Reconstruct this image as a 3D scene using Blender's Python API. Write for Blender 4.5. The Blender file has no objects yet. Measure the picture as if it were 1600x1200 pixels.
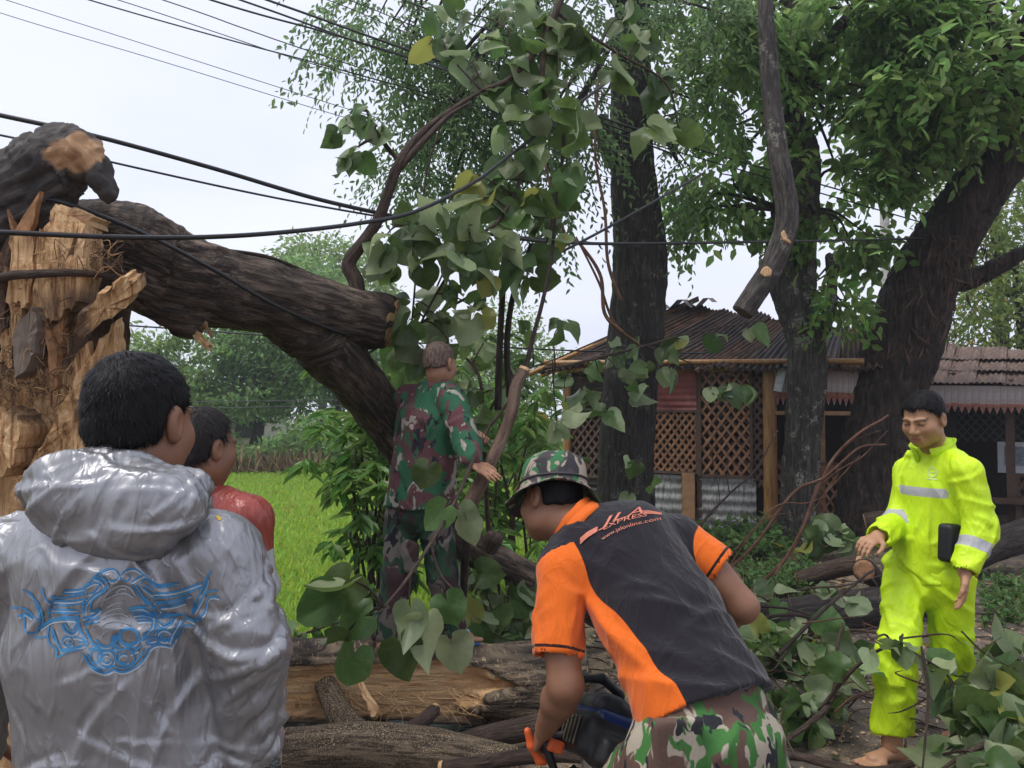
import bpy, math, random
import numpy as np
from mathutils import Vector, Matrix
from mathutils.bvhtree import BVHTree
random.seed(7); RNG = np.random.default_rng(7)
SC = bpy.context.scene; COL = SC.collection
# ---------------------------------------------------------------- camera, sky, sun, exposure
F = 1180.0; PITCH = math.atan(40/F); CAMZ = 1.6
cam_d = bpy.data.cameras.new('camera'); cam = bpy.data.objects.new('camera', cam_d); COL.objects.link(cam)
cam.location = (0, 0, CAMZ); cam.rotation_euler = (math.pi/2 + PITCH, 0, 0)
cam_d.sensor_width = 36; cam_d.lens = F/1600*36; cam_d.clip_start = .05; cam_d.clip_end = 1500
SC.camera = cam
W = bpy.data.worlds.new('World'); SC.world = W; W.use_nodes = True
wn = W.node_tree; wn.nodes.clear()
w_out = wn.nodes.new('ShaderNodeOutputWorld'); w_bg = wn.nodes.new('ShaderNodeBackground')
w_sky = wn.nodes.new('ShaderNodeTexSky'); w_sky.sky_type = 'NISHITA'; w_sky.sun_disc = False
SUN_EL, SUN_ROT = math.radians(62), math.radians(-60)
w_sky.sun_elevation = SUN_EL; w_sky.sun_rotation = SUN_ROT; w_sky.air_density = 1.2; w_sky.dust_density = 3
w_sc = wn.nodes.new('ShaderNodeVectorMath'); w_sc.operation = 'SCALE'; w_sc.inputs['Scale'].default_value = .10
wn.links.new(w_sky.outputs[0], w_sc.inputs[0])
w_tc = wn.nodes.new('ShaderNodeTexCoord'); w_mp = wn.nodes.new('ShaderNodeMapping'); w_mp.inputs['Scale'].default_value = (1.2, 1.2, 3.2)
wn.links.new(w_tc.outputs['Generated'], w_mp.inputs[0])
w_no = wn.nodes.new('ShaderNodeTexNoise'); w_no.inputs['Scale'].default_value = 1.6; w_no.inputs['Detail'].default_value = 5; w_no.inputs['Roughness'].default_value = .5
wn.links.new(w_mp.outputs[0], w_no.inputs['Vector'])
w_cr = wn.nodes.new('ShaderNodeValToRGB'); w_cr.color_ramp.elements[0].position = .3; w_cr.color_ramp.elements[1].position = .7
w_cr.color_ramp.elements[0].color = (.57, .60, .73, 1); w_cr.color_ramp.elements[1].color = (.67, .69, .79, 1)
wn.links.new(w_no.outputs['Fac'], w_cr.inputs[0])
w_mx = wn.nodes.new('ShaderNodeMix'); w_mx.data_type = 'RGBA'; w_mx.inputs['Factor'].default_value = .9      # overcast: cloud layer hides most of the clear sky
wn.links.new(w_sc.outputs[0], w_mx.inputs['A']); wn.links.new(w_cr.outputs[0], w_mx.inputs['B'])
wn.links.new(w_mx.outputs['Result'], w_bg.inputs[0]); w_bg.inputs[1].default_value = 1.0
wn.links.new(w_bg.outputs[0], w_out.inputs[0])
sun_d = bpy.data.lights.new('sun', 'SUN'); sun_d.energy = 1.5; sun_d.angle = math.radians(25); sun_d.color = (1, .97, .92)
sun = bpy.data.objects.new('sun', sun_d); COL.objects.link(sun)
# sun up-left and behind the camera a little
_sd = Vector((-.42, -.22, 1)).normalized()
sun.rotation_euler = _sd.to_track_quat('Z', 'Y').to_euler()
SC.view_settings.view_transform = 'Standard'; SC.view_settings.look = 'None'; SC.view_settings.exposure = .64; SC.view_settings.gamma = 1
SC.render.engine = 'CYCLES'; SC.cycles.max_bounces = 6; SC.cycles.transparent_max_bounces = 8; SC.cycles.caustics_reflective = False; SC.cycles.caustics_refractive = False
try: SC.cycles.use_denoising = True
except Exception: pass
# ---------------------------------------------------------------- helpers
_cf = np.array([0, math.cos(PITCH), math.sin(PITCH)]); _cu = np.array([0, -math.sin(PITCH), math.cos(PITCH)]); _cr = np.array([1., 0, 0]); _cp = np.array([0, 0, CAMZ])
def P(px, py, d):                       # a photo pixel at a known distance -> place
    return _cp + d*(_cf + (px-800)/F*_cr + (600-py)/F*_cu)
def PX(*pts): return np.array([P(*p) for p in pts])
def hsh(ix, iy, iz):
    h = (ix*374761393 + iy*668265263 + iz*2147483647).astype(np.int64) & 0xffffffff
    h = ((h ^ (h >> 13))*1274126177) & 0xffffffff
    return ((h ^ (h >> 16)) & 0xffff)/65535.0
def vnoise(p):
    p = np.asarray(p, float); i = np.floor(p).astype(np.int64); f = p-i; u = f*f*(3-2*f)
    r = 0
    for dx in (0, 1):
        wx = u[..., 0] if dx else 1-u[..., 0]
        for dy in (0, 1):
            wy = u[..., 1] if dy else 1-u[..., 1]
            for dz in (0, 1):
                wz = u[..., 2] if dz else 1-u[..., 2]
                r = r + wx*wy*wz*hsh(i[..., 0]+dx, i[..., 1]+dy, i[..., 2]+dz)
    return r*2-1
def fbm(p, o=3):
    p = np.asarray(p, float); r = 0; a = 1
    for k in range(o): r = r + a*vnoise(p*2**k + 17.3*k); a *= .5
    return r/1.75
def ridge(p, o=2):
    p = np.asarray(p, float); r = 0; a = 1
    for k in range(o): r = r + a*(1-2*np.abs(vnoise(p*2**k + 9.1*k))); a *= .5
    return r/1.5
def mesh_np(name, V, faces, mat=None, parent=None, smooth=True, attrs=None):
    V = np.asarray(V, np.float64); c0 = np.array([(V[:, 0].min()+V[:, 0].max())/2, (V[:, 1].min()+V[:, 1].max())/2, V[:, 2].min()])
    V = (V-c0).astype(np.float32); me = bpy.data.meshes.new(name)
    if not isinstance(faces, (list, tuple)): faces = [faces]
    faces = [np.asarray(f, np.int32) for f in faces if len(f)]
    me.vertices.add(len(V)); me.vertices.foreach_set('co', V.ravel())
    nl = sum(f.size for f in faces); nf = sum(len(f) for f in faces)
    me.loops.add(nl); me.polygons.add(nf)
    li = np.concatenate([f.ravel() for f in faces]); me.loops.foreach_set('vertex_index', li)
    tot = np.concatenate([np.full(len(f), f.shape[1], np.int32) for f in faces])
    st = np.concatenate([[0], np.cumsum(tot)[:-1]]).astype(np.int32)
    me.polygons.foreach_set('loop_start', st); me.polygons.foreach_set('loop_total', tot)
    me.polygons.foreach_set('use_smooth', np.full(nf, smooth, bool))
    if attrs:
        for k, a in attrs.items():
            a = np.asarray(a, np.float32)
            if a.ndim == 1: me.attributes.new(k, 'FLOAT', 'POINT').data.foreach_set('value', a)
            else: me.attributes.new(k, 'FLOAT_VECTOR', 'POINT').data.foreach_set('vector', a.ravel())
    me.update(calc_edges=True)
    if mat: me.materials.append(mat)
    o = bpy.data.objects.new(name, me); COL.objects.link(o); WLOC[o.name] = c0
    if parent: o.parent = parent; o.location = Vector(c0-WLOC[parent.name])
    else: o.location = Vector(c0)
    return o
WLOC = {}                                # every object's place in the world (nothing here is a rotated parent)
def inst(name, me, M, parent=None):      # another object sharing a mesh
    o = bpy.data.objects.new(name, me); COL.objects.link(o)
    if parent: o.parent = parent; M = Matrix.Translation(Vector(-WLOC[parent.name])) @ M
    o.matrix_local = M; return o
def thing(name, label, cat, loc=(0, 0, 0), group=None):
    o = bpy.data.objects.new(name, None); COL.objects.link(o); o.empty_display_size = .1
    o.location = Vector(loc); WLOC[o.name] = np.asarray(loc, float)
    o['label'] = label; o['category'] = cat
    if group: o['group'] = group
    return o
def tag(o, label, cat, group=None):
    o['label'] = label; o['category'] = cat
    if group: o['group'] = group
    return o
class MB:                                # collects raw geometry
    def __init__(s): s.V = []; s.Q = []; s.T = []; s.n = 0; s.A = {}
    def add(s, V, Q=None, T=None, **attrs):
        V = np.asarray(V, float).reshape(-1, 3)
        if Q is not None and len(Q): s.Q.append(np.asarray(Q, int).reshape(-1, 4)+s.n)
        if T is not None and len(T): s.T.append(np.asarray(T, int).reshape(-1, 3)+s.n)
        for k, a in attrs.items(): s.A.setdefault(k, []).append(np.asarray(a, float))
        s.V.append(V); s.n += len(V); return s
    def obj(s, name, mat, parent=None, smooth=True):
        f = []
        if s.Q: f.append(np.concatenate(s.Q))
        if s.T: f.append(np.concatenate(s.T))
        at = {k: np.concatenate(v) for k, v in s.A.items()} if s.A else None
        return mesh_np(name, np.concatenate(s.V), f, mat, parent, smooth, at)
def norm(v):
    v = np.asarray(v, float); return v/(np.linalg.norm(v, axis=-1, keepdims=True)+1e-12)
def catmull(pts, n):
    pts = np.asarray(pts, float)
    if len(pts) < 3: t = np.linspace(0, 1, n)[:, None]; return pts[0]*(1-t)+pts[-1]*t
    p = np.vstack([2*pts[0]-pts[1], pts, 2*pts[-1]-pts[-2]]); out = []
    ts = np.linspace(0, len(pts)-1-1e-6, n)
    for t in ts:
        i = int(t); u = t-i; a, b, c, d = p[i:i+4]
        out.append(.5*((2*b)+(c-a)*u+(2*a-5*b+4*c-d)*u*u+(3*b-a-3*c+d)*u**3))
    return np.array(out)
def frames(pts):
    T = norm(np.gradient(pts, axis=0)); n = np.array([0, 0, 1.]) if abs(T[0][2]) < .9 else np.array([1., 0, 0])
    N = []
    for t in T:
        n = n-t*np.dot(n, t); n = n/np.linalg.norm(n); N.append(n)
    N = np.array(N); return T, N, np.cross(T, N)
def tube_geo(pts, rad, seg=8, n=None, caps=True, bark=0, bfreq=9, seed=0, wob=0):
    """tapered tube along a smoothed path; bark>0 adds furrowed relief. returns V,Q,T,bk"""
    pts = np.asarray(pts, float); rad = np.atleast_1d(np.asarray(rad, float))
    n = n or max(4, 4*len(pts))
    R = np.interp(np.linspace(0, 1, n), np.linspace(0, 1, len(rad)), rad) if len(rad) > 1 else np.full(n, rad[0])
    C = catmull(pts, n)
    if wob:
        C = C + wob*np.stack([fbm(C*2.3+seed+k*31, 2) for k in range(3)], 1)*np.linspace(0, 1, n)[:, None]
    T, N, B = frames(C); s = np.concatenate([[0], np.cumsum(np.linalg.norm(np.diff(C, axis=0), axis=1))])
    a = np.linspace(0, 2*np.pi, seg, endpoint=False)
    ca, sa = np.cos(a), np.sin(a)
    off = N[:, None, :]*ca[None, :, None]+B[:, None, :]*sa[None, :, None]
    loc = np.stack([np.broadcast_to(ca[None]*R[:, None], (n, seg)), np.broadcast_to(sa[None]*R[:, None], (n, seg)), np.broadcast_to(s[:, None], (n, seg))], -1)
    Rr = np.broadcast_to(R[:, None], (n, seg)).copy()
    if bark:
        q = np.stack([loc[..., 0]*bfreq*2.2, loc[..., 1]*bfreq*2.2, loc[..., 2]*bfreq*.45], -1)+seed*7.7
        Rr = Rr + bark*(ridge(q, 2)*.8+fbm(loc*3+seed, 2)*1.3)
    V = (C[:, None, :]+off*Rr[..., None]).reshape(-1, 3)
    i, j = np.meshgrid(np.arange(n-1), np.arange(seg), indexing='ij'); j2 = (j+1) % seg
    Q = np.stack([i*seg+j, i*seg+j2, (i+1)*seg+j2, (i+1)*seg+j], -1).reshape(-1, 4)
    bk = loc.reshape(-1, 3)+seed*3.1
    Tt = []
    if caps:
        b0 = len(V); V = np.vstack([V, C[0], C[-1]]); bk = np.vstack([bk, [0, 0, 0], [0, 0, s[-1]]])
        for jj in range(seg):
            Tt.append((b0, (jj+1) % seg, jj)); Tt.append((b0+1, (n-1)*seg+jj, (n-1)*seg+(jj+1) % seg))
    return V, Q, np.array(Tt) if Tt else None, bk
def tube(name, pts, rad, mat, parent=None, **k):
    V, Q, T, bk = tube_geo(pts, rad, **k); m = MB(); m.add(V, Q, T, bk=bk); return m.obj(name, mat, parent)
def box_geo(c, s, R=None):
    c = np.asarray(c, float); s = np.asarray(s, float)/2
    V = np.array([[x, y, z] for x in (-1, 1) for y in (-1, 1) for z in (-1, 1)])*s
    if R is not None: V = V@np.asarray(R).T
    return V+c, np.array([[0, 1, 3, 2], [4, 6, 7, 5], [0, 4, 5, 1], [2, 3, 7, 6], [0, 2, 6, 4], [1, 5, 7, 3]])
def box(name, c, s, mat, parent=None, R=None):
    V, Q = box_geo(c, s, R); return mesh_np(name, V, Q, mat, parent, smooth=False)
def bar(name, a, b, w, t, mat, parent=None, up=(0, -1, 0)):
    a = np.asarray(a, float); b = np.asarray(b, float); d = b-a; L = np.linalg.norm(d); y = d/L
    z = np.asarray(up, float); z = z-y*np.dot(z, y); z = z/np.linalg.norm(z); x = np.cross(y, z)
    return box(name, (a+b)/2, (w, L, t), mat, parent, np.stack([x, y, z], 1))
# ------------------------------------------------------------ implicit surfaces (smooth bodies, torn wood)
class SDF:
    def __init__(s, lo, hi, h):
        s.lo = np.asarray(lo, float); s.h = h; s.n = np.ceil((np.asarray(hi)-s.lo)/h).astype(int)+1
        s.F = np.full(s.n, 1.0, np.float32); s.ax = [s.lo[i]+h*np.arange(s.n[i]) for i in range(3)]
    def _sub(s, lo, hi):
        a = np.clip(np.floor((lo-s.lo)/s.h).astype(int), 0, s.n-1); b = np.clip(np.ceil((hi-s.lo)/s.h).astype(int)+1, 1, s.n)
        return tuple(slice(a[i], max(b[i], a[i]+1)) for i in range(3))
    def _pts(s, sl):
        return s.ax[0][sl[0]][:, None, None], s.ax[1][sl[1]][None, :, None], s.ax[2][sl[2]][None, None, :]
    def op(s, d, sl, k, sub=False):
        A = s.F[sl]
        if sub: A, d = -A, d
        k = max(k, 1e-5); h = np.maximum(k-np.abs(A-d), 0)/k; r = np.minimum(A, d)-h*h*k*.25
        s.F[sl] = -r if sub else r
    def ecap(s, a, b, ra, rb, u=None, k=.02, sub=False):
        """tapered capsule a->b; ra,rb radii or (ru,rv) with u the side axis"""
        a = np.asarray(a, float); b = np.asarray(b, float)
        ra = np.atleast_1d(ra).astype(float); rb = np.atleast_1d(rb).astype(float); m = max(ra.max(), rb.max())+k+4*s.h
        sl = s._sub(np.minimum(a, b)-m, np.maximum(a, b)+m); X, Y, Z = s._pts(sl)
        d = b-a; L = np.linalg.norm(d)+1e-9; w = d/L
        x, y, z = X-a[0], Y-a[1], Z-a[2]; t = x*w[0]+y*w[1]+z*w[2]; tc = np.clip(t/L, 0, 1)
        if len(ra) == 1:
            px, py, pz = x-tc*d[0], y-tc*d[1], z-tc*d[2]
            D = np.sqrt(px*px+py*py+pz*pz)-(ra[0]+(rb[0]-ra[0])*tc)
        else:
            u = np.asarray(u, float); u = u-w*np.dot(u, w); u /= np.linalg.norm(u); v = np.cross(w, u)
            pu = x*u[0]+y*u[1]+z*u[2]; pv = x*v[0]+y*v[1]+z*v[2]; pw = t-tc*L
            ru = ra[0]+(rb[0]-ra[0])*tc; rv = ra[1]+(rb[1]-ra[1])*tc; rw = np.minimum(ru, rv)
            k0 = np.sqrt((pu/ru)**2+(pv/rv)**2+(pw/rw)**2); k1 = np.sqrt((pu/ru**2)**2+(pv/rv**2)**2+(pw/rw**2)**2)+1e-9
            D = k0*(k0-1)/k1
            D = np.where(k0 < 1e-3, -rw, D)
        s.op(D.astype(np.float32), sl, k, sub); return s
    def ell(s, c, r, R=None, k=.02, sub=False):
        c = np.asarray(c, float); r = np.asarray(r, float)*np.ones(3); m = r.max()+k+4*s.h
        sl = s._sub(c-m, c+m); X, Y, Z = s._pts(sl); x, y, z = X-c[0], Y-c[1], Z-c[2]
        if R is not None:
            R = np.asarray(R); x, y, z = [x*R[0, i]+y*R[1, i]+z*R[2, i] for i in range(3)]
        k0 = np.sqrt((x/r[0])**2+(y/r[1])**2+(z/r[2])**2); k1 = np.sqrt((x/r[0]**2)**2+(y/r[1]**2)**2+(z/r[2]**2)**2)+1e-9
        D = np.where(k0 < 1e-3, -r.min(), k0*(k0-1)/k1)
        s.op(D.astype(np.float32), sl, k, sub); return s
    def rbox(s, c, sz, R, rnd=.01, k=.01, sub=False):
        c = np.asarray(c, float); hs = np.asarray(sz, float)/2-rnd; m = np.linalg.norm(sz)/2+k+4*s.h
        sl = s._sub(c-m, c+m); X, Y, Z = s._pts(sl); x, y, z = X-c[0], Y-c[1], Z-c[2]; R = np.asarray(R)
        q = [np.abs(x*R[0, i]+y*R[1, i]+z*R[2, i])-hs[i] for i in range(3)]
        D = np.sqrt(sum(np.maximum(v, 0)**2 for v in q))+np.minimum(np.maximum(np.maximum(q[0], q[1]), q[2]), 0)-rnd
        s.op(D.astype(np.float32), sl, k, sub); return s
    def chain(s, pts, rad, k=.02, u=None, sub=False):
        for i in range(len(pts)-1): s.ecap(pts[i], pts[i+1], rad[i], rad[i+1], u, k, sub)
        return s
    def plane_cut(s, p, n):              # keep the side the normal points away from
        X, Y, Z = s._pts((slice(None),)*3); p = np.asarray(p, float); n = norm(n)
        s.F = np.maximum(s.F, ((X-p[0])*n[0]+(Y-p[1])*n[1]+(Z-p[2])*n[2]).astype(np.float32)); return s
    def fn(s, f):
        X, Y, Z = s._pts((slice(None),)*3); s.F = f(s.F, X, Y, Z).astype(np.float32); return s
    def mesh(s, smooth=1):
        Fp = s.F; n = np.array(Fp.shape); neg = Fp < 0
        c = [neg[i:n[0]-1+i, j:n[1]-1+j, k:n[2]-1+k] for i in (0, 1) for j in (0, 1) for k in (0, 1)]
        cnt = sum(x.astype(np.int8) for x in c); act = (cnt > 0) & (cnt < 8); idx = np.argwhere(act)
        vid = np.full(act.shape, -1, np.int64); vid[act] = np.arange(len(idx))
        cor = [(i, j, k) for i in (0, 1) for j in (0, 1) for k in (0, 1)]
        val = np.stack([Fp[idx[:, 0]+i, idx[:, 1]+j, idx[:, 2]+k] for i, j, k in cor], 1)
        acc = np.zeros((len(idx), 3)); num = np.zeros(len(idx))
        for a in range(8):
            for b in range(a+1, 8):
                if sum(abs(cor[a][t]-cor[b][t]) for t in range(3)) != 1: continue
                va, vb = val[:, a], val[:, b]; m = (va < 0) != (vb < 0); t = np.where(m, va/(va-vb+1e-12), 0)
                p = np.array(cor[a])+t[:, None]*(np.array(cor[b])-np.array(cor[a])); acc += p*m[:, None]; num += m
        V = s.lo+(idx+acc/num[:, None])*s.h
        Q = []
        for ax in range(3):
            o = [t for t in range(3) if t != ax]; sl0 = [slice(None)]*3; sl1 = [slice(None)]*3
            sl0[ax] = slice(0, n[ax]-1); sl1[ax] = slice(1, n[ax])
            for t in o: sl0[t] = slice(1, n[t]-1); sl1[t] = slice(1, n[t]-1)
            A = neg[tuple(sl0)]; B = neg[tuple(sl1)]; e = np.argwhere(A != B)
            fl = A[tuple(e.T)]; e = e+np.array([1 if t != ax else 0 for t in range(3)])
            def cell(d1, d2):
                q = e.copy(); q[:, o[0]] -= d1; q[:, o[1]] -= d2; return vid[tuple(q.T)]
            q = np.stack([cell(1, 1), cell(0, 1), cell(0, 0), cell(1, 0)], 1)
            if ax == 1: fl = ~fl
            q[~fl] = q[~fl][:, ::-1]; Q.append(q)
        Q = np.concatenate(Q); Q = Q[(Q >= 0).all(1)]
        for _ in range(smooth): V = lap(V, Q)
        return V, Q
def lap(V, Q, w=.5):
    S = np.zeros_like(V); C = np.zeros(len(V))
    for a in range(Q.shape[1]):
        for b in ((a+1) % Q.shape[1], (a-1) % Q.shape[1]):
            np.add.at(S, Q[:, a], V[Q[:, b]]); np.add.at(C, Q[:, a], 1)
    return V*(1-w)+w*S/np.maximum(C, 1)[:, None]
def vnormals(V, Q):
    fn = np.cross(V[Q[:, 2]]-V[Q[:, 0]], V[Q[:, 3]]-V[Q[:, 1]]); N = np.zeros_like(V)
    for a in range(4): np.add.at(N, Q[:, a], fn)
    return norm(N)
def join_mesh(parts):
    V = []; Q = []; n = 0
    for v, q in parts: V.append(v); Q.append(q+n); n += len(v)
    return np.concatenate(V), np.concatenate(Q)
def sstep(a, b, x):
    t = np.clip((x-a)/(b-a), 0, 1); return t*t*(3-2*t)
# ---------------------------------------------------------------- materials
class MatB:
    def __init__(s, name):
        s.m = bpy.data.materials.new(name); s.m.use_nodes = True; s.t = s.m.node_tree; s.t.nodes.clear()
        s.o = s.t.nodes.new('ShaderNodeOutputMaterial'); s.p = s.t.nodes.new('ShaderNodeBsdfPrincipled'); s.t.links.new(s.p.outputs[0], s.o.inputs[0])
    def n(s, ty, **k):
        nd = s.t.nodes.new('ShaderNode'+ty)
        for a, v in k.items():
            if a in ('operation', 'blend_type', 'data_type', 'feature', 'distance', 'attribute_name', 'wave_type', 'noise_dimensions', 'bands_direction'): setattr(nd, a, v)
            else: s.inp(nd, a, v)
        return nd
    def inp(s, nd, a, v):
        i = nd.inputs[a]
        if hasattr(v, 'links') or isinstance(v, bpy.types.NodeSocket): s.t.links.new(v, i)
        elif isinstance(v, bpy.types.Node): s.t.links.new(v.outputs[0], i)
        else: i.default_value = v
    def coords(s, scale=(1, 1, 1), kind='Object', attr=None):
        if attr: src = s.n('Attribute', attribute_name=attr).outputs['Vector']
        else: src = s.n('TexCoord').outputs[kind]
        mp = s.n('Mapping', Scale=scale); s.t.links.new(src, mp.inputs[0]); return mp.outputs[0]
    def noise(s, vec, scale, detail=3, rough=.55, dist=0):
        return s.n('TexNoise', Vector=vec, Scale=scale, Detail=detail, Roughness=rough, Distortion=dist).outputs['Fac']
    def ramp(s, fac, stops, interp='LINEAR'):
        r = s.n('ValToRGB'); s.t.links.new(fac, r.inputs[0]); e = r.color_ramp; e.interpolation = interp
        while len(e.elements) < len(stops): e.elements.new(.5)
        for el, (p, c) in zip(e.elements, stops): el.position = p; el.color = tuple(c)+(1,) if len(c) == 3 else c
        return r.outputs[0]
    def mix(s, f, a, b, bt='MIX'):
        m = s.n('Mix', data_type='RGBA', blend_type=bt)
        for i, v in (('Factor', f), ('A', a), ('B', b)):
            k = {'Factor': 0, 'A': 6, 'B': 7}[i]
            if isinstance(v, bpy.types.NodeSocket): s.t.links.new(v, m.inputs[k])
            elif k == 0: m.inputs[0].default_value = v
            else: m.inputs[k].default_value = tuple(v)+(1,)
        return m.outputs[2]
    def math(s, op, a, b=0., c=None):
        m = s.n('Math', operation=op)
        for i, v in enumerate((a, b) if c is None else (a, b, c)):
            if isinstance(v, bpy.types.NodeSocket): s.t.links.new(v, m.inputs[i])
            else: m.inputs[i].default_value = v
        return m.outputs[0]
    def attr(s, name): return s.n('Attribute', attribute_name=name).outputs['Fac']
    def set(s, **k):
        for a, v in k.items(): s.inp(s.p, a.replace('_', ' '), v if not (isinstance(v, tuple) and len(v) == 3) else v+(1,))
        return s
    def bump(s, h, strength=.4, dist=.01):
        b = s.n('Bump', Height=h, Strength=strength, Distance=dist); s.t.links.new(b.outputs[0], s.p.inputs['Normal']); return s
def creases(b, sc=1.0, layers=((0.5, 0, .3, 3.2), (-.7, .3, .35, 4.5), (1.3, .2, .3, 6.5), (.1, .9, .4, 10))):
    """sharp fold lines of thin crumpled cloth, as a height"""
    tc = b.n('TexCoord').outputs['Object']; tot = None
    for i, (ry, rz, st, s) in enumerate(layers):
        mp = b.n('Mapping', Rotation=(0, ry, rz), Scale=(1, 1, st), Location=(i*3.7, i*1.9, i)); b.t.links.new(tc, mp.inputs[0])
        n = b.noise(mp.outputs[0], s*sc, 2.5, .5, .9); r = b.ramp(b.math('ABSOLUTE', b.math('SUBTRACT', n, .5)), [(0, (1, 1, 1)), (.04, (.6, .6, .6)), (.2, (0, 0, 0))], 'EASE'); r = b.math('MULTIPLY', r, 4.5/s)
        tot = r if tot is None else b.math('ADD', tot, r)
    return tot
def plain(name, col, rough=.6, var=.25, scale=12, metal=0, bump=.0, spec=.4):
    b = MatB(name); v = b.coords(); n = b.noise(v, scale, 4)
    c = b.ramp(n, [(.3, tuple(x*(1-var) for x in col)), (.7, tuple(min(1, x*(1+var)) for x in col))])
    b.set(Base_Color=c, Roughness=rough, Metallic=metal); b.p.inputs['Specular IOR Level'].default_value = spec
    if bump: b.bump(b.noise(v, scale*5, 3), bump, .004)
    return b.m
def leafmat(name, top, under, yellow=.0, rough=.45, trans=.3, var=.35):
    """two-sided leaf: darker face, paler underside, some light passing through; 'rnd' varies each leaf"""
    b = MatB(name); g = b.n('NewGeometry'); r = b.attr('rnd')
    oi = b.n('ObjectInfo').outputs['Random']
    rr = b.math('FRACT', b.math('ADD', r, oi))
    c = b.mix(g.outputs['Backfacing'], top, under)
    hv = b.n('HueSaturation'); b.t.links.new(c, hv.inputs['Color'])
    b.t.links.new(b.math('MULTIPLY_ADD', rr, var*1.6, 1-var*.8), hv.inputs['Value'])
    b.t.links.new(b.math('MULTIPLY_ADD', b.math('FRACT', b.math('MULTIPLY', rr, 7.3)), .05, .475), hv.inputs['Hue'])
    c = hv.outputs[0]
    if yellow: c = b.mix(b.math('GREATER_THAN', b.math('FRACT', b.math('MULTIPLY', rr, 13.7)), 1-yellow), c, (.28, .22, .04))
    v = b.coords(); n = b.noise(v, 22, 3)
    c = b.mix(.35, c, b.mix(n, (.35, .35, .35), (1.3, 1.3, 1.2)), 'MULTIPLY')
    b.set(Base_Color=c, Roughness=rough); b.p.inputs['Specular IOR Level'].default_value = .35
    tr = b.n('BsdfTranslucent'); b.t.links.new(b.mix(.5, c, (.3, .5, .05), 'MULTIPLY'), tr.inputs[0]); 
    hv2 = b.n('HueSaturation', Value=2.2); b.t.links.new(c, hv2.inputs['Color']); b.t.links.new(hv2.outputs[0], tr.inputs[0])
    mx = b.n('MixShader'); mx.inputs[0].default_value = trans
    b.t.links.new(b.p.outputs[0], mx.inputs[1]); b.t.links.new(tr.outputs[0], mx.inputs[2]); b.t.links.new(mx.outputs[0], b.o.inputs[0])
    return b.m
def barkmat(name, dark, light, lichen=None, rough=.75, sc=1.0, lich_amt=.5, dust=False):
    b = MatB(name); v = b.coords((1, 1, .22), attr='bk'); v2 = b.coords((1, 1, 1), attr='bk')
    v = b.coords((1, 1, .13), attr='bk')
    n1 = b.noise(v, 42*sc, 6, .68, .9); n2 = b.noise(v2, 4*sc, 4); n3 = b.noise(v2, 170*sc, 3)
    c = b.ramp(n1, [(.36, tuple(x*.35 for x in dark)), (.47, dark), (.62, light)])
    c = b.mix(b.ramp(n2, [(.35, (0, 0, 0)), (.75, (.8, .8, .8))]), c, tuple(x*.55 for x in dark))
    if lichen:
        l = b.noise(v2, 7*sc, 6, .7); l2 = b.noise(v2, 60*sc, 3)
        f = b.math('MULTIPLY', b.ramp(l, [(.62-.2*lich_amt, (0, 0, 0)), (.70-.18*lich_amt, (1, 1, 1))]), b.ramp(l2, [(.42, (0, 0, 0)), (.52, (1, 1, 1))]))
        c = b.mix(f, c, lichen)
    if dust: c = b.mix(b.math('MULTIPLY', b.ramp(n3, [(.54, (0, 0, 0)), (.60, (1, 1, 1))]), b.ramp(n2, [(.4, (.15, .15, .15)), (.6, (1, 1, 1))])), c, (.50, .37, .22))
    b.set(Base_Color=c, Roughness=rough); b.p.inputs['Specular IOR Level'].default_value = .3
    h = b.math('MULTIPLY_ADD', n3, .18, n1); b.bump(h, 1.0, .028); return b.m
def camo(name, cols, scale=6, rough=.8, g=.47, br=.53):
    green, brown, dark, tan = cols
    b = MatB(name); v = b.coords((1, 1, .6)); 
    w = b.n('TexNoise', Vector=v, Scale=scale*1.3, Detail=2); vv = b.n('Vector'+'Math', operation='MULTIPLY_ADD')
    b.t.links.new(w.outputs['Color'], vv.inputs[0]); vv.inputs[1].default_value = (.12, .12, .12); b.t.links.new(v, vv.inputs[2]); v2 = vv.outputs[0]
    def msk(off, sc, lo):
        mp = b.n('Mapping', Location=(off, off*1.7, off*.6)); b.t.links.new(v2, mp.inputs[0])
        return b.ramp(b.noise(mp.outputs[0], sc, 2.5, .55, .4), [(lo, (0, 0, 0)), (lo+.012, (1, 1, 1))])
    c = b.mix(msk(0, scale, g), tan, green); c = b.mix(msk(3.1, scale*1.1, br), c, brown); c = b.mix(msk(7.7, scale*1.7, .60), c, dark); c = b.mix(msk(12.9, scale*2.3, .665), c, tan)
    fine = b.noise(b.coords(), 220, 2); c = b.mix(.25, c, b.ramp(fine, [(.3, (.6, .6, .6)), (.7, (1.2, 1.2, 1.2))]), 'MULTIPLY')
    b.set(Base_Color=c, Roughness=rough); b.p.inputs['Specular IOR Level'].default_value = .2
    b.bump(b.math('ADD', b.noise(b.coords((1, 1, .5)), 16, 3), b.math('MULTIPLY', fine, .08)), .5, .012); return b.m
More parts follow.
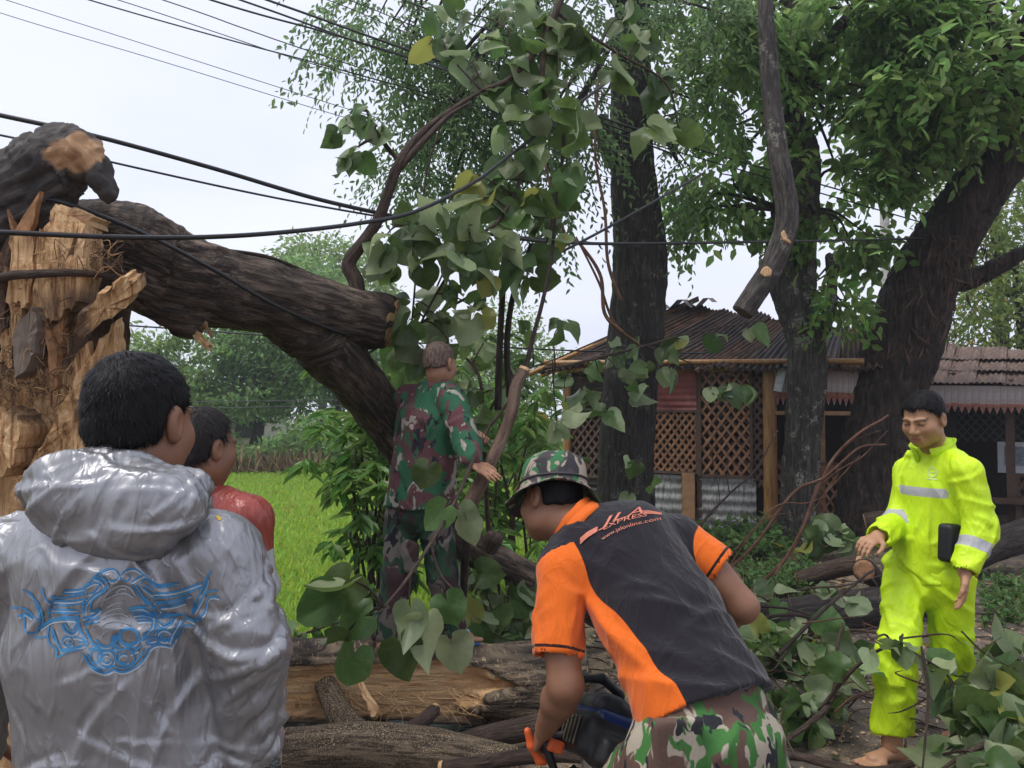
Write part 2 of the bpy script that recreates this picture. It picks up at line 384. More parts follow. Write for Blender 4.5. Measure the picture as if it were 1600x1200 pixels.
# ================================================================ the setting
def gz(x, y):                            # ground height: road verge at 0, wet ditch under the log, rice field a little lower
    x = np.asarray(x, float); y = np.asarray(y, float)
    edge = .25+.10*(y-4.5)
    fld = sstep(.35, -.45, x-edge)*sstep(4.2, 5.0, y)
    dit = np.exp(-(((x+.72)/.75)**4))*np.exp(-(((y-3.98)/.52)**4))
    n = .018*fbm(np.stack([x*1.3, y*1.3, x*0], -1), 3)+.008*vnoise(np.stack([x*7, y*7, x*0+3], -1))
    return -.25*fld-.27*dit+n*(1-.6*fld)
def axis(fine0, fine1, step, far):
    a = list(np.arange(fine0, fine1+1e-6, step)); s = step; v = fine1; out = []
    while v < far: s *= 1.28; v += s; out.append(v)
    s = step; v = fine0; pre = []
    while v > -far: s *= 1.28; v -= s; pre.append(v)
    return np.array(pre[::-1]+a+out)
gx = axis(-5, 6, .07, 150); gy = axis(.5, 12, .07, 150)
GX, GY = np.meshgrid(gx, gy, indexing='ij'); GV = np.stack([GX, GY, gz(GX, GY)], -1).reshape(-1, 3)
ii, jj = np.meshgrid(np.arange(len(gx)-1), np.arange(len(gy)-1), indexing='ij'); ny = len(gy)
GQ = np.stack([ii*ny+jj, (ii+1)*ny+jj, (ii+1)*ny+jj+1, ii*ny+jj+1], -1).reshape(-1, 4)
fieldm = (sstep(.35, -.45, GV[:, 0]-(.25+.10*(GV[:, 1]-4.5)))*sstep(4.2, 4.8, GV[:, 1])*sstep(40, 30, GV[:, 1]))
b = MatB('earth'); v = b.coords(); n1 = b.noise(v, 1.1, 5, .6); n2 = b.noise(v, 16, 5, .65); n3 = b.noise(v, 90, 3); n4 = b.noise(v, 2.3, 4, .6, .4)
c = b.ramp(n2, [(.3, (.055, .044, .034)), (.55, (.14, .11, .084)), (.75, (.24, .195, .15))])
c = b.mix(b.ramp(n1, [(.42, (0, 0, 0)), (.62, (.6, .6, .6))]), c, (.055, .047, .04))
c = b.mix(b.math('MULTIPLY', b.ramp(n4, [(.5, (0, 0, 0)), (.62, (1, 1, 1))]), b.ramp(n3, [(.42, (0, 0, 0)), (.56, (1, 1, 1))])), c, (.33, .23, .13))   # saw dust
c = b.mix(b.attr('field'), c, (.15, .26, .035))
b.set(Base_Color=c, Roughness=b.ramp(n1, [(.35, (.35, .35, .35)), (.65, (.85, .85, .85))])); b.bump(b.math('MULTIPLY_ADD', n3, .5, n2), .7, .03); M_EARTH = b.m
ground = mesh_np('ground', GV, GQ, M_EARTH, attrs={'field': fieldm}); ground['kind'] = 'structure'; ground['label'] = 'wet trampled earth verge strewn with sawdust'
# ditch water
b = MatB('ditch water'); v = b.coords((1, 2.2, 1)); b.set(Base_Color=(.022, .020, .017), Roughness=.06); b.bump(b.noise(v, 9, 3), .35, .03); M_WATER = b.m
gxx, gyy = np.meshgrid(np.linspace(-1.75, .25, 30), np.linspace(3.38, 4.6, 20), indexing='ij')
wv = np.stack([gxx, gyy, np.full_like(gxx, -.125)], -1).reshape(-1, 3)
ii, jj = np.meshgrid(np.arange(29), np.arange(19), indexing='ij'); wq = np.stack([ii*20+jj, (ii+1)*20+jj, (ii+1)*20+jj+1, ii*20+jj+1], -1).reshape(-1, 4)
water = mesh_np('water', wv, wq, M_WATER); water['kind'] = 'structure'; water['label'] = 'dark ditch water below the split log'
# ---- leaf scattering
LEAF6 = (np.array([[0, 0, 0], [-.5, .33, .05], [-.34, .72, .02], [0, 1, -.14], [.34, .72, .02], [.5, .33, .05], [0, .42, -.05]]),
         np.array([[6, 1, 0], [6, 2, 1], [6, 3, 2], [6, 4, 3], [6, 5, 4], [6, 0, 5]]))
LEAF2 = (np.array([[0, 0, 0], [-.5, .45, .04], [0, 1, -.1], [.5, .45, .04]]), np.array([[0, 2, 1], [0, 3, 2]]))
def scatter(mb, tpl, pos, dr, nr, length, width):
    V0, T0 = tpl; N = len(pos); y = norm(dr); z = nr-y*np.sum(nr*y, 1, keepdims=True); z = norm(z); x = np.cross(y, z)
    length = np.broadcast_to(length, N)[:, None, None]; width = np.broadcast_to(width, N)[:, None, None]
    V = pos[:, None]+x[:, None]*V0[None, :, :1]*width+y[:, None]*V0[None, :, 1:2]*length+z[:, None]*V0[None, :, 2:]*length
    T = (T0[None]+(np.arange(N)*len(V0))[:, None, None]).reshape(-1, 3)
    mb.add(V.reshape(-1, 3), T=T, rnd=np.repeat(RNG.random(N), len(V0)))
def rnd_dir(N, up=0., spread=1.):
    v = RNG.normal(size=(N, 3))*spread; v[:, 2] += up; return norm(v)
def sample_blob(c, r, n, gap=.0, seed=0, gfreq=1.4, shell=.35):
    out = []; c = np.asarray(c, float); r = np.asarray(r, float)*np.ones(3); tot = 0
    while tot < n:
        q = RNG.normal(size=(n*3, 3)); q = norm(q)*(RNG.random((n*3, 1))**shell)
        q = q*(1+.28*vnoise(norm(q)*2.3+seed)[:, None]); p = c+q*r
        if gap: p = p[fbm(p*gfreq+seed*5.3, 2) > gap-.25]
        out.append(p); tot += len(p)
    return np.concatenate(out)[:n]
def sprays(mb, pos, out, L, K=9, lf=.09, wd=.45, droop=.7, tpl=LEAF6, twig=None):
    """pinnate sprays: K leaflets along a drooping rachis from each point"""
    N = len(pos); d = norm(out+np.array([0, 0, -droop*.6])); L = np.broadcast_to(L, N)
    side = norm(np.cross(d, rnd_dir(N, 1.5))); upv = norm(np.cross(side, d))
    for k in range(K):
        t = (k+.6)/K; p = pos+d*(L*t)[:, None]+np.array([0, 0, -1.])*(droop*L*t*t*.5)[:, None]
        s = 1 if k % 2 else -1
        dd = norm(d*.55+side*s*.8+rnd_dir(N)*.28+np.array([0, 0, -.45*droop])); nn = norm(upv+rnd_dir(N)*.5+np.array([0, 0, .4]))
        ln = lf*(.75+.5*RNG.random(N)); scatter(mb, tpl, p, dd, nn, ln, ln*wd)
def outward(p, c):
    o = p-np.asarray(c); o[:, 2] *= .5; return norm(norm(o)+rnd_dir(len(p))*.6)
# ---- materials for plants
M_LEAF_ROAD = leafmat('roadside tree leaf', (.115, .20, .045), (.16, .25, .08), trans=.5, var=.5)
M_LEAF_FINE = leafmat('fine hanging leaf', (.10, .165, .06), (.13, .20, .09), trans=.44)
M_LEAF_YEL = leafmat('yellow green leaf', (.13, .19, .035), (.17, .23, .07), yellow=.04, trans=.35)
M_LEAF_BG = leafmat('far tree leaf', (.15, .25, .08), (.18, .28, .10), trans=.45, var=.5)
M_LEAF_BGY = leafmat('far light tree leaf', (.17, .26, .07), (.20, .28, .10), trans=.4)
M_LEAF_MANGO = leafmat('lance leaf', (.10, .20, .038), (.14, .24, .065), yellow=.015, rough=.35, trans=.3)
M_LEAF_WEED = leafmat('weed leaf', (.075, .15, .035), (.11, .18, .06), trans=.3)
M_GRASS = leafmat('rice grass', (.24, .35, .045), (.26, .37, .06), yellow=.03, rough=.6, trans=.45, var=.18)
M_BARK_WET = barkmat('wet dark bark', (.030, .024, .020), (.085, .070, .058), lichen=None)
M_BARK_T1 = barkmat('lichened dark bark', (.026, .022, .019), (.085, .072, .060), lichen=(.17, .19, .14), lich_amt=.22)
M_BARK_T2 = barkmat('grey lichened bark', (.040, .035, .029), (.12, .105, .086), lichen=(.27, .28, .22), lich_amt=.4)
M_BARK_T3 = barkmat('black brown bark', (.026, .019, .015), (.098, .066, .047))
M_BARK_LOG = barkmat('furrowed log bark', (.095, .070, .048), (.28, .21, .14), dust=True)
M_BARK_LIMB = barkmat('furrowed limb bark', (.060, .043, .033), (.225, .165, .12))
M_TWIG = barkmat('brown twig bark', (.085, .056, .042), (.17, .12, .09), sc=2)
M_TWIG_RED = barkmat('reddish twig bark', (.16, .075, .045), (.27, .15, .10), sc=2)
M_TWIG_DARK = barkmat('dark twig bark', (.045, .03, .026), (.10, .07, .06), sc=2)
M_STICK = barkmat('smooth pinkish stick bark', (.17, .105, .075), (.26, .18, .135), sc=.8)
M_HANG = barkmat('grey spotted limb bark', (.055, .046, .042), (.14, .12, .105), lichen=(.27, .25, .21), lich_amt=.3)
b = MatB('fresh cut wood'); v = b.coords((1, 1, .15)); n = b.noise(v, 30, 5, .6, .8); n2 = b.noise(b.coords(), 3, 3)
c = b.ramp(n, [(.3, (.36, .20, .09)), (.52, (.56, .35, .17)), (.75, (.68, .48, .27))]); c = b.mix(b.ramp(n2, [(.45, (0, 0, 0)), (.8, (.7, .7, .7))]), c, (.24, .12, .055))
b.set(Base_Color=c, Roughness=.7); b.bump(n, .5, .01); M_WOOD = b.m
# ---- field grass: blades, thinner with distance
def field_grass():
    mb = MB(); n = 90000
    y = 4.7+(RNG.random(n)**1.7)*18.5; hw = .82*y+.6
    x = -hw+RNG.random(n)*(hw+.05+.10*(y-4.5)); k = (x < .2+.10*(y-4.5)); x, y = x[k], y[k]; n = len(x)
    h = (.07+.08*RNG.random(n))*(1+.3*fbm(np.stack([x*.6, y*.6, x*0], -1)))
    w = .005+.0015*y; pos = np.stack([x, y, gz(x, y)-.01], 1)
    scatter(mb, (np.array([[-.5, 0, 0], [.5, 0, 0], [.25, .6, .05], [0, 1, .25]]), np.array([[0, 1, 2], [0, 2, 3]])), pos, rnd_dir(n, 2.6), rnd_dir(n), h, w*2.2)
    o = mb.obj('grass', M_GRASS, smooth=False); o['kind'] = 'stuff'; o['label'] = 'bright green rice grass filling the field'; o['category'] = 'grass'
field_grass()
# ---- trees of the far side
def far_tree(name, label, base, h, blobs, trunk_r, mat, n=3500, lf=.2, gap=.12, bark=None, group='trees beyond the field', lean=0):
    base = np.asarray(base, float); base[2] = gz(base[0], base[1])-.05
    t = thing(name, label, 'tree', base, group); top = base+np.array([lean, 0, h*.72])
    mid = base+np.array([lean*.3+.15, 0, h*.35])
    mb = MB(); V, Q, T, bk = tube_geo([base, mid, top], [trunk_r, trunk_r*.7, trunk_r*.25], seg=10, n=24, bark=.03, seed=h); mb.add(V, Q, T, bk=bk)
    cr = MB(); tot = sum(np.prod(b[1]) for b in blobs)
    for i, (o, r) in enumerate(blobs):
        c = base+np.asarray(o, float); V, Q, T, bk = tube_geo([mid+(top-mid)*(i % 3)/3, (mid+c)/2+np.array([0, 0, .1]), c], [trunk_r*.4, trunk_r*.25, .02], seg=6, n=12, seed=i); mb.add(V, Q, T, bk=bk)
        k = int(n*np.prod(r)/tot)+60; p = sample_blob(c, r, k, gap, seed=i+h, gfreq=1.1); d = outward(p, c)
        for _ in range(2): scatter(cr, LEAF2, p+RNG.normal(size=p.shape)*.12, norm(d+rnd_dir(k)*.8+np.array([0, 0, -.5])), rnd_dir(k, 1.2), lf*(.6+.8*RNG.random(k)), lf*(.35+.3*RNG.random(k)))
    mb.obj('trunk', bark or M_BARK_WET, t); cr.obj('crown', mat, t, smooth=False); return t
def D(px, d): return (px-800)/F*d
far_tree('acacia_tree', 'tall green tree with dark bent trunk behind the rice field', (D(395, 25), 25, 0), 6.8,
    [((.2, 0, 4.4), (2.3, 1.8, 1.5)), ((-1.3, .3, 3.2), (1.6, 1.5, 1.2)), ((1.7, .2, 3.3), (1.7, 1.5, 1.3)), ((.6, 0, 5.4), (1.3, 1.2, .9)), ((-.4, -.4, 2.3), (1.8, 1.4, .8))], .22, M_LEAF_BG, 5200, .22, lean=.7)
far_tree('acacia_tree', 'round dense green tree beside the bent trunk across the field', (D(520, 26), 26, 0), 7.4,
    [((0, 0, 4.6), (2.2, 1.8, 1.8)), ((-1.2, 0, 6.3), (1.5, 1.3, 1.1)), ((1.4, 0, 3.4), (1.8, 1.5, 1.5)), ((-.8, -.6, 2.6), (1.7, 1.2, 1.2))], .2, M_LEAF_BG, 5200, .22)
far_tree('acacia_tree', 'light crowned tree rising highest above the fallen limb', (D(500, 34), 34, 0), 10.5,
    [((0, 0, 8.2), (2.4, 2, 1.6)), ((-2, 0, 7.4), (1.5, 1.5, .9)), ((1.9, 0, 6.8), (1.8, 1.7, 1.4)), ((.3, 0, 6), (2.6, 1.8, 1.5))], .22, M_LEAF_BGY, 4200, .26)
far_tree('spindly_tree', 'sparse pale tree with bare twigs beside the torn trunk', (D(245, 24), 24, 0), 5.6,
    [((0, 0, 3.3), (1.7, 1.2, 1.0)), ((-1.2, 0, 2.4), (1.3, 1.1, .9)), ((1.1, 0, 2.4), (1.2, 1.1, .9)), ((.1, 0, 4.3), (.8, .8, .6))], .12, M_LEAF_BGY, 2000, .2, gap=.25)
far_tree('spindly_tree', 'loose green tree half hidden by the torn trunk', (D(130, 27), 27, 0), 6.2,
    [((0, 0, 3.6), (2.2, 1.6, 1.4)), ((1.5, 0, 2.5), (1.6, 1.2, 1.1))], .15, M_LEAF_BG, 2400, .22, gap=.2)
far_tree('spindly_tree', 'faint tree top showing past the hooked bark piece', (D(-30, 22), 22, 0), 9.2,
    [((0, 0, 7.0), (1.5, 1.4, 1.3)), ((-1.4, 0, 5.6), (1.8, 1.6, 1.4))], .18, M_LEAF_BG, 1800, .2, gap=.15)
far_tree('young_tree', 'pale yellow-green tree standing far behind the soldier', (D(790, 24), 24, 0), 6.4,
    [((0, 0, 3.9), (1.5, 1.4, 1.4)), ((-.9, 0, 2.8), (1.4, 1.2, 1.2)), ((1.0, 0, 3.0), (1.2, 1.2, 1.1)), ((0, 0, 1.8), (1.8, 1.4, 1.1))], .14, M_LEAF_BGY, 3400, .17, gap=.12)
far_tree('young_tree', 'small green tree filling the gap beside the hut roof', (D(690, 21), 21, 0), 4.4,
    [((0, 0, 2.4), (1.5, 1.2, 1.2)), ((1.2, 0, 1.6), (1.3, 1.1, 1.0)), ((-1, 0, 1.5), (1.2, 1.1, .9))], .12, M_LEAF_BG, 2600, .17)
far_tree('yellow_green_tree', 'yellow-green leafy tree rising behind the open stall', (D(1600, 14), 14.2, 0), 6.5,
    [((-.5, 0, 3.2), (1.5, 1.3, 1.2)), ((.6, 0, 4.3), (1.6, 1.3, 1.2)), ((-.3, .3, 5.4), (1.3, 1.2, 1.1)), ((1.6, 0, 2.9), (1.3, 1.2, 1.1)), ((-1.3, .2, 2.6), (.9, .9, .6))], .16, M_LEAF_YEL, 5200, .13, gap=.1, group='trees beyond the huts')
far_tree('yellow_green_tree', 'bright leafed tree whose high crown shows behind the leaning trunk', (D(1580, 16), 16.5, 0), 10,
    [((0, 0, 8.2), (2.2, 1.6, 1.8)), ((1.2, 0, 6.6), (1.7, 1.4, 1.4)), ((-1.8, 0, 9.2), (1.6, 1.3, 1.1))], .2, M_LEAF_YEL, 4200, .14, gap=.2, group='trees beyond the huts')
# undergrowth bank at the end of the field, dry stalks in front of it
def undergrowth():
    mb = MB(); n = 11000; x = -16+RNG.random(n)*17.5; y = 21.9+RNG.random(n)*2.4
    hmax = 1.25+.9*fbm(np.stack([x*.5, y*.5, x*0], -1)); p = np.stack([x, y, gz(x, y)+RNG.random(n)**.8*hmax], 1)
    scatter(mb, LEAF2, p, rnd_dir(n, -.2), rnd_dir(n, 1), .12+.2*RNG.random(n), .08+.09*RNG.random(n))
    o = mb.obj('undergrowth', M_LEAF_BG, smooth=False); o['kind'] = 'stuff'; o['label'] = 'tangled green undergrowth along the far field edge'; o['category'] = 'undergrowth'
    mb = MB(); n = 1300; x = -9.5+RNG.random(n)*10; y = 21.6+RNG.random(n)*1.0; p = np.stack([x, y, gz(x, y)-.02], 1)
    k = fbm(np.stack([x*.8, y*0, x*0], -1)) > -.25; p = p[k]; n = len(p)
    scatter(mb, LEAF2, p, rnd_dir(n, 2.5), rnd_dir(n), .35+.6*RNG.random(n), .03+.04*RNG.random(n))
    o = mb.obj('dry_reeds', plain('dry stalk', (.24, .16, .09), .8), smooth=False); o['kind'] = 'stuff'; o['label'] = 'dry brown stalks standing along the far edge of the field'; o['category'] = 'reeds'
undergrowth()
# a house far behind the field
def far_house():
    c = np.array([D(345, 31), 31, gz(-12, 31)]); t = thing('house', 'low house with grey tiled roof far behind the field', 'house', c)
    mw = plain('far wall', (.42, .38, .34)); mr = plain('far roof tiles', (.13, .085, .075)); md = plain('far window', (.03, .03, .03))
    box('wall', c+[0, 0, 1.0], (4.6, 3, 2.0), mw, t)
    V = np.array([[-2.7, -1.9, 1.95], [2.7, -1.9, 1.95], [2.7, 1.9, 1.95], [-2.7, 1.9, 1.95], [-1.5, 0, 2.9], [1.5, 0, 2.9]])+c
    mesh_np('roof', V, [np.array([[0, 1, 5, 4], [2, 3, 4, 5], [3, 2, 1, 0]]), np.array([[1, 2, 5], [3, 0, 4]])], mr, t, smooth=False)
    for x in (-1.4, .1, 1.5): box('window', c+[x, -1.51, 1.15], (.7, .06, .8), md, t)
far_house()
# ---- roadside trees
def road_tree(name, label, stems, mat, crown, crown_mat, res=.022, spray=None, bark=.02, extra=None, group='old trees along the verge', fine=False):
    base = np.array(stems[0][0][0]); base = np.array([base[0], base[1], gz(base[0], base[1])]); t = thing(name, label, 'tree', base, group)
    allp = np.concatenate([np.array(s[0]) for s in stems]); rm = max(max(s[1]) for s in stems)+.12
    S = SDF(allp.min(0)-rm, allp.max(0)+rm, res)
    for pts, rad in stems:
        n = 4*len(pts); C = catmull(pts, n); R = np.interp(np.linspace(0, 1, n), np.linspace(0, 1, len(rad)), rad); S.chain(C, R, k=.02)
    V, Q = S.mesh(1); N = vnormals(V, Q); q = np.stack([V[:, 0]*16, V[:, 1]*16, V[:, 2]*4.0], 1)
    V = V+N*(bark*(ridge(q, 2)+.8*fbm(V*3.1, 3)))[:, None]
    mesh_np('trunk', V, Q, mat, t, attrs={'bk': V*np.array([1, 1, .8])})
    cr = MB(); tw = MB()
    for i, (c, r, n, par) in enumerate(crown):
        c = np.asarray(c, float); p = sample_blob(c, r, n, par.get('gap', .1), seed=i*3.3+base[0], gfreq=par.get('gf', 1.5), shell=.5)
        sprays(cr, p, outward(p, c), par.get('L', .35)*(.7+.6*RNG.random(n)), K=par.get('K', 7), lf=par.get('lf', .15), wd=par.get('wd', .52), droop=par.get('droop', .8))
        for j in range(par.get('tw', 7)):
            e = p[RNG.integers(len(p))]; a = np.asarray(par.get('from', c), float); V2, Q2, T2, bk = tube_geo([a, (a+e)/2+RNG.normal(size=3)*.12+[0, 0, .1], e], [.028, .018, .006], seg=5, n=10, seed=j); tw.add(V2, Q2, T2, bk=bk)
    cr.obj('crown', crown_mat, t, smooth=False)
    if tw.n: tw.obj('twigs', M_TWIG_DARK, t)['kind'] = 'stuff'
    return t
def blob(px, py, d, rx, ry, rd): return (P(px, py, d), (rx*d/F, rd, ry*d/F))
def B(px, py, d, rx, ry, rd, n, **k): c, r = blob(px, py, d, rx, ry, rd); return (c, r, n, k)
dT1, dT2, dT3 = 8.8, 9.0, 9.3
def gbase(px, d, sink=.12):
    x = D(px, d); return np.array([x, d, gz(x, d)-sink])
tree1 = road_tree('roadside_tree', 'thick straight dark trunk with pale lichen in front of the hut', [
    ([gbase(975, dT1), P(977, 760, dT1), P(985, 600, dT1), P(1000, 420, dT1), P(988, 250, dT1), P(985, 80, dT1), P(990, -150, dT1)], [.40, .31, .30, .31, .24, .20, .15]),
    ([P(960, 250, dT1), P(948, 215, 8.6), P(942, 190, 8.5)], [.12, .10, .07]),
    ([P(990, 60, dT1), P(1010, -60, 8.6), P(1060, -250, 8.4)], [.13, .11, .07]),
    ([P(985, 20, dT1), P(900, -120, 8.3), P(760, -230, 7.6)], [.12, .10, .06])], M_BARK_T1,
    [B(600, 60, 7.4, 100, 95, .7, 170, lf=.08, wd=.38, droop=1.15, K=15, L=.55, gap=.15, **{'from': P(760, -150, 7.5)}),
     B(690, 210, 7.8, 90, 110, .7, 190, lf=.08, wd=.38, droop=1.15, K=15, L=.55, gap=.2, **{'from': P(780, 20, 7.8)}),
     B(760, 90, 7.8, 130, 110, .8, 230, lf=.085, wd=.38, droop=1.1, K=14, L=.5, gap=.15, **{'from': P(880, -60, 8.0)}),
     B(860, 180, 8.0, 90, 170, .6, 200, lf=.085, wd=.38, droop=1.1, K=14, L=.5, gap=.2, **{'from': P(960, 60, 8.6)}),
     B(640, 290, 7.8, 60, 50, .5, 50, lf=.08, wd=.38, droop=1.15, K=14, L=.45, gap=.25, **{'from': P(740, 150, 7.8)}),
     B(900, 20, 7.8, 150, 80, .8, 160, lf=.085, wd=.38, droop=1.1, K=14, L=.5, **{'from': P(985, -60, 8.6)}),
     B(1090, 60, 8.2, 90, 120, .7, 150, lf=.085, wd=.38, droop=1.1, K=13, L=.45, gap=.15, **{'from': P(1000, 0, 8.7)}),
     B(1080, 250, 8.6, 45, 110, .4, 45, lf=.085, wd=.38, droop=1.1, K=13, L=.45, gap=.25, **{'from': P(1010, 150, 8.7)})], M_LEAF_FINE)
tree2 = road_tree('roadside_tree', 'slim grey forked trunk with white streaks before the awning', [
    ([gbase(1248, dT2), P(1248, 790, dT2), P(1254, 680, dT2), P(1262, 580, dT2), P(1256, 520, dT2), P(1225, 440, dT2), P(1225, 330, dT2), P(1240, 180, dT2), P(1235, 40, dT2), P(1230, -150, dT2)], [.25, .20, .19, .215, .20, .16, .13, .11, .09, .07]),
    ([P(1270, 530, dT2), P(1290, 500, dT2), P(1300, 455, dT2), P(1296, 400, dT2)], [.12, .08, .06, .04]),
    ([P(1250, 200, dT2), P(1265, 250, dT2), P(1262, 340, dT2), P(1256, 470, dT2)], [.10, .11, .12, .12]),
    ([P(1240, 130, dT2), P(1330, 20, 8.7), P(1420, -100, 8.4)], [.08, .06, .03])], M_BARK_T2,
    [B(1140, 130, 8.9, 100, 120, .8, 165, gap=.26, **{'from': P(1235, 150, 9)}), B(1125, 300, 9.1, 80, 80, .6, 110, gap=.28, **{'from': P(1228, 330, 9)}),
     B(1330, 170, 8.8, 120, 130, .9, 210, gap=.26, **{'from': P(1245, 120, 9)}), B(1310, 330, 8.8, 90, 90, .7, 170, gap=.28, **{'from': P(1258, 330, 9)}),
     B(1330, 30, 8.6, 130, 90, .9, 220, gap=.22, **{'from': P(1240, 0, 9)}), B(1130, 20, 8.7, 100, 80, .8, 150, gap=.22, **{'from': P(1235, -20, 9)}),
     B(1300, 470, 8.9, 40, 40, .3, 40, gap=.1, **{'from': P(1296, 420, 9)})], M_LEAF_ROAD)
tree3 = road_tree('roadside_tree', 'massive leaning black-brown trunk behind the man in yellow', [
    ([gbase(1368, dT3), P(1366, 760, dT3), P(1376, 650, dT3), P(1408, 540, dT3), P(1448, 430, 9.1), P(1515, 315, 8.9), P(1590, 215, 8.7), P(1720, 80, 8.5)], [.52, .40, .39, .43, .36, .31, .28, .25]),
    ([P(1450, 450, 9.1), P(1530, 430, 8.9), P(1600, 395, 8.7)], [.14, .09, .06]),
    ([P(1620, 180, 8.7), P(1560, 60, 8.3), P(1500, -80, 8.0)], [.16, .12, .06])], M_BARK_T3,
    [B(1470, 130, 8.3, 110, 100, .8, 190, lf=.17, gap=.26, **{'from': P(1570, 80, 8.4)}), B(1545, 160, 8.0, 70, 55, .5, 90, lf=.14, gap=.15, **{'from': P(1600, 190, 8.5)}),
     B(1400, 230, 9.2, 50, 50, .4, 60, lf=.13, gap=.2, **{'from': P(1470, 180, 8.8)}), B(1560, 40, 8.2, 110, 80, .8, 160, lf=.13, gap=.25, **{'from': P(1600, 60, 8.4)}),
     B(1440, 20, 8.3, 90, 70, .7, 150, lf=.13, gap=.12, **{'from': P(1520, -30, 8.2)})], M_LEAF_ROAD, bark=.035)
# torn brown strips hanging on the leaning trunk
mb = MB(); n = 130
tp = PX((1470, 400, 8.65), (1490, 430, 8.6), (1455, 480, 8.7), (1430, 540, 8.85), (1500, 380, 8.6)); p = tp[RNG.integers(5, size=n)]+RNG.normal(size=(n, 3))*np.array([.17, .05, .2])
scatter(mb, LEAF2, p, rnd_dir(n, -2.2), rnd_dir(n), .12+.2*RNG.random(n), .01+.012*RNG.random(n))
o = mb.obj('bark_strips', plain('stripped bark', (.085, .05, .032), .85), tree3, smooth=False); o['kind'] = 'stuff'
# the lopped limb hanging from the forked tree
lp = PX((1230, -170, 8.6), (1196, -110, 6.6), (1196, 0, 6.0), (1203, 120, 5.95), (1216, 240, 5.9), (1229, 320, 5.9), (1226, 365, 5.9), (1204, 420, 5.88), (1182, 455, 5.86), (1160, 488, 5.85))
V, Q, T, bk = tube_geo(lp, [.05, .052, .058, .066, .076, .088, .090, .084, .082, .078], seg=40, n=130, bark=.006, bfreq=20, seed=3, caps=False)
mb = MB(); mb.add(V, Q, None, bk=bk); limb = mb.obj('lopped_limb', M_HANG, tree2)
def disc(name, c, n, r, mat, parent, jag=.12, seed=0, seg=40, thick=.006):
    n = norm(n); u = norm(np.cross(n, [.3, .2, 1])); w = np.cross(n, u); a = np.linspace(0, 2*np.pi, seg, endpoint=False)
    rr = r*(1+jag*vnoise(np.stack([np.cos(a)*2, np.sin(a)*2, a*0+seed], 1))); V = [np.asarray(c)+n*thick]
    for k in (1, .66, .33): V += list(np.asarray(c)+n*(thick+.012*r*0)+(u*np.cos(a)[:, None]+w*np.sin(a)[:, None])*(rr*k)[:, None]+n*(.05*r*vnoise(np.stack([np.cos(a)*5*k, np.sin(a)*5*k, a*0+seed], 1)))[:, None])
    V += list(np.asarray(c)-n*.01+(u*np.cos(a)[:, None]+w*np.sin(a)[:, None])*(rr*.98)[:, None])
    V = np.array(V); Q = []; T = []
    for j in range(seg):
        j2 = (j+1) % seg; T.append((0, 1+2*seg+j, 1+2*seg+j2)); Q.append((1+2*seg+j, 1+seg+j, 1+seg+j2, 1+2*seg+j2)); Q.append((1+seg+j, 1+j, 1+j2, 1+seg+j2)); Q.append((1+j, 1+3*seg+j, 1+3*seg+j2, 1+j2))
    return mesh_np(name, V, [np.array(Q), np.array(T)], mat, parent)
disc('cut_face', P(1160, 488, 5.85), norm(lp[-1]-lp[-2]), .076, M_TWIG, limb)
disc('cut_face', P(1197, 425, 5.79), (-.1, -1, .1), .042, M_WOOD, limb, seed=4)
disc('cut_face', P(1229, 371, 5.815), (.55, -.8, .3), .05, M_WOOD, limb, seed=8, jag=.3)
# ================================================================ the huts
M_TIN_GREY = MatB('grey corrugated tin'); b = M_TIN_GREY; v = b.coords(); n = b.noise(v, 3.5, 5, .65); n2 = b.noise(b.coords((6, 6, .8)), 6, 4)
b.set(Base_Color=b.mix(b.ramp(n2, [(.45, (0, 0, 0)), (.7, (1, 1, 1))]), b.ramp(n, [(.3, (.20, .20, .19)), (.6, (.42, .43, .42))]), (.11, .085, .06)), Roughness=.6, Metallic=.15); M_TIN_GREY = b.m
b = MatB('red corrugated tin'); v = b.coords(); n = b.noise(v, 5, 5, .65); b.set(Base_Color=b.ramp(n, [(.3, (.20, .055, .05)), (.55, (.33, .10, .09)), (.75, (.42, .22, .19))]), Roughness=.5, Metallic=.1); M_TIN_RED = b.m
b = MatB('sooty roof tin'); v = b.coords(); n = b.noise(v, 4, 5, .65); b.set(Base_Color=b.ramp(n, [(.35, (.014, .012, .012)), (.52, (.05, .034, .028)), (.7, (.16, .085, .052))]), Roughness=.55, Metallic=.2); M_TIN_DARK = b.m
b = MatB('rusty roof sheet'); v = b.coords(); n = b.noise(v, 6, 5, .65); b.set(Base_Color=b.ramp(n, [(.3, (.06, .042, .033)), (.55, (.15, .095, .07)), (.75, (.28, .21, .17))]), Roughness=.75); M_RUST = b.m
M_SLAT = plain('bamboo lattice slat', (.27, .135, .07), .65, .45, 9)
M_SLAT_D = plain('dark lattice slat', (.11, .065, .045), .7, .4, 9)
M_FRAME = plain('dark timber frame', (.085, .052, .035), .7, .35, 8, bump=.3)
M_POST = plain('pale timber post', (.30, .17, .085), .6, .3, 10, bump=.3)
b = MatB('bamboo culm'); v = b.coords(); n = b.noise(b.coords((8, 8, 1)), 4, 4); b.set(Base_Color=b.ramp(n, [(.3, (.20, .085, .025)), (.55, (.38, .19, .06)), (.75, (.30, .22, .09))]), Roughness=.42); M_BAMBOO = b.m
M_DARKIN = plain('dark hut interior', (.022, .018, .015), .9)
b = MatB('printed awning cloth'); v = b.coords(); n = b.noise(v, 9, 4); n2 = b.noise(b.coords((14, 14, 2)), 3, 3); b.set(Base_Color=b.mix(b.ramp(n2, [(.5, (0, 0, 0)), (.7, (.8, .8, .8))]), b.ramp(n, [(.3, (.30, .26, .24)), (.7, (.48, .42, .40))]), (.36, .15, .12)), Roughness=.8); M_AWN = b.m
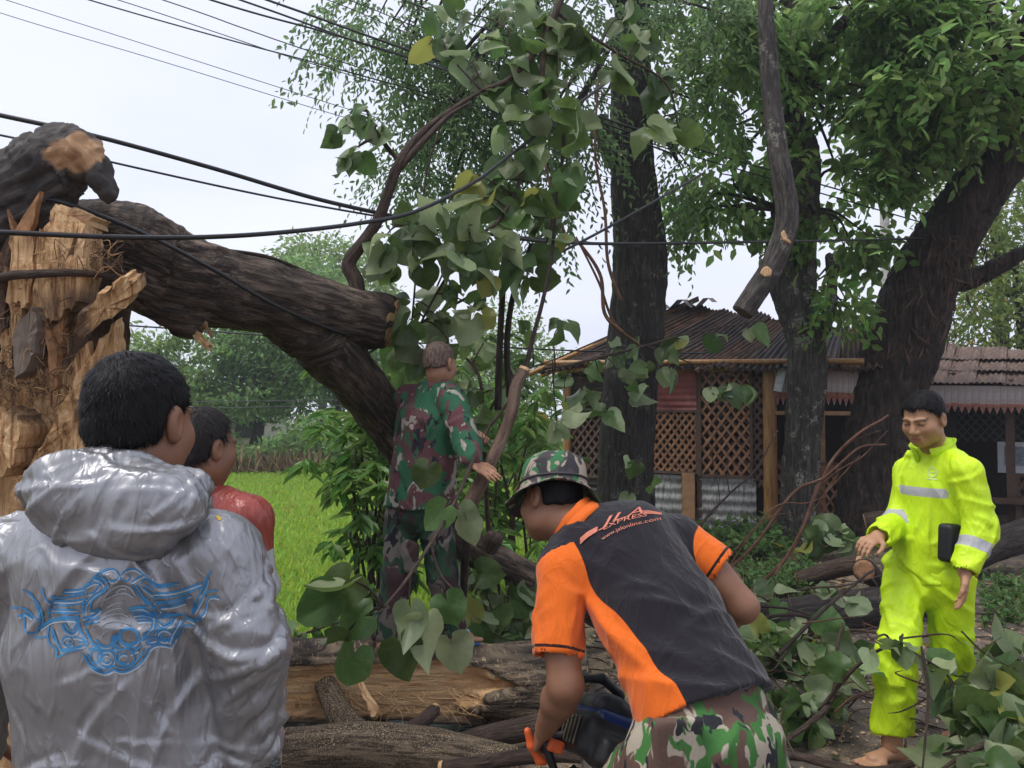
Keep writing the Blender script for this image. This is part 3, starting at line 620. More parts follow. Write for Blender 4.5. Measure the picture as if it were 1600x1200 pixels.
M_AWN_T = plain('awning scallop', (.30, .12, .085), .8, .5, 20)
M_POSTER = plain('white poster', (.55, .57, .58), .5, .08)
M_POSTER2 = plain('poster print', (.20, .23, .27), .5, .5, 30)
b = MatB('rust eaten roof tin'); v = b.coords(); n = b.noise(v, 5, 6, .7); b.set(Base_Color=b.ramp(n, [(.35, (.022, .017, .015)), (.52, (.085, .045, .028)), (.72, (.19, .105, .062))]), Roughness=.8); M_ROOFRUST = b.m
def corr(name, o, u, v, waves, amp, mat, parent, along='u', nu=None, nv=3, sag=0, thick=.004):
    """corrugated sheet spanning vectors u,v from corner o; ridges repeat along 'u' (or v)"""
    o, u, v = (np.asarray(a, float) for a in (o, u, v)); n = norm(np.cross(u, v)); nu = nu or waves*6; 
    a, c = np.meshgrid(np.linspace(0, 1, nu+1), np.linspace(0, 1, nv+1), indexing='ij')
    p = o+a[..., None]*u+c[..., None]*v+(amp*np.sin(a*waves*2*np.pi)+sag*np.sin(c*np.pi)*vnoise(np.stack([a*3, c*2, a*0+o[0]], -1)))[..., None]*n
    i, j = np.meshgrid(np.arange(nu), np.arange(nv), indexing='ij'); w = nv+1; Q = np.stack([i*w+j, (i+1)*w+j, (i+1)*w+j+1, i*w+j+1], -1).reshape(-1, 4); V = p.reshape(-1, 3)
    m = len(V); return mesh_np(name, np.vstack([V, V-n*thick]), np.vstack([Q, Q[:, ::-1]+m]), mat, parent)
def lattice(parent, o, u, v, w, h, sp, sw, mat, ang=55, two=True, frame=None, name='lattice_panel'):
    """diamond lattice in the rectangle o + [0,w]u + [0,h]v; each slat its own piece"""
    o, u, v = np.asarray(o, float), norm(u), norm(v); n = norm(np.cross(u, v)); n = n if n[1] < 0 else -n
    pn = thing(name, '', '', o); del pn['label']; del pn['category']; pn.parent = parent; pn.location = Vector(o-WLOC[parent.name])
    t = math.tan(math.radians(ang))
    for sgn, off in ((1, .012), (-1, .0)):
        x0 = -h/t if sgn > 0 else 0; x1 = w if sgn > 0 else w+h/t; x = x0+sp*.4
        while x < x1:
            # line: s -> (x + sgn*s/t, s)
            s0, s1 = 0, h
            if sgn > 0: s0 = max(s0, -x*t); s1 = min(s1, (w-x)*t)
            else: s0 = max(s0, (x-w)*t); s1 = min(s1, x*t)
            if s1-s0 > .06:
                jit = random.uniform(-.008, .008)
                a = o+u*(x+sgn*s0/t+jit)+v*s0+n*off; e = o+u*(x+sgn*s1/t-jit)+v*s1+n*off
                bar('slat', a, e, sw*random.uniform(.85, 1.1), .008, mat, pn, up=n)
            x += sp*random.uniform(.96, 1.04)
    if frame:
        for a, e in ((o, o+u*w), (o+v*h, o+u*w+v*h)): bar('rail', a-u*.02+n*.02, e+u*.02+n*.02, .035, .03, frame, pn, up=n)
        for a, e in ((o, o+v*h), (o+u*w, o+u*w+v*h)): bar('stile', a+n*.024, e+n*.024, .035, .03, frame, pn, up=n)
    return pn
def bamboo(name, a, b, r, mat, parent, nodes=6):
    a, b = np.asarray(a, float), np.asarray(b, float); mb = MB(); n = nodes*6; t = np.linspace(0, 1, n)
    f = (t*nodes) % 1; R = r*(1+.13*np.exp(-((np.minimum(f, 1-f))/.06)**2)); C = a+(b-a)*t[:, None]
    V, Q, T, bk = tube_geo(C, R, seg=10, n=n); mb.add(V, Q, T); return mb.obj(name, mat, parent)
def hut():
    # front wall runs from the far corner at left to the near corner at right, floor level 0
    yA, yB = 10.9, 9.75; A = np.array([D(885, yA), yA, 0]); Bc = np.array([D(1204, yB), yB, 0]); u = norm(Bc-A); Lw = np.linalg.norm(Bc-A); n = np.array([u[1], -u[0], 0])
    t = thing('bamboo_hut', 'ramshackle bamboo hut with tin roof, lattice walls and red tin panel', 'hut', A)
    up = np.array([0, 0, 1.])
    def xs(px):                          # distance along the wall seen at this pixel column
        k = (px-800)/F; return (k*A[1]-A[0])/(u[0]-k*u[1])
    def zz(py, s): return CAMZ-(py-640)/F*(A[1]+u[1]*s)
    def q(px, py, off=0): s = xs(px); return A+u*s+up*zz(py, s)+n*off
    def panel(fn, x0, x1, y0, y1, **k):
        s0, s1 = xs(x0), xs(x1); o = A+u*s0+up*zz(y1, s0); return o, u*(s1-s0), up*(zz(y0, s0)-zz(y1, s0))
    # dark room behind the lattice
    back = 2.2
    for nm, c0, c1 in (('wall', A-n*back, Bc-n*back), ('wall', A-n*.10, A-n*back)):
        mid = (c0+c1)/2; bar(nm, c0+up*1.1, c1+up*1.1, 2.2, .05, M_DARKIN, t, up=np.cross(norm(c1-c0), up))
    # tin and lattice of the front, left of the big trunk
    for (x0, x1, y0, y1, m, w) in ((886, 962, 588, 648, M_TIN_DARK, 7), (886, 962, 742, 800, M_TIN_DARK, 6), (1016, 1091, 571, 640, M_TIN_RED, 7), (958, 1064, 738, 832, M_TIN_GREY, 6), (1088, 1180, 744, 836, M_TIN_GREY, 6)):
        o, uu, vv = panel(None, x0, x1, y0, y1); corr('tin_sheet', o+n*.01, vv, uu, w, .012, m, t, nv=8, sag=.02)
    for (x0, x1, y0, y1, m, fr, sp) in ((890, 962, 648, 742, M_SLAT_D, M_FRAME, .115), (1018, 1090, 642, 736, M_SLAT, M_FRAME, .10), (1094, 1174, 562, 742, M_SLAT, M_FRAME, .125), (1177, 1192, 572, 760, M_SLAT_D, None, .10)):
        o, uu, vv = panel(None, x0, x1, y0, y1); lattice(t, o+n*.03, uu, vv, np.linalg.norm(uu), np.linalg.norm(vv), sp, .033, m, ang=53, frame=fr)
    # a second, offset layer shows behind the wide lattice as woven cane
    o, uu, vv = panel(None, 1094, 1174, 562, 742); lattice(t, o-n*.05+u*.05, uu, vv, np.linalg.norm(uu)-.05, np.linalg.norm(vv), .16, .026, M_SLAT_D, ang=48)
    for x, m, w in ((1076, M_POST, .17), ):
        s = xs(x); bar('post', A+u*s+n*.06, A+u*s+up*zz(738, s)+n*.06, w, .05, m, t, up=n)
    s = xs(1203); bamboo('bamboo_post', A+u*s+n*.05-up*.05, A+u*s+up*zz(562, s)+n*.05, .088, M_BAMBOO, t, 7)
    s = xs(888); bamboo('bamboo_post', A+u*s+n*.05-up*.05, A+u*s+up*zz(575, s)+n*.05, .06, M_BAMBOO, t, 7)
    for s_ in (xs(1016), xs(1092)): bar('post', A+u*s_-up*.02+n*.0, A+u*s_+up*2.3, .06, .05, M_FRAME, t, up=n)
    # eave poles and roof
    for dz, r in ((0, .045), (.09, .035)):
        bamboo('bamboo_beam', A-u*.25+up*(2.18+dz)+n*(.12+dz), Bc+u*1.1+up*(2.13+dz*.6)+n*(.12+dz), r, M_BAMBOO, t, 10)
    e0 = A-u*.35+up*2.17+n*.32; e1 = Bc+u*1.3+up*2.08+n*.32
    r0 = A+u*1.45+up*3.12-n*1.0; r1 = Bc+u*1.15+up*2.66-n*1.0
    ns = 8; e00 = e0
    for i in range(ns):
        f0, f1 = i/ns, (i+1.12)/ns; e0 = e00+n*random.uniform(-.12, .14)+up*random.uniform(-.05, .05); a0 = e0+(e1-e0)*f0; a1 = e0+(e1-e0)*min(f1, 1); b0 = r0+(r1-r0)*f0; b1 = r0+(r1-r0)*min(f1, 1)
        lift = up*(.012*(i % 2)+.02*random.random()); uu = a1-a0; vv = ((b0+b1)/2-(a0+a1)/2)*random.uniform(.97, 1.05)
        # skewed sheets: ridges run up the slope
        w = 7; a_, c_ = np.meshgrid(np.linspace(0, 1, w*6+1), np.linspace(0, 1, 6), indexing='ij'); nn = norm(np.cross(uu, vv))
        p = (a0+(a1-a0)*a_[..., None])*(1-c_[..., None])+(b0+(b1-b0)*a_[..., None])*c_[..., None]+(.026*np.sin(a_*w*2*np.pi)+.07*vnoise(np.stack([a_*2, c_*2, a_*0+i], -1)))[..., None]*nn+lift
        k, l = np.meshgrid(np.arange(w*6), np.arange(5), indexing='ij'); Q = np.stack([k*6+l, (k+1)*6+l, (k+1)*6+l+1, k*6+l+1], -1).reshape(-1, 4); Vv = p.reshape(-1, 3)
        mesh_np('roof_sheet', np.vstack([Vv, Vv-nn*.006]), np.vstack([Q, Q[:, ::-1]+len(Vv)]), (M_TIN_DARK, M_ROOFRUST, M_TIN_DARK)[i % 3], t)
    # back slope and the hipped end with its rafters
    bk = [r0, r1, r1-n*1.6-up*.75, r0-n*1.6-up*.9]; mesh_np('roof_sheet', np.array(bk), np.array([[0, 1, 2, 3]]), M_TIN_DARK, t, smooth=False)
    h0 = A-u*.45+up*2.1+n*.35; h1 = A-u*.45+up*2.1-n*2.6
    for i in range(7):
        f = i/6.0; a = h0+(h1-h0)*f; bamboo('rafter', a, r0+(a-h0)*.12+up*.0, .035, M_BAMBOO, t, 8)
    for i in range(5):
        f = .08+i*.2; a = h0+(r0-h0)*f+up*.06; c = h1+(r0-h1)*f+up*.06; w_ = (r0-h0)*.24
        mesh_np('roof_sheet', np.array([a, c, c+w_*.9, a+w_, a-up*.012, c-up*.012, c+w_*.9-up*.012, a+w_-up*.012])+up*.03*i*0, np.array([[0, 1, 2, 3], [7, 6, 5, 4], [0, 3, 7, 4], [0, 4, 5, 1]]), M_TIN_DARK, t, smooth=False)
    corr('ridge_cap', r0-u*.25-n*.2+up*.08, u*.75, n*.45-up*.06, 2, .07, M_TIN_DARK, t, nv=4)
    # open side under the fringe awning, right of the bamboo post
    a0 = q(1212, 582, .1); a1 = A+u*(xs(1345))+up*zz(580, xs(1345))+n*.1; 
    fr0, fr1 = a0, a1; L = np.linalg.norm(fr1-fr0); un = norm(fr1-fr0); nsc = 15
    for i in range(nsc):
        p0 = fr0+un*(L*i/nsc); p1 = fr0+un*(L*(i+.96)/nsc); h = .36+.02*random.random()
        mesh_np('awning_strip', np.array([p0, p1, p1-up*h*.86, (p0+p1)/2-up*(h+.06), p0-up*h*.86, p0+n*.006, p1+n*.006, p1+n*.006-up*h*.86, (p0+p1)/2+n*.006-up*(h+.06), p0+n*.006-up*h*.86]), [np.array([[5, 9, 7, 6], [0, 1, 2, 4]]), np.array([[9, 8, 7], [4, 2, 3]])], M_AWN, t, smooth=False)
        c = (p0+p1)/2; mesh_np('awning_scallop', np.array([c+n*.016-un*.06-up*h*.72, c+n*.016+un*.06-up*h*.72, c+n*.016-up*(h+.03)]), np.array([[0, 2, 1]]), M_AWN_T, t, smooth=False)
    bar('rail', fr0-up*.52, fr1-up*.52, .05, .03, M_POST, t, up=n)
    o, uu, vv = panel(None, 1212, 1312, 722, 835); lattice(t, o, uu, vv, np.linalg.norm(uu), np.linalg.norm(vv), .11, .03, M_SLAT, ang=58, frame=M_FRAME)
    for x in (1282, 1345): s = xs(x); bar('post', A+u*s-up*.05-n*.1, A+u*s+up*2.1-n*.1, .09, .09, M_POST, t, up=n)
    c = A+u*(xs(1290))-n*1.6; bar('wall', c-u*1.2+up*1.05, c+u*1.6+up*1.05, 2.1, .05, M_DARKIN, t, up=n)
    s = xs(1217); bar('signboard', A+u*s+up*zz(612, s)+n*.2, A+u*(s+.07)+up*zz(574, s)+n*.2, .10, .02, plain('white board', (.6, .6, .6)), t, up=n)
    return t
hut()
def stall():
    yA, yB = 10.6, 9.4; A = np.array([D(1432, yA), yA, 0]); Bc = np.array([D(1760, yB), yB, 0]); u = norm(Bc-A); n = np.array([u[1], -u[0], 0]); up = np.array([0, 0, 1.]); L = np.linalg.norm(Bc-A)
    t = thing('market_stall', 'open wayside stall with rusty roof and scalloped pink awning', 'stall', A)
    def zz(py, s): return CAMZ-(py-640)/F*(A[1]+u[1]*s)
    e0 = A-u*.35+up*1.97+n*.45; e1 = Bc+up*1.90+n*.45; r0 = A-u*.2+up*2.5-n*.9; r1 = Bc+up*2.35-n*.9
    for row in range(3):
        for i in range(8):
            f0, f1 = i/8, (i+1.15)/8; c0, c1 = row/3-.03, (row+1.15)/3
            pt = lambda f, c: (e0+(e1-e0)*f)*(1-c)+(r0+(r1-r0)*f)*c
            a, b_, c_, d_ = pt(f0, c0), pt(f1, c0), pt(f1, c1), pt(f0, c1); lift = up*(.018*row+.012*(i % 2)+.02*random.random()); corr('roof_sheet', a+lift, b_-a, d_-a+up*random.uniform(-.05, .05), 6, .010, M_RUST, t, nv=5, sag=.07)
    mesh_np('roof_sheet', np.array([r0, r1, r1-n*1.2-up*.5, r0-n*1.2-up*.5]), np.array([[0, 1, 2, 3]]), M_RUST, t, smooth=False)
    corr('roof_sheet', A-u*1.0+up*2.28+n*.1, u*.95, -n*.9+up*.32, 6, .02, M_TIN_DARK, t, nv=3)
    nsc = 34; f0, f1 = e0-up*.03-n*.02, e1-up*.03-n*.02
    for i in range(nsc):
        p0 = f0+(f1-f0)*(i/nsc); p1 = f0+(f1-f0)*((i+.97)/nsc); h = .30+.02*random.random()
        mesh_np('awning_strip', np.array([p0, p1, p1-up*h*.85, (p0+p1)/2-up*(h+.05), p0-up*h*.85, p0+n*.006, p1+n*.006, p1+n*.006-up*h*.85, (p0+p1)/2+n*.006-up*(h+.05), p0+n*.006-up*h*.85]), [np.array([[5, 9, 7, 6], [0, 1, 2, 4]]), np.array([[9, 8, 7], [4, 2, 3]])], M_AWN, t, smooth=False)
        c = (p0+p1)/2; mesh_np('awning_scallop', np.array([c+n*.016-u*.045-up*h*.75, c+n*.016+u*.045-up*h*.75, c+n*.016-up*(h+.04)]), np.array([[0, 2, 1]]), M_AWN_T, t, smooth=False)
    for f in (.02, .47, .93): bar('post', A+u*L*f-up*.05+n*.1, A+u*L*f+up*2.0+n*.1, .10, .10, M_FRAME, t, up=n)
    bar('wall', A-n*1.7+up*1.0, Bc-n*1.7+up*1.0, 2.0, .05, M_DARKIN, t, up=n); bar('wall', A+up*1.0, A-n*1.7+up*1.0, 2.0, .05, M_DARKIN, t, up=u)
    lattice(t, A+u*.45-n*.6+up*1.15, u, up, L-.6, .55, .11, .022, plain('green lattice slat', (.05, .07, .05)), ang=50)
    lattice(t, A+u*1.15+n*.05+up*.12, u, up, L-1.3, .62, .09, .03, M_SLAT_D, ang=62, frame=M_FRAME)
    o = A+u*.95-n*.3+up*.95; ps = bar('poster', o, o+u*.75, .42, .012, M_POSTER, t, up=n)
    for k in range(2): bar('poster_print', o+u*(.08+.34*k)+n*.01+up*.02, o+u*(.30+.34*k)+n*.01+up*.02, .26, .006, M_POSTER2, ps, up=n)
    bar('bench', A+u*.1+n*.3+up*.42, Bc+n*.3+up*.42, .3, .05, M_FRAME, t, up=up)
    for f in (.12, .5, .9): bar('bench_leg', A+u*L*f+n*.3-up*.03, A+u*L*f+n*.3+up*.40, .07, .07, M_FRAME, t, up=n)
stall()
# utility pole seen past the leaning trunk
pb = gbase(1387, 15); o = tube('utility_pole', [pb, pb+[0, 0, 3], pb+[0, 0, 7]], [.11, .10, .08], plain('pale concrete', (.45, .43, .40), .8), seg=14, n=14); tag(o, 'pale concrete utility pole behind the hut roof', 'pole')
# ================================================================ the fallen tree
def barked(V, N, axis_pts, amp, f=14, seed=0):
    """furrows along the nearest axis direction; returns displaced verts and bark coordinates"""
    A = np.asarray(axis_pts, float); T = norm(np.gradient(A, axis=0)); s = np.concatenate([[0], np.cumsum(np.linalg.norm(np.diff(A, axis=0), axis=1))])
    i = np.argmin(((V[:, None]-A[None])**2).sum(-1), 1) if len(V)*len(A) < 6e7 else np.zeros(len(V), int)
    d = V-A[i]; t = T[i]; al = (d*t).sum(1); per = d-t*al[:, None]; u = s[i]+al
    q = per+t*0; bk = np.stack([q[:, 0]+q[:, 1]*.3, q[:, 2]-q[:, 1]*.3, u], 1)+seed
    r = ridge(np.stack([bk[:, 0]*f, bk[:, 1]*f, bk[:, 2]*f*.16], 1), 2)
    return V+N*(amp*(r+.9*fbm(V*4+seed, 3)))[:, None], bk
b = MatB('torn trunk wood'); v = b.coords((1, 1, .08), attr='bk'); n = b.noise(v, 48, 6, .7, .5); n2 = b.noise(b.coords(attr='bk'), 14, 5, .65, .6)
tan = b.ramp(n, [(.36, (.17, .075, .028)), (.46, (.50, .28, .115)), (.62, (.74, .49, .26))]); dk = b.ramp(n2, [(.3, (.035, .02, .013)), (.6, (.13, .075, .042)), (.78, (.26, .16, .09))])
b.set(Base_Color=b.mix(b.attr('dk'), tan, dk), Roughness=.8); b.bump(b.math('ADD', n, n2), .8, .02); M_TORN = b.m
b = MatB('bark broken to wood'); v = b.coords((1, 1, .2), attr='bk'); n = b.noise(v, 26, 5, .6, .6)
bark = b.ramp(n, [(.33, (.018, .015, .014)), (.52, (.05, .042, .038)), (.7, (.11, .092, .08))]); wood = b.ramp(n, [(.3, (.30, .15, .07)), (.6, (.52, .31, .16)), (.8, (.60, .42, .25))])
b.set(Base_Color=b.mix(b.attr('wood'), bark, wood), Roughness=.75); b.bump(n, .8, .015); M_BARKWOOD = b.m
b = MatB('log broken to wood'); v = b.coords((1, 1, .13), attr='bk'); n = b.noise(v, 38, 6, .68, .8); n2 = b.noise(b.coords(attr='bk'), 80, 3)
bark = b.ramp(n, [(.38, (.022, .016, .011)), (.48, (.11, .078, .05)), (.62, (.30, .22, .14))]); wood = b.ramp(n, [(.28, (.40, .19, .075)), (.42, (.76, .45, .20)), (.72, (.88, .63, .36))])
b.set(Base_Color=b.mix(b.ramp(n2, [(.60, (0, 0, 0)), (.68, (.8, .8, .8))]), b.mix(b.attr('wood'), bark, wood), (.50, .36, .2)), Roughness=.8); b.bump(b.math('MULTIPLY_ADD', n2, .2, n), 1.0, .035); M_LOGWOOD = b.m
def prism(name, poly, depth, mat, parent, wob=.010, seed=0, sub=8, curve=0, attrs=None):
    """a split slab: outline polygon (3D, roughly flat) given real thickness and a fibrous face"""
    pp = np.vstack([poly, poly[:1]]); tt = np.linspace(0, len(poly), len(poly)*sub, endpoint=False); poly = np.stack([np.interp(tt, np.arange(len(pp)), pp[:, k]) for k in range(3)], 1); poly = poly+np.stack([.007*vnoise(np.c_[tt*5.1+seed*5, tt*0, tt*0+k]) for k in range(3)], 1)*np.array([1, .3, 2.2]); c = poly.mean(0); nrm = norm(np.cross(poly[len(poly)//3]-poly[0], poly[2*len(poly)//3]-poly[0])); nrm = nrm if nrm[1] < 0 else -nrm
    m = len(poly); rings = []
    for k in (1., .75, .5, .25): rings.append(c+(poly-c)*k)
    fr = np.concatenate(rings+[c[None]]); fr = fr+nrm*(wob*ridge(np.stack([fr[:, 0]*30, fr[:, 1]*30, fr[:, 2]*5+seed], 1), 2)+curve*(1-((fr-c)**2).sum(1)/((poly-c)**2).sum(1).max()))[:, None]
    bkp = rings[0]-nrm*depth; V = np.concatenate([fr, bkp, c[None]-nrm*depth]); Q = []; T = []
    for j in range(m):
        j2 = (j+1) % m
        for k in range(3): Q.append((k*m+j, k*m+j2, (k+1)*m+j2, (k+1)*m+j))
        T.append((3*m+j, 3*m+j2, 4*m)); Q.append((j2, j, 4*m+1+j, 4*m+1+j2)); T.append((4*m+1+j2, 4*m+1+j, 5*m+1))
    o = mesh_np(name, V, [np.array(Q), np.array(T)], mat, parent, attrs={'bk': V, 'dk': .9*sstep(.05, .45, fbm(V*np.array([9, 9, 3.5])+seed, 3)), 'wood': np.ones(len(V))}, smooth=False); return o
SHARD = [M_TORN, plain('dark torn wood', (.075, .042, .025), .85, .5, 30, bump=.6), plain('brown torn wood', (.17, .095, .052), .85, .5, 30, bump=.6), plain('orange torn wood', (.36, .19, .085), .8, .4, 30, bump=.6)]
def fallen_tree():
    base = np.array([-2.4, 3.5, gz(-2.4, 3.5)]); t = thing('fallen_tree', 'storm-broken tree with torn tan trunk and thick limb bent to the ground', 'fallen tree', base)
    # broken standing trunk
    S = SDF((-3.3, 2.6, -.15), (-1.4, 4.4, 2.75), .022)
    S.ecap((-2.45, 3.55, -.2), (-2.4, 3.5, 1.2), .66, .60, k=.1); S.ecap((-2.4, 3.5, 1.2), (-2.3, 3.45, 2.15), .56, .44, k=.1)
    S.fn(lambda F, X, Y, Z: np.maximum(F, (2.9+.12*np.sin(X*9)+.10*np.sin(Z*5+X*4)-Y)*.8)) 
    V, Q = S.mesh(1); N = vnormals(V, Q)
    V = V+N*(.05*ridge(np.stack([V[:, 0]*15, V[:, 1]*15, V[:, 2]*2.0], 1), 3)+.07*fbm(V*4, 3))[:, None]
    zz = V[:, 2]; px = V[:, 0]/V[:, 1]*F+800
    dk = sstep(-.05, .25, fbm(np.stack([V[:, 0]*2.6, V[:, 1], V[:, 2]*1.3], 1)+4.2, 3)+.34-.9*np.abs(zz-1.78)); dk = np.maximum(dk, sstep(3.2, 3.6, V[:, 1]))
    mesh_np('trunk', V, Q, M_TORN, t, attrs={'bk': V, 'dk': dk})
    # long pale slab split off along the trunk's side
    prism('splinter', PX((22, 775, 2.795), (60, 705, 2.775), (95, 640, 2.765), (130, 575, 2.765), (168, 520, 2.785), (182, 500, 2.835), (190, 560, 2.865), (192, 640, 2.865), (190, 700, 2.815), (150, 735, 2.775), (95, 785, 2.765)), .12, M_TORN, t, curve=.03, seed=1)
    prism('splinter', PX((0, 640, 2.755), (22, 640, 2.735), (38, 670, 2.735), (30, 720, 2.735), (5, 745, 2.755), (-40, 740, 2.775), (-40, 650, 2.775)), .10, M_TORN, t, curve=.02, seed=2)
    prism('splinter', PX((118, 520, 2.715), (128, 488, 2.695), (165, 455, 2.675), (190, 432, 2.665), (216, 436, 2.675), (217, 456, 2.685), (190, 480, 2.705), (160, 500, 2.715), (130, 528, 2.715)), .09, M_TORN, t, curve=.015, seed=3)
    prism('splinter', PX((62, 370, 2.775), (92, 330, 2.775), (135, 350, 2.775), (140, 420, 2.755), (120, 480, 2.745), (80, 500, 2.745), (58, 450, 2.755)), .10, M_TORN, t, curve=.02, seed=4)
    prism('splinter', PX((18, 365, 2.755), (52, 362, 2.755), (55, 430, 2.735), (40, 480, 2.735), (12, 470, 2.745)), .07, M_TORN, t, seed=5)
    prism('splinter', PX((20, 520, 2.715), (48, 480, 2.705), (62, 500, 2.705), (48, 560, 2.705), (25, 590, 2.715)), .05, plain('weathered grey wood', (.17, .13, .10)), t, seed=6)
    prism('splinter', PX((80, 355, 2.835), (84, 330, 2.835), (98, 320, 2.835), (130, 326, 2.845), (148, 338, 2.855), (140, 356, 2.855), (110, 362, 2.835)), .16, M_WOOD, t, curve=.05, seed=7)
    # upright shards and slivers left standing on the break
    for k in range(34):
        px_, py_ = random.uniform(-20, 165), random.uniform(370, 600); w = random.uniform(9, 30); h = random.uniform(60, 150); lean = random.gauss(8, 16); d = 2.78+random.uniform(-.03, .07)+(.02 if px_ > 120 else 0)
        if py_+h*.5 > 760 or (px_ > 130 and py_ < 560): continue
        prism('shard', PX((px_-w*.5, py_+h*.5, d), (px_-w*.6, py_, d-.01), (px_+lean, py_-h*.5, d-.02), (px_+w*.5, py_+h*.05, d-.01), (px_+w*.45, py_+h*.45, d)), .03, SHARD[(0, 3, 2, 0, 1)[k % 5]], t, seed=20+k, wob=.006, sub=3)
    # loose fibres of the torn heart
    mb = MB(); n = 420
    for k in range(n):
        px_, py_ = random.uniform(-10, 120), random.gauss(560, 50)
        if random.random() < .25: px_, py_ = random.uniform(60, 190), random.uniform(385, 430)
        a = P(px_, min(py_, 720), random.uniform(2.72, 2.86)); d = np.array([random.gauss(0, 1), random.gauss(-.3, .5), random.gauss(-.3, .8)]); d = d/np.linalg.norm(d)*random.uniform(.02, .085); c = np.array([random.gauss(0, .02), random.gauss(0, .02), random.gauss(0, .03)])
        V, Q, T, bk = tube_geo([a-d*.5, a+c, a+d*.5], [.0012, random.uniform(.0012, .003), .0008], seg=4, n=7, caps=False); mb.add(V, Q, None, bk=bk, dk=np.full(len(V), random.choice([.2, .5, .8, 1, 1])))
    mb.obj('fibres', M_TORN, t)['kind'] = 'stuff'
    tube('dead_root', PX((-20, 445, 2.72), (10, 432, 2.70), (60, 428, 2.70), (120, 426, 2.72), (180, 432, 2.82)), [.018, .018, .016, .014, .008], M_TWIG, t, seg=8, wob=.02)
    # hooked bark piece on top
    hk = PX((-90, 350, 3.0), (-20, 318, 2.98), (30, 292, 2.95), (75, 262, 2.93), (105, 236, 2.92), (128, 246, 2.92), (146, 266, 2.92), (158, 292, 2.92), (170, 302, 2.92))
    S = SDF(hk.min(0)-.3, hk.max(0)+.25, .011)
    S.chain(hk, [.16, .15, .125, .105, .075, .062, .045, .032, .016], k=.05); S.chain(PX((20, 350, 2.96), (60, 300, 2.95), (92, 262, 2.93)), [.13, .09, .07], k=.06); S.chain(PX((105, 240, 2.92), (85, 225, 2.92), (76, 217, 2.92)), [.05, .03, .012], k=.04)
    S.chain(PX((90, 290, 2.95), (70, 340, 2.95)), [.05, .08], k=.05); S.ell(P(132, 300, 2.90), (.05, .2, .045), k=.03, sub=True)
    V, Q = S.mesh(1); N = vnormals(V, Q); V, bk = barked(V, N, hk, .016, 26); V = V+N*(.016*fbm(V*17, 3)+.012*ridge(V*np.array([34, 34, 20]), 2))[:, None]; c = V/V[:, 1:2]
    px, py = 800+V[:, 0]/V[:, 1]*F, 640-(V[:, 2]-1.6)/V[:, 1]*F
    wood = sstep(-.12, .12, 1-np.hypot((px-112)/44, (py-236)/30)+.45*fbm(V*22, 2))
    mesh_np('bark_hook', V, Q, M_BARKWOOD, t, attrs={'bk': bk, 'wood': wood})
    # the limb: one arm sawn off, the other bent to the ground
    L1 = PX((110, 395, 3.25), (190, 395, 3.3), (260, 425, 3.4), (340, 445, 3.5), (430, 468, 3.7), (520, 488, 3.95), (612, 505, 4.18)); R1 = [.20, .205, .195, .172, .154, .142, .134]
    L2 = PX((430, 480, 3.72), (500, 535, 3.95), (552, 590, 4.2), (600, 650, 4.45), (640, 715, 4.65), (680, 780, 4.8), (730, 850, 4.95), (790, 882, 5.0), (850, 912, 5.0), (930, 960, 5.05), (990, 1000, 5.1)); R2 = [.13, .142, .138, .132, .122, .11, .095, .085, .08, .075, .06]
    S = SDF(np.minimum(L1.min(0), L2.min(0))-.32, np.maximum(L1.max(0), L2.max(0))+.32, .016)
    for L, R in ((L1, R1), (L2, R2)):
        C = catmull(L, 40); S.chain(C, np.interp(np.linspace(0, 1, 40), np.linspace(0, 1, len(R)), R), k=.018)
    S.chain(PX((250, 450, 3.35), (285, 492, 3.38), (292, 508, 3.38)), [.12, .07, .05], k=.06); S.chain(PX((150, 350, 3.15), (210, 372, 3.2), (260, 400, 3.3)), [.06, .10, .12], k=.05)
    ax = norm(L1[-1]-L1[-2]); cutn = norm(np.array([.93, -.10, -.22])); S.fn(lambda F, X, Y, Z: np.where((Z > 1.78) & (X > -1.0), np.maximum(F, (X-L1[-1][0])*cutn[0]+(Y-L1[-1][1])*cutn[1]+(Z-L1[-1][2])*cutn[2]), F))
    V, Q = S.mesh(1); N = vnormals(V, Q); V, bk = barked(V, N, np.vstack([catmull(L1, 60), catmull(L2, 80)[8:]]), .018, 27)
    lm = mesh_np('limb', V, Q, M_BARK_LIMB, t, attrs={'bk': bk})
    disc('cut_face', L1[-1]+cutn*.006, cutn, .131, M_WOOD, lm, jag=.06, seed=2)
    prism('splinter', PX((283, 505, 3.38), (297, 503, 3.37), (331, 540, 3.34), (318, 545, 3.34)), .03, M_WOOD, lm, seed=9, wob=.004)
    prism('splinter', PX((302, 498, 3.38), (311, 494, 3.38), (333, 524, 3.36), (328, 525, 3.36)), .02, M_TORN, lm, seed=10, wob=.003)
    S = SDF(P(765, 850, 5.0)-.16, P(765, 850, 5.0)+.2, .008); S.ecap(P(758, 868, 4.95), P(772, 842, 4.9), .05, .055, k=.02); V, Q = S.mesh(1); V, bk = barked(V, vnormals(V, Q), PX((758, 868, 4.95), (772, 842, 4.9)), .008, 24); mesh_np('knot', V, Q, M_TWIG, lm, attrs={'bk': bk})
    # upright side shoot growing from the limb
    sh = PX((560, 470, 4.05), (556, 440, 4.05), (545, 412, 4.05), (566, 380, 4.05), (590, 345, 4.08), (607, 300, 4.1), (625, 252, 4.12), (662, 205, 4.2), (705, 172, 4.3), (752, 142, 4.4))
    tube('shoot', sh, [.046, .043, .040, .034, .030, .028, .025, .020, .014, .007], M_TWIG, lm, seg=14, n=70, bark=.003, bfreq=30)
    tube('shoot', PX((625, 262, 4.12), (660, 222, 4.15), (700, 182, 4.25), (735, 160, 4.3)), [.02, .018, .014, .006], M_TWIG, lm, seg=8, n=20)
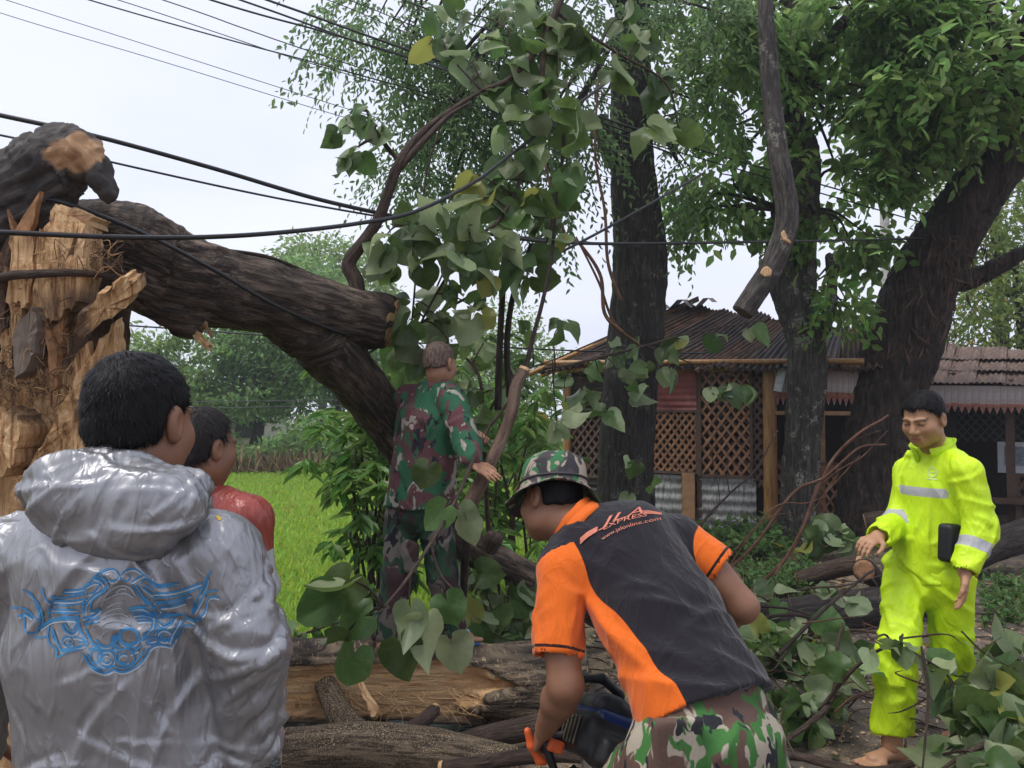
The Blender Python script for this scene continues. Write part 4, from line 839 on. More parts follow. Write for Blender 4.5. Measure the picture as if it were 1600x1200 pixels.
    tube('shoot', PX((622, 250, 4.12), (600, 225, 4.1), (582, 195, 4.05), (570, 165, 4.0)), [.014, .010, .008, .004], M_TWIG, lm, seg=8, n=20)
    tube('shoot', PX((330, 388, 3.45), (420, 402, 3.6), (490, 430, 3.85), (545, 448, 4.0)), [.008, .010, .008, .005], M_TWIG, lm, seg=6, n=24)
    return t, lm
FALLEN, LIMB = fallen_tree()
# ---- logs
def log(name, label, pts, rad, mat, amp=.006, seg=36, n=60, ends=True, group=None, cut=M_WOOD, bf=14):
    pts = np.asarray(pts, float); b0 = pts[np.argmin(pts[:, 2])]; t = thing(name, label, 'log', (pts[:, 0].mean(), pts[:, 1].mean(), 0), group)
    V, Q, T, bk = tube_geo(pts, rad, seg=seg, n=n, bark=amp, bfreq=bf, seed=pts[0][0], caps=True); mb = MB(); mb.add(V, Q, T, bk=bk); mb.obj('bark', mat, t)
    if ends:
        rad = np.atleast_1d(rad); disc('cut_face', pts[0], pts[0]-pts[1], rad[0]*.96, cut, t, jag=.05, seed=1); disc('cut_face', pts[-1], pts[-1]-pts[-2], rad[-1]*.96, cut, t, jag=.05, seed=2)
    return t
def split_log():
    A = PX((330, 1058, 3.8), (470, 1062, 3.9), (620, 1064, 4.02), (780, 1066, 4.15), (915, 1066, 4.25)); t = thing('split_log', 'large split log with exposed tan wood under the soldier', 'log', (A[2][0], A[2][1], 0))
    S = SDF(A.min(0)-.32, A.max(0)+.32, .011); C = catmull(A, 30); S.chain(C, np.linspace(.185, .205, 30), k=.02)
    e0 = A[0]; ed = norm(A[-1]-A[0]); S.plane_cut(A[-1], norm(ed+np.array([0, -.25, .1]))); S.plane_cut(A[0], -ed)
    # front of the left two thirds is split away, ragged towards the bark
    S.fn(lambda F, X, Y, Z: np.maximum(F, (np.interp(X, A[:, 0], A[:, 1])-.045-Y)-1.1*np.maximum(X+.20+.10*np.sin(Z*31)+.05*np.sin(Z*77), 0)-1.3*np.maximum(Z-.245, 0)))
    V, Q = S.mesh(1); N = vnormals(V, Q)
    i = np.argmin(((V[:, None]-C[None])**2).sum(-1), 1); rr = np.linalg.norm(V-C[i], axis=1); wood = sstep(.180, .168, rr)*(V[:, 0] < A[-1][0]-.06)
    V2, bk = barked(V, N, C, .022, 15); V = np.where(wood[:, None] > .5, V+N*(.012*ridge(np.stack([V[:, 0]*3, V[:, 1]*22, V[:, 2]*26], 1), 3))[:, None], V2)
    mesh_np('log_body', V, Q, M_LOGWOOD, t, attrs={'bk': bk, 'wood': wood})
    mb = MB()
    for k in range(60):
        px_ = random.uniform(445, 760); a = P(px_, random.uniform(1075, 1105), 3.80+random.uniform(0, .05)+.0004*(px_-445)); V, Q, T, bk = tube_geo([a, a+[random.gauss(.01, .03), -.01, -.03], a+[random.gauss(.02, .06), -.015, random.uniform(-.10, -.03)]], [.003, .0035, .001], seg=4, n=6, caps=False); mb.add(V, Q, None, bk=bk, wood=np.ones(len(V)))
    mb.obj('fibres', M_LOGWOOD, t)['kind'] = 'stuff'
split_log()
log('log', 'pale barked log lying beside the silver raincoat man', PX((448, 1172, 3.34), (560, 1166, 3.36), (680, 1176, 3.4), (800, 1196, 3.46)), [.093, .10, .10, .085], M_BARK_LOG)
log('log', 'brown log piece behind the pale barked log', PX((685, 1172, 3.62), (760, 1152, 3.66), (850, 1132, 3.75), (930, 1118, 3.82)), [.05, .055, .06, .06], M_TWIG, seg=20)
log('log', 'short sawdust-covered log propped in the ditch', PX((508, 1070, 3.84), (530, 1112, 3.70), (566, 1158, 3.52)), [.055, .06, .065], M_BARK_LOG, seg=20, n=30)
log('log', 'stubby branch end leaning across the ditch water', PX((681, 1108, 3.72), (655, 1130, 3.62), (612, 1158, 3.52)), [.032, .036, .036], M_TWIG, seg=14, n=24)
o = prism('wood_splinter', PX((556, 1062, 3.74), (566, 1058, 3.74), (590, 1108, 3.60), (582, 1122, 3.58), (572, 1100, 3.62)), .03, M_WOOD, None, wob=.004); tag(o, 'upright tan wood splinter leaning against the split log', 'splinter')
log('pole', 'thin bare pole lying in front of the chainsaw', PX((690, 1200, 3.05), (780, 1188, 3.0), (860, 1178, 2.95), (930, 1180, 2.9)), [.028, .03, .032, .03], M_TWIG, seg=14, n=30)
log('log', 'thick dark log crossing the verge behind the leaf heap', PX((1120, 985, 5.25), (1220, 972, 5.4), (1330, 952, 5.6), (1440, 940, 5.75)), [.15, .15, .14, .12], M_BARK_WET, amp=.012)
log('log', 'sawn branch end pointing at the man in yellow', PX((1250, 905, 6.6), (1310, 888, 6.4), (1345, 882, 6.25)), [.07, .075, .075], M_TWIG, seg=20, n=30)
log('log', 'short log with round cut face by the leaning trunk', PX((1368, 905, 6.1), (1354, 893, 5.85), (1350, 891, 5.7)), [.075, .08, .08], M_BARK_WET, seg=24, n=20, cut=plain('reddish cut wood', (.24, .12, .06), .8, .4, 25))
log('log', 'dark bough lying before the open stall', PX((1490, 880, 7.1), (1560, 850, 7.4), (1640, 825, 7.6), (1720, 815, 7.8)), [.14, .15, .15, .13], M_BARK_WET, amp=.012)
log('log', 'chunk of log against the base of the leaning trunk', PX((1352, 815, 8.55), (1375, 812, 8.5), (1392, 815, 8.45)), [.09, .1, .09], M_TWIG, seg=20, n=20)
# ---- cables
M_CABLE = plain('black cable sheath', (.018, .018, .02), .45, .2, 30)
def cable(label, pts, r, group='overhead cables'):
    o = tube('cable', PX(*pts), [r], M_CABLE, seg=6, n=60, caps=False); tag(o, label, 'cable', group); return o
cable('thick black cable sagging just above the hooked bark', [(-400, 95, 3.2), (0, 180, 3.5), (150, 213, 3.6), (330, 262, 3.8), (500, 312, 4.0), (660, 347, 4.2), (720, 358, 4.3), (900, 380, 5.2), (1180, 378, 6.8), (1480, 372, 9.2)], .0115)
cable('thinner cable running below the thick one behind the hook', [(-400, 130, 3.6), (0, 211, 3.8), (70, 227, 3.85), (160, 250, 3.9), (400, 303, 4.1), (590, 338, 4.25), (760, 365, 4.6), (1000, 385, 6)], .006)
cable('grey cable crossing in front of the torn trunk', [(-300, 352, 2.3), (0, 363, 2.55), (170, 370, 2.7), (300, 371, 2.85), (430, 364, 3.05), (560, 349, 3.4), (650, 330, 3.7), (740, 285, 4.0), (800, 240, 4.2), (960, 120, 5)], .0095)
cable('cable lying across the fallen limb', [(60, 310, 2.88), (100, 317, 2.86), (170, 342, 2.98), (250, 377, 3.10), (340, 425, 3.25), (420, 472, 3.45), (500, 508, 3.72), (545, 523, 3.9)], .009)
cable('taut black cable rising from the sawn limb to the trunk', [(560, 560, 4.3), (640, 514, 4.35), (740, 460, 4.4), (860, 402, 4.5), (960, 350, 4.8), (1100, 270, 5.4)], .0085)
for i, (lab, pts, r) in enumerate([
    ('lower of two hair-thin parallel wires in the open sky', [(-300, -80, 8), (0, 20, 8), (260, 98, 8), (520, 178, 8), (660, 216, 8), (1000, 300, 8.3)], .004),
    ('upper of two hair-thin parallel wires in the open sky', [(-300, -100, 8), (10, 0, 8), (260, 80, 8), (520, 163, 8), (660, 203, 8), (1000, 290, 8.3)], .004),
    ('dark wire meeting a thinner one midway to the leaves', [(-200, -105, 7), (140, 0, 7), (350, 60, 7), (470, 92, 7), (620, 133, 7), (1000, 235, 7.4)], .007),
    ('thin wire merging with the dark wire from above', [(-200, -120, 7), (185, 0, 7), (330, 48, 7), (440, 85, 7), (560, 121, 7), (1000, 250, 7.4)], .0045),
    ('single wire midway between the merging pair and the bundle', [(-200, -150, 7), (255, 0, 7), (380, 44, 7), (520, 92, 7), (1000, 250, 7.3)], .0055),
    ('lowest thick cable of the bundle entering the leaves', [(-100, -140, 6), (330, 0, 6), (500, 48, 6), (640, 90, 6), (785, 142, 6), (1050, 240, 6.5)], .0085),
    ('middle thick cable of the bundle entering the leaves', [(-100, -160, 6), (370, -2, 6), (560, 66, 6), (700, 108, 6), (785, 137, 6), (1050, 230, 6.5)], .0085),
    ('topmost thick cable of the bundle entering the leaves', [(-100, -180, 6), (412, -2, 6), (580, 58, 6), (700, 100, 6), (785, 132, 6), (1050, 220, 6.5)], .010),
    ('lower thin wire above the cable bundle', [(200, -110, 7), (512, 0, 7), (620, 45, 7), (720, 80, 7), (1000, 180, 7.4)], .0045),
    ('upper thin wire above the cable bundle', [(200, -130, 7), (545, 0, 7), (640, 38, 7), (740, 75, 7), (1000, 170, 7.4)], .0045),
    ('black wire crossing the top of the hanging leaves', [(300, -130, 6), (630, 0, 6), (790, 55, 6), (1000, 120, 6.4)], .006),
    ('upper line of the pair between straight and forked trunks', [(900, 170, 8.4), (1030, 215, 8.4), (1190, 262, 8.5), (1500, 350, 9)], .009),
    ('lower line of the pair between straight and forked trunks', [(900, 180, 8.4), (1030, 228, 8.4), (1190, 275, 8.5), (1500, 365, 9)], .008),
    ('sagging wire passing under the fallen limb', [(-200, 488, 9), (170, 507, 9), (320, 517, 9), (480, 528, 9), (700, 538, 9), (900, 548, 9.5), (1100, 552, 10)], .010),
    ('upper of two lines strung low across the far field', [(-200, 632, 18), (300, 628, 18), (560, 625, 18), (1000, 622, 18)], .012),
    ('lower of two lines strung low across the far field', [(-200, 640, 18), (300, 638, 18), (560, 634, 18), (1000, 632, 18)], .012)]): cable(lab, pts, r)
# ================================================================ broad-leaved branches
def heart_mat():
    b = MatB('heart leaf'); g = b.n('NewGeometry'); oi = b.n('ObjectInfo').outputs['Random']; tc = b.n('TexCoord'); sx = b.n('SeparateXYZ'); b.t.links.new(tc.outputs['Object'], sx.inputs[0])
    ang = b.math('ARCTAN2', sx.outputs[0], b.math('ADD', sx.outputs[1], -.45)); vein = b.ramp(b.math('ABSOLUTE', b.math('SINE', b.math('MULTIPLY', ang, 3.4))), [(.0, (1, 1, 1)), (.10, (0, 0, 0))])
    n = b.noise(b.coords((3, 3, 3)), 2.2, 4)
    top = b.mix(n, (.035, .078, .020), (.10, .165, .045)); und = b.mix(n, (.16, .22, .105), (.27, .33, .18))
    top = b.mix(b.math('MULTIPLY', vein, .35), top, (.16, .22, .09)); und = b.mix(b.math('MULTIPLY', vein, .5), und, (.30, .34, .21))
    c = b.mix(g.outputs['Backfacing'], top, und); hv = b.n('HueSaturation'); b.t.links.new(c, hv.inputs['Color'])
    b.t.links.new(b.math('MULTIPLY_ADD', oi, .7, .65), hv.inputs['Value']); b.t.links.new(b.math('MULTIPLY_ADD', b.math('FRACT', b.math('MULTIPLY', oi, 9.1)), .045, .47), hv.inputs['Hue']); c = hv.outputs[0]
    c = b.mix(b.math('GREATER_THAN', b.math('FRACT', b.math('MULTIPLY', oi, 17.3)), .975), c, (.24, .25, .06))
    b.set(Base_Color=c, Roughness=.42); b.p.inputs['Specular IOR Level'].default_value = .4
    hv2 = b.n('HueSaturation', Value=2.0); b.t.links.new(c, hv2.inputs['Color']); tr = b.n('BsdfTranslucent'); b.t.links.new(hv2.outputs[0], tr.inputs[0]); mx = b.n('MixShader'); mx.inputs[0].default_value = .34
    b.t.links.new(b.p.outputs[0], mx.inputs[1]); b.t.links.new(tr.outputs[0], mx.inputs[2]); b.t.links.new(mx.outputs[0], b.o.inputs[0]); b.bump(vein, -.25, .02); return b.m
M_HEART = heart_mat()
def heart_leaf(seed, fold, droop, wave):
    rg = np.random.default_rng(seed); asp = rg.uniform(.85, 1.2); m = 28; th = np.linspace(-np.pi, np.pi, m, endpoint=False)+np.pi/m*0; V = [(0, .45, 0)]; 
    for k in (.5, 1.):
        for a in th:
            c = abs(a)/np.pi; r = np.interp(c, [0, .08, .25, .5, .75, .92, 1.], [.80*asp, .66*asp, .55, .53, .48, .38, .10])*k*(1+.022*rg.normal()*(k > .9)); x = r*np.sin(a); y = .45+r*np.cos(a)
            z = fold*abs(x)-droop*(r*np.cos(a)+.1)**2*.6-droop*.5*x*x+wave*np.sin(a*3+seed)*r*r; V.append((x, y, z))
    T = []
    for j in range(m):
        j2 = (j+1) % m; T.append((0, 1+j2, 1+j)); T.append((1+j, 1+j2, 1+m+j2)); T.append((1+j, 1+m+j2, 1+m+j))
    b0 = len(V); V += [(-.012, 0, 0), (.012, 0, 0), (0, .45, .01), (0, 0, .02)]; T += [(b0, b0+1, b0+2), (b0+1, b0+3, b0+2), (b0+3, b0, b0+2)]
    me = bpy.data.meshes.new('heart_leaf'); me.from_pydata(V, [], T); me.materials.append(M_HEART)
    for p in me.polygons: p.use_smooth = True
    return me
HEARTS = [heart_leaf(i, random.uniform(-.25, .75), random.uniform(.1, 1.2), random.uniform(.05, .55)) for i in range(16)]
def put_leaf(parent, p, d, nrm, size, me=None):
    y = norm(d); z = np.asarray(nrm, float); z = z-y*np.dot(z, y); z = norm(z); x = np.cross(y, z)
    M = Matrix(((x[0]*size, y[0]*size, z[0]*size, p[0]), (x[1]*size, y[1]*size, z[1]*size, p[1]), (x[2]*size, y[2]*size, z[2]*size, p[2]), (0, 0, 0, 1)))
    return inst('leaf', me or random.choice(HEARTS), M, parent)
def leafy(name, label, stems, clusters, size=.15, per=(3, 5), mat=None, twmat=None, group=None, face=(0, -1, .5), parent=None, spread=.9, down=.8, twr=.005, sub=False):
    """stems: [(points, radii)], clusters: points where a twig ends in a few hanging heart leaves"""
    pts0 = np.asarray(stems[0][0], float); root = parent or thing(name, label, 'branch', pts0[0], group); samp = []
    for k, (pt, rd) in enumerate(stems): tube('stem', pt, rd, mat or M_TWIG, root, seg=8, n=6*len(pt), wob=0); samp.append(catmull(pt, 40))
    samp = np.concatenate(samp)
    for c in clusters:
        n = None
        if len(c) == 2: c, n = c
        c = np.asarray(c, float); j = np.argmin(((samp-c)**2).sum(1)); a = samp[max(0, j-1)]; dist = np.linalg.norm(c-a)
        if dist > .03:
            tube('twig', [a, (a+c)/2+np.array([0, 0, .12*dist])+RNG.normal(size=3)*.05*dist, c], [twr*1.3, twr, twr*.6], twmat or M_TWIG, root, seg=5, n=8)
        for k in range(n or random.randint(*per)):
            dr = norm(RNG.normal(size=3)*spread+np.array([0, 0, -down])); nn = norm(np.asarray(face, float)+RNG.normal(size=3)*.75)
            if random.random() < .38: nn = -nn
            put_leaf(root, c+RNG.normal(size=3)*.012, dr, nn, size*random.uniform(.65, 1.25))
    return root
def pc(lst, dj=.15): return [P(x, y, d+random.uniform(-dj, dj)) for x, y, d in lst]
# the leafy top caught in the cables
hang = [(600, 372, 4.1), (640, 350, 4.15), (690, 372, 4.1), (660, 400, 4.1), (715, 400, 4.05), (735, 350, 4.1), (765, 380, 4.1), (620, 415, 4.15), (700, 335, 4.2), (745, 310, 4.2), (785, 340, 4.2), (815, 320, 4.25), (780, 290, 4.3), (850, 340, 4.3), (872, 360, 4.3),
        (845, 300, 4.3), (740, 270, 4.3), (800, 250, 4.35), (835, 225, 4.4), (870, 175, 4.4), (825, 180, 4.4), (785, 195, 4.4), (850, 130, 4.45), (800, 95, 4.5), (845, 80, 4.5), (815, 55, 4.5), (880, 60, 4.5), (905, 35, 4.5), (960, 105, 4.5), (1030, 120, 4.6), (895, 110, 4.5),
        (770, 130, 4.45), (760, 60, 4.5), (735, 95, 4.5), (890, 250, 4.4), (905, 200, 4.5), (870, 290, 4.4), (820, 400, 4.2), (825, 425, 4.15), (770, 425, 4.15), (700, 440, 4.15), (860, 20, 4.6), (800, 10, 4.6), (930, 60, 4.6), (1000, 60, 4.7), (1010, 195, 4.6), (650, 470, 4.2), (640, 500, 4.25), (680, 490, 4.25), (660, 540, 4.3), (625, 530, 4.3), (700, 530, 4.35), (740, 480, 4.3), (1050, 190, 4.7), (975, 30, 4.7), (720, 20, 4.6), (690, 60, 4.5)]
leafy('leafy_branch', 'big-leaved crown tangled in the cables above the soldier', [
    (PX((752, 142, 4.4), (800, 120, 4.45), (850, 60, 4.5), (900, -60, 4.6), (960, -180, 4.8)), [.012, .016, .02, .024, .026]),
    (PX((850, 60, 4.5), (845, 140, 4.45), (830, 230, 4.4), (800, 310, 4.25), (760, 360, 4.15), (690, 360, 4.1), (610, 350, 4.1)), [.018, .016, .014, .012, .009, .007, .004]),
    (PX((845, 140, 4.45), (880, 210, 4.4), (870, 300, 4.4), (850, 400, 4.3)), [.014, .012, .009, .005]),
    (PX((760, 360, 4.15), (700, 430, 4.15), (660, 500, 4.25), (640, 545, 4.3)), [.009, .008, .006, .004]),
    (PX((870, 20, 4.55), (960, 80, 4.55), (1040, 130, 4.6), (1060, 200, 4.7)), [.012, .009, .007, .004])], pc(hang, .12), .155, (3, 5))
leafy('x', '', [(PX((622, 250, 4.12), (582, 195, 4.05), (570, 165, 4.0)), [.008, .006, .003])], pc([(545, 180, 4.0), (540, 245, 4.0), (560, 230, 4.0), (575, 180, 4.0), (590, 195, 4.0), (535, 200, 4.0)], .04), .11, (2, 3), parent=LIMB)
# stems hanging below the tangled crown
for lab, pts, rd in [('dark upright stem pair rising behind the soldier', [[(778, 640, 4.6), (780, 560, 4.55), (784, 480, 4.5), (790, 400, 4.4), (800, 300, 4.3)], [(796, 620, 4.6), (792, 540, 4.55), (800, 470, 4.5), (814, 430, 4.45), (830, 380, 4.4)]], [.022, .02]),
                     ('slender sloping stem above the propped stick', [[(818, 590, 4.0), (832, 530, 4.05), (848, 470, 4.1), (862, 400, 4.2), (870, 300, 4.35)]], [.013]),
                     ('reddish stems looping down beside the straight trunk', [[(975, 522, 6.2), (945, 490, 6.2), (938, 430, 6.2), (905, 380, 6.2), (880, 360, 6.2), (850, 250, 6.1)], [(970, 470, 6.3), (950, 410, 6.3), (945, 330, 6.3), (930, 240, 6.3), (935, 120, 6.3)], [(1000, 540, 6.3), (960, 505, 6.25), (935, 440, 6.2), (900, 370, 6.2)]], [.017, .015, .013])]:
    t = thing('hanging_stems', lab, 'stem', P(*pts[0][0]))
    for p_, r_ in zip(pts, rd): tube('stem', PX(*p_), [r_, r_*.9, r_*.8, r_*.6], M_TWIG_RED if 'reddish' in lab else M_TWIG_DARK, t, seg=10, n=40)
# leafy bough pressed against the straight trunk
bl = [(890, 590, 7.6), (925, 560, 7.7), (915, 610, 7.6), (960, 545, 7.8), (965, 590, 7.7), (1000, 540, 7.9), (1010, 570, 7.8), (985, 610, 7.7), (1040, 545, 8.0), (1060, 530, 8.1), (1045, 575, 8.0), (1120, 520, 8.2), (1170, 512, 8.3), (1110, 605, 8.2), (1135, 600, 8.2), (945, 640, 7.7), (885, 640, 7.5), (1165, 600, 8.2)]
leafy('leafy_branch', 'broad-leaved bough hung across the straight trunk and the hut eave', [(PX((850, 575, 6.8), (890, 570, 7.2), (950, 555, 7.7), (1010, 540, 7.95), (1080, 520, 8.1), (1190, 500, 8.3)), [.014, .016, .016, .013, .01, .005]), (PX((1010, 540, 7.95), (1060, 560, 8.05), (1130, 585, 8.2)), [.01, .008, .004])], pc(bl, .1), .19, (2, 4), M_TWIG)
# stick and thin stems the soldier handles
STK = PX((820, 577, 3.98), (806, 605, 3.95), (800, 640, 3.92), (786, 680, 3.9), (764, 728, 3.86), (738, 780, 3.84), (724, 800, 3.84))
stick = thing('stick', 'thick pinkish stick propped upright beside the soldier\'s hands', 'stick', STK[-1])
V, Q, T, bk = tube_geo(STK, [.030, .032, .034, .033, .035, .036, .034], seg=20, n=50, bark=.003, bfreq=20, wob=.01); mb = MB(); mb.add(V, Q, T, bk=bk); so = mb.obj('bark', M_STICK, stick); disc('cut_face', STK[0], STK[0]-STK[1], .029, M_WOOD, stick); tube('stem', PX((735, 770, 3.86), (728, 850, 4.0), (722, 960, 4.3)), [.02, .022, .022], M_TWIG_DARK, stick, seg=8, n=16)
GRIP = P(757, 679, 3.93)
leafy('leafy_branch', 'drooping twig with large dark leaves hanging in front of the soldier\'s legs', [
    (np.vstack([P(812, 606, 4.05), P(778, 650, 4.0), GRIP, P(738, 722, 3.62), P(708, 790, 3.2), P(672, 850, 2.95), P(632, 910, 2.75), P(592, 958, 2.62)]), [.008, .009, .009, .009, .008, .007, .006, .004]),
    (PX((672, 850, 2.95), (690, 900, 2.9), (720, 930, 2.85)), [.005, .004, .003]), (PX((640, 900, 2.78), (640, 960, 2.72)), [.004, .003])],
    [(P(548, 905, 2.6), 1), (P(545, 985, 2.6), 1)], .15)
tw = [o for o in bpy.data.objects if o.get('label', '').startswith('drooping twig')][0]
for (x, y, d, dx, dz, s, nn) in [(560, 885, 2.62, -.35, -.5, .18, (.2, -1, .2)), (590, 955, 2.60, -.9, -.35, .17, (.1, -1, .7)), (560, 1000, 2.58, -.35, -.9, .18, (-.3, -1, .3)), (640, 930, 2.72, .1, -1, .16, (.3, 1, -.3)), (690, 920, 2.8, .35, -.8, .16, (.2, -1, -.2)), (665, 950, 2.7, -.1, -1, .18, (-.5, 1, .2)), (620, 985, 2.66, .25, -.9, .18, (.3, -1, .1)), (705, 782, 3.1, -.6, -.7, .15, (0, -1, .2)), (712, 790, 3.2, .7, -.6, .13, (.2, 1, .4)), (725, 800, 3.2, .3, -.9, .14, (.3, 1, -.2)), (675, 715, 3.6, -.3, -.9, .17, (.2, -1, .1)), (700, 985, 2.85, .3, -.9, .17, (0, 1, .3)), (545, 925, 2.6, -.8, -.4, .19, (.2, -1, .5))]: put_leaf(tw, P(x, y, d), (dx, random.uniform(-.15, .15), dz), nn, s*.84)
# broad leaves behind the soldier, seen past his shoulders
bs = [(645, 570, 4.7), (735, 560, 4.6), (745, 610, 4.5), (745, 650, 4.4), (760, 690, 4.4), (790, 560, 4.7), (735, 590, 4.6), (725, 520, 4.5), (760, 530, 4.6), (770, 610, 4.6), (830, 520, 4.8), (880, 500, 5), (860, 610, 5.2), (870, 660, 5.2), (720, 660, 4.5)]
leafy('leafy_branch', 'broad-leaved branch standing just beyond the soldier\'s shoulder', [(PX((770, 900, 5.0), (760, 780, 4.85), (755, 660, 4.6), (745, 580, 4.6), (690, 530, 4.6)), [.018, .016, .013, .01, .004]), (PX((755, 660, 4.6), (800, 590, 4.75), (870, 560, 5.1)), [.01, .008, .004])], pc(bs, .1), .13, (2, 3))
lw = [(735, 895, 4.9), (760, 910, 4.9), (790, 930, 4.9), (750, 950, 4.8), (800, 960, 4.9), (735, 980, 4.7), (820, 900, 5.0), (775, 985, 4.8), (845, 950, 4.9)]
leafy('leafy_branch', 'low leafy branch on the ground behind the soldier\'s feet', [(PX((700, 1000, 4.8), (760, 960, 4.85), (830, 920, 5.0)), [.014, .011, .005])], pc(lw, .1), .16, (3, 5))
lf = [(460, 985, 4.7), (485, 950, 4.9), (500, 985, 4.8), (520, 960, 4.9), (470, 1000, 4.6), (545, 985, 4.7), (440, 1005, 4.6)]
leafy('leafy_branch', 'small leafy branch lying at the field edge behind the split log', [(PX((430, 1010, 4.6), (490, 985, 4.8), (560, 965, 4.9)), [.01, .008, .004])], pc(lf, .08), .13, (2, 3))
# heap of cut boughs right of the polo shirt
def heap(label, stem, cl, size, per, seed):
    leafy('leafy_branch', label, stem, pc(cl, .14), size*.86, per, group='cut boughs heaped on the verge', down=.35, spread=1.0, face=(0, -.7, .8))
heap('cut bough lying just behind the bent man\'s back', [(PX((1180, 1060, 4.0), (1240, 1010, 4.2), (1330, 985, 4.3), (1420, 1000, 4.2)), [.016, .014, .01, .005])],
     [(1175, 985, 4.3), (1200, 1010, 4.2), (1195, 1045, 4.1), (1235, 985, 4.3), (1240, 1030, 4.1), (1260, 1060, 4.0), (1285, 1000, 4.2), (1300, 1045, 4.0), (1215, 1075, 3.9), (1330, 1010, 4.1), (1290, 1080, 3.85), (1250, 1100, 3.8), (1190, 1000, 4.2), (1225, 1120, 3.75)], .17, (4, 6), 1)
heap('bough with pale upturned leaves around the yellow trouser legs', [(PX((1280, 1110, 3.5), (1340, 1040, 3.35), (1400, 1010, 3.2), (1480, 1050, 3.1)), [.010, .008, .006, .003])],
     [(1360, 1000, 3.2), (1410, 1000, 3.15), (1450, 1040, 3.1), (1490, 1075, 3.1), (1330, 1045, 3.5), (1505, 1090, 3.05), (1315, 1085, 3.5)], .14, (2, 3), 2)
heap('bough spreading behind the heel of the man in yellow', [(PX((1470, 1180, 3.0), (1530, 1110, 3.2), (1600, 1060, 3.4), (1680, 1030, 3.6)), [.016, .013, .01, .005])],
     [(1515, 1135, 3.1), (1545, 1075, 3.3), (1560, 1040, 3.4), (1580, 1090, 3.2), (1600, 1030, 3.4), (1550, 1130, 3.05), (1500, 1170, 2.95), (1600, 1140, 3.0), (1570, 1175, 2.9), (1620, 1080, 3.2), (1540, 1115, 3.1), (1540, 1190, 2.85), (1590, 1060, 3.3), (1610, 1180, 2.85), (1505, 1165, 3.0)], .15, (4, 6), 3)
heap('flattened leafy bough between the dark log and the bare foot', [(PX((1180, 1150, 3.6), (1270, 1120, 3.7), (1370, 1075, 3.8)), [.014, .011, .005])],
     [(1260, 1105, 3.6), (1300, 1110, 3.55), (1220, 1140, 3.5), (1270, 1125, 3.5)], .12, (3, 4), 4)
heap('sprig with single large leaves under the reddish twigs', [(PX((1200, 940, 5.1), (1260, 920, 5.0), (1320, 915, 4.9), (1390, 895, 4.9)), [.01, .008, .006, .003])],
     [(1210, 905, 5.1), (1225, 930, 5.0), (1270, 925, 4.95), (1300, 935, 4.9), (1320, 940, 4.8), (1380, 930, 4.8), (1240, 960, 4.8), (1180, 930, 5.0)], .15, (1, 2), 5)
leafy('leafy_branch', 'forked leafy shoot lying by the foot of the slim grey trunk', [(PX((1290, 855, 7.9), (1310, 840, 8.1), (1330, 830, 8.2)), [.01, .008, .004])], pc([(1270, 845, 8), (1290, 835, 8.1), (1310, 830, 8.1), (1325, 845, 8), (1255, 830, 8.2)], .1), .22, (3, 4))
leafy('leafy_branch', 'pale two-leaved sprout standing behind the bent man\'s collar', [(PX((985, 830, 6.2), (992, 770, 6.2), (1000, 715, 6.2)), [.008, .006, .003])], pc([(985, 762, 6.2), (1012, 762, 6.2), (990, 720, 6.2)], .03), .13, (1, 2))
# bare twigs
t = thing('bare_branch', 'bare reddish branched twig fanning up beside the leaning trunk', 'branch', P(1100, 985, 5.3))
for pts, r in [([(1060, 1010, 5.2), (1130, 960, 5.25), (1230, 870, 5.3), (1280, 760, 5.35), (1305, 710, 5.4), (1340, 675, 5.4), (1388, 650, 5.45)], .017), ([(1120, 905, 5.1), (1180, 850, 5.15), (1240, 770, 5.25), (1290, 745, 5.3), (1340, 700, 5.35), (1385, 698, 5.4)], .013), ([(1280, 760, 5.35), (1310, 735, 5.35), (1345, 715, 5.4), (1385, 675, 5.45)], .007), ([(1255, 820, 5.3), (1290, 770, 5.3), (1340, 715, 5.3)], .006), ([(1110, 930, 5.2), (1200, 800, 5.2), (1260, 785, 5.25), (1290, 775, 5.3)], .006), ([(1130, 880, 5.0), (1190, 815, 5.05), (1235, 800, 5.1)], .006), ([(1210, 900, 5.0), (1250, 830, 5.1), (1275, 760, 5.2)], .008), ([(1305, 710, 5.4), (1330, 690, 5.4), (1350, 680, 5.4), (1375, 672, 5.4)], .005)]: tube('twig', PX(*pts), [r, r*.85, r*.7, r*.45], M_TWIG_RED, t, seg=7, n=40, wob=.03, seed=r*900)
t = thing('bare_branch', 'dark crooked twig arching before the lattice wall', 'branch', P(1070, 900, 6.8))
for pts, r in [([(1080, 870, 6.8), (1100, 815, 6.8), (1140, 770, 6.9), (1180, 730, 7), (1215, 670, 7.1)], .014), ([(1140, 770, 6.9), (1136, 745, 6.9), (1140, 735, 6.9)], .006), ([(1100, 815, 6.8), (1125, 780, 6.8), (1110, 690, 6.9)], .006)]: tube('twig', PX(*pts), [r, r*.7, r*.4], M_TWIG_DARK, t, seg=6, n=24, wob=.04)
t = thing('bare_branch', 'long dark twig sloping across the heap behind the bent man', 'branch', P(1060, 1090, 4.0))
for pts, r in [([(1150, 1080, 3.9), (1220, 1020, 4.0), (1290, 950, 4.2), (1370, 890, 4.5)], .014), ([(1150, 975, 4.6), (1240, 960, 4.6), (1330, 985, 4.5), (1400, 975, 4.5)], .012), ([(1170, 945, 4.8), (1250, 955, 4.8), (1320, 990, 4.6)], .009)]: tube('twig', PX(*pts), [r, r*.8, r*.5], M_TWIG_DARK, t, seg=7, n=24, wob=.03)
t = thing('bare_branch', 'curved peeled branch lying on the sawdust by the bare foot', 'branch', P(1210, 1180, 3.25))
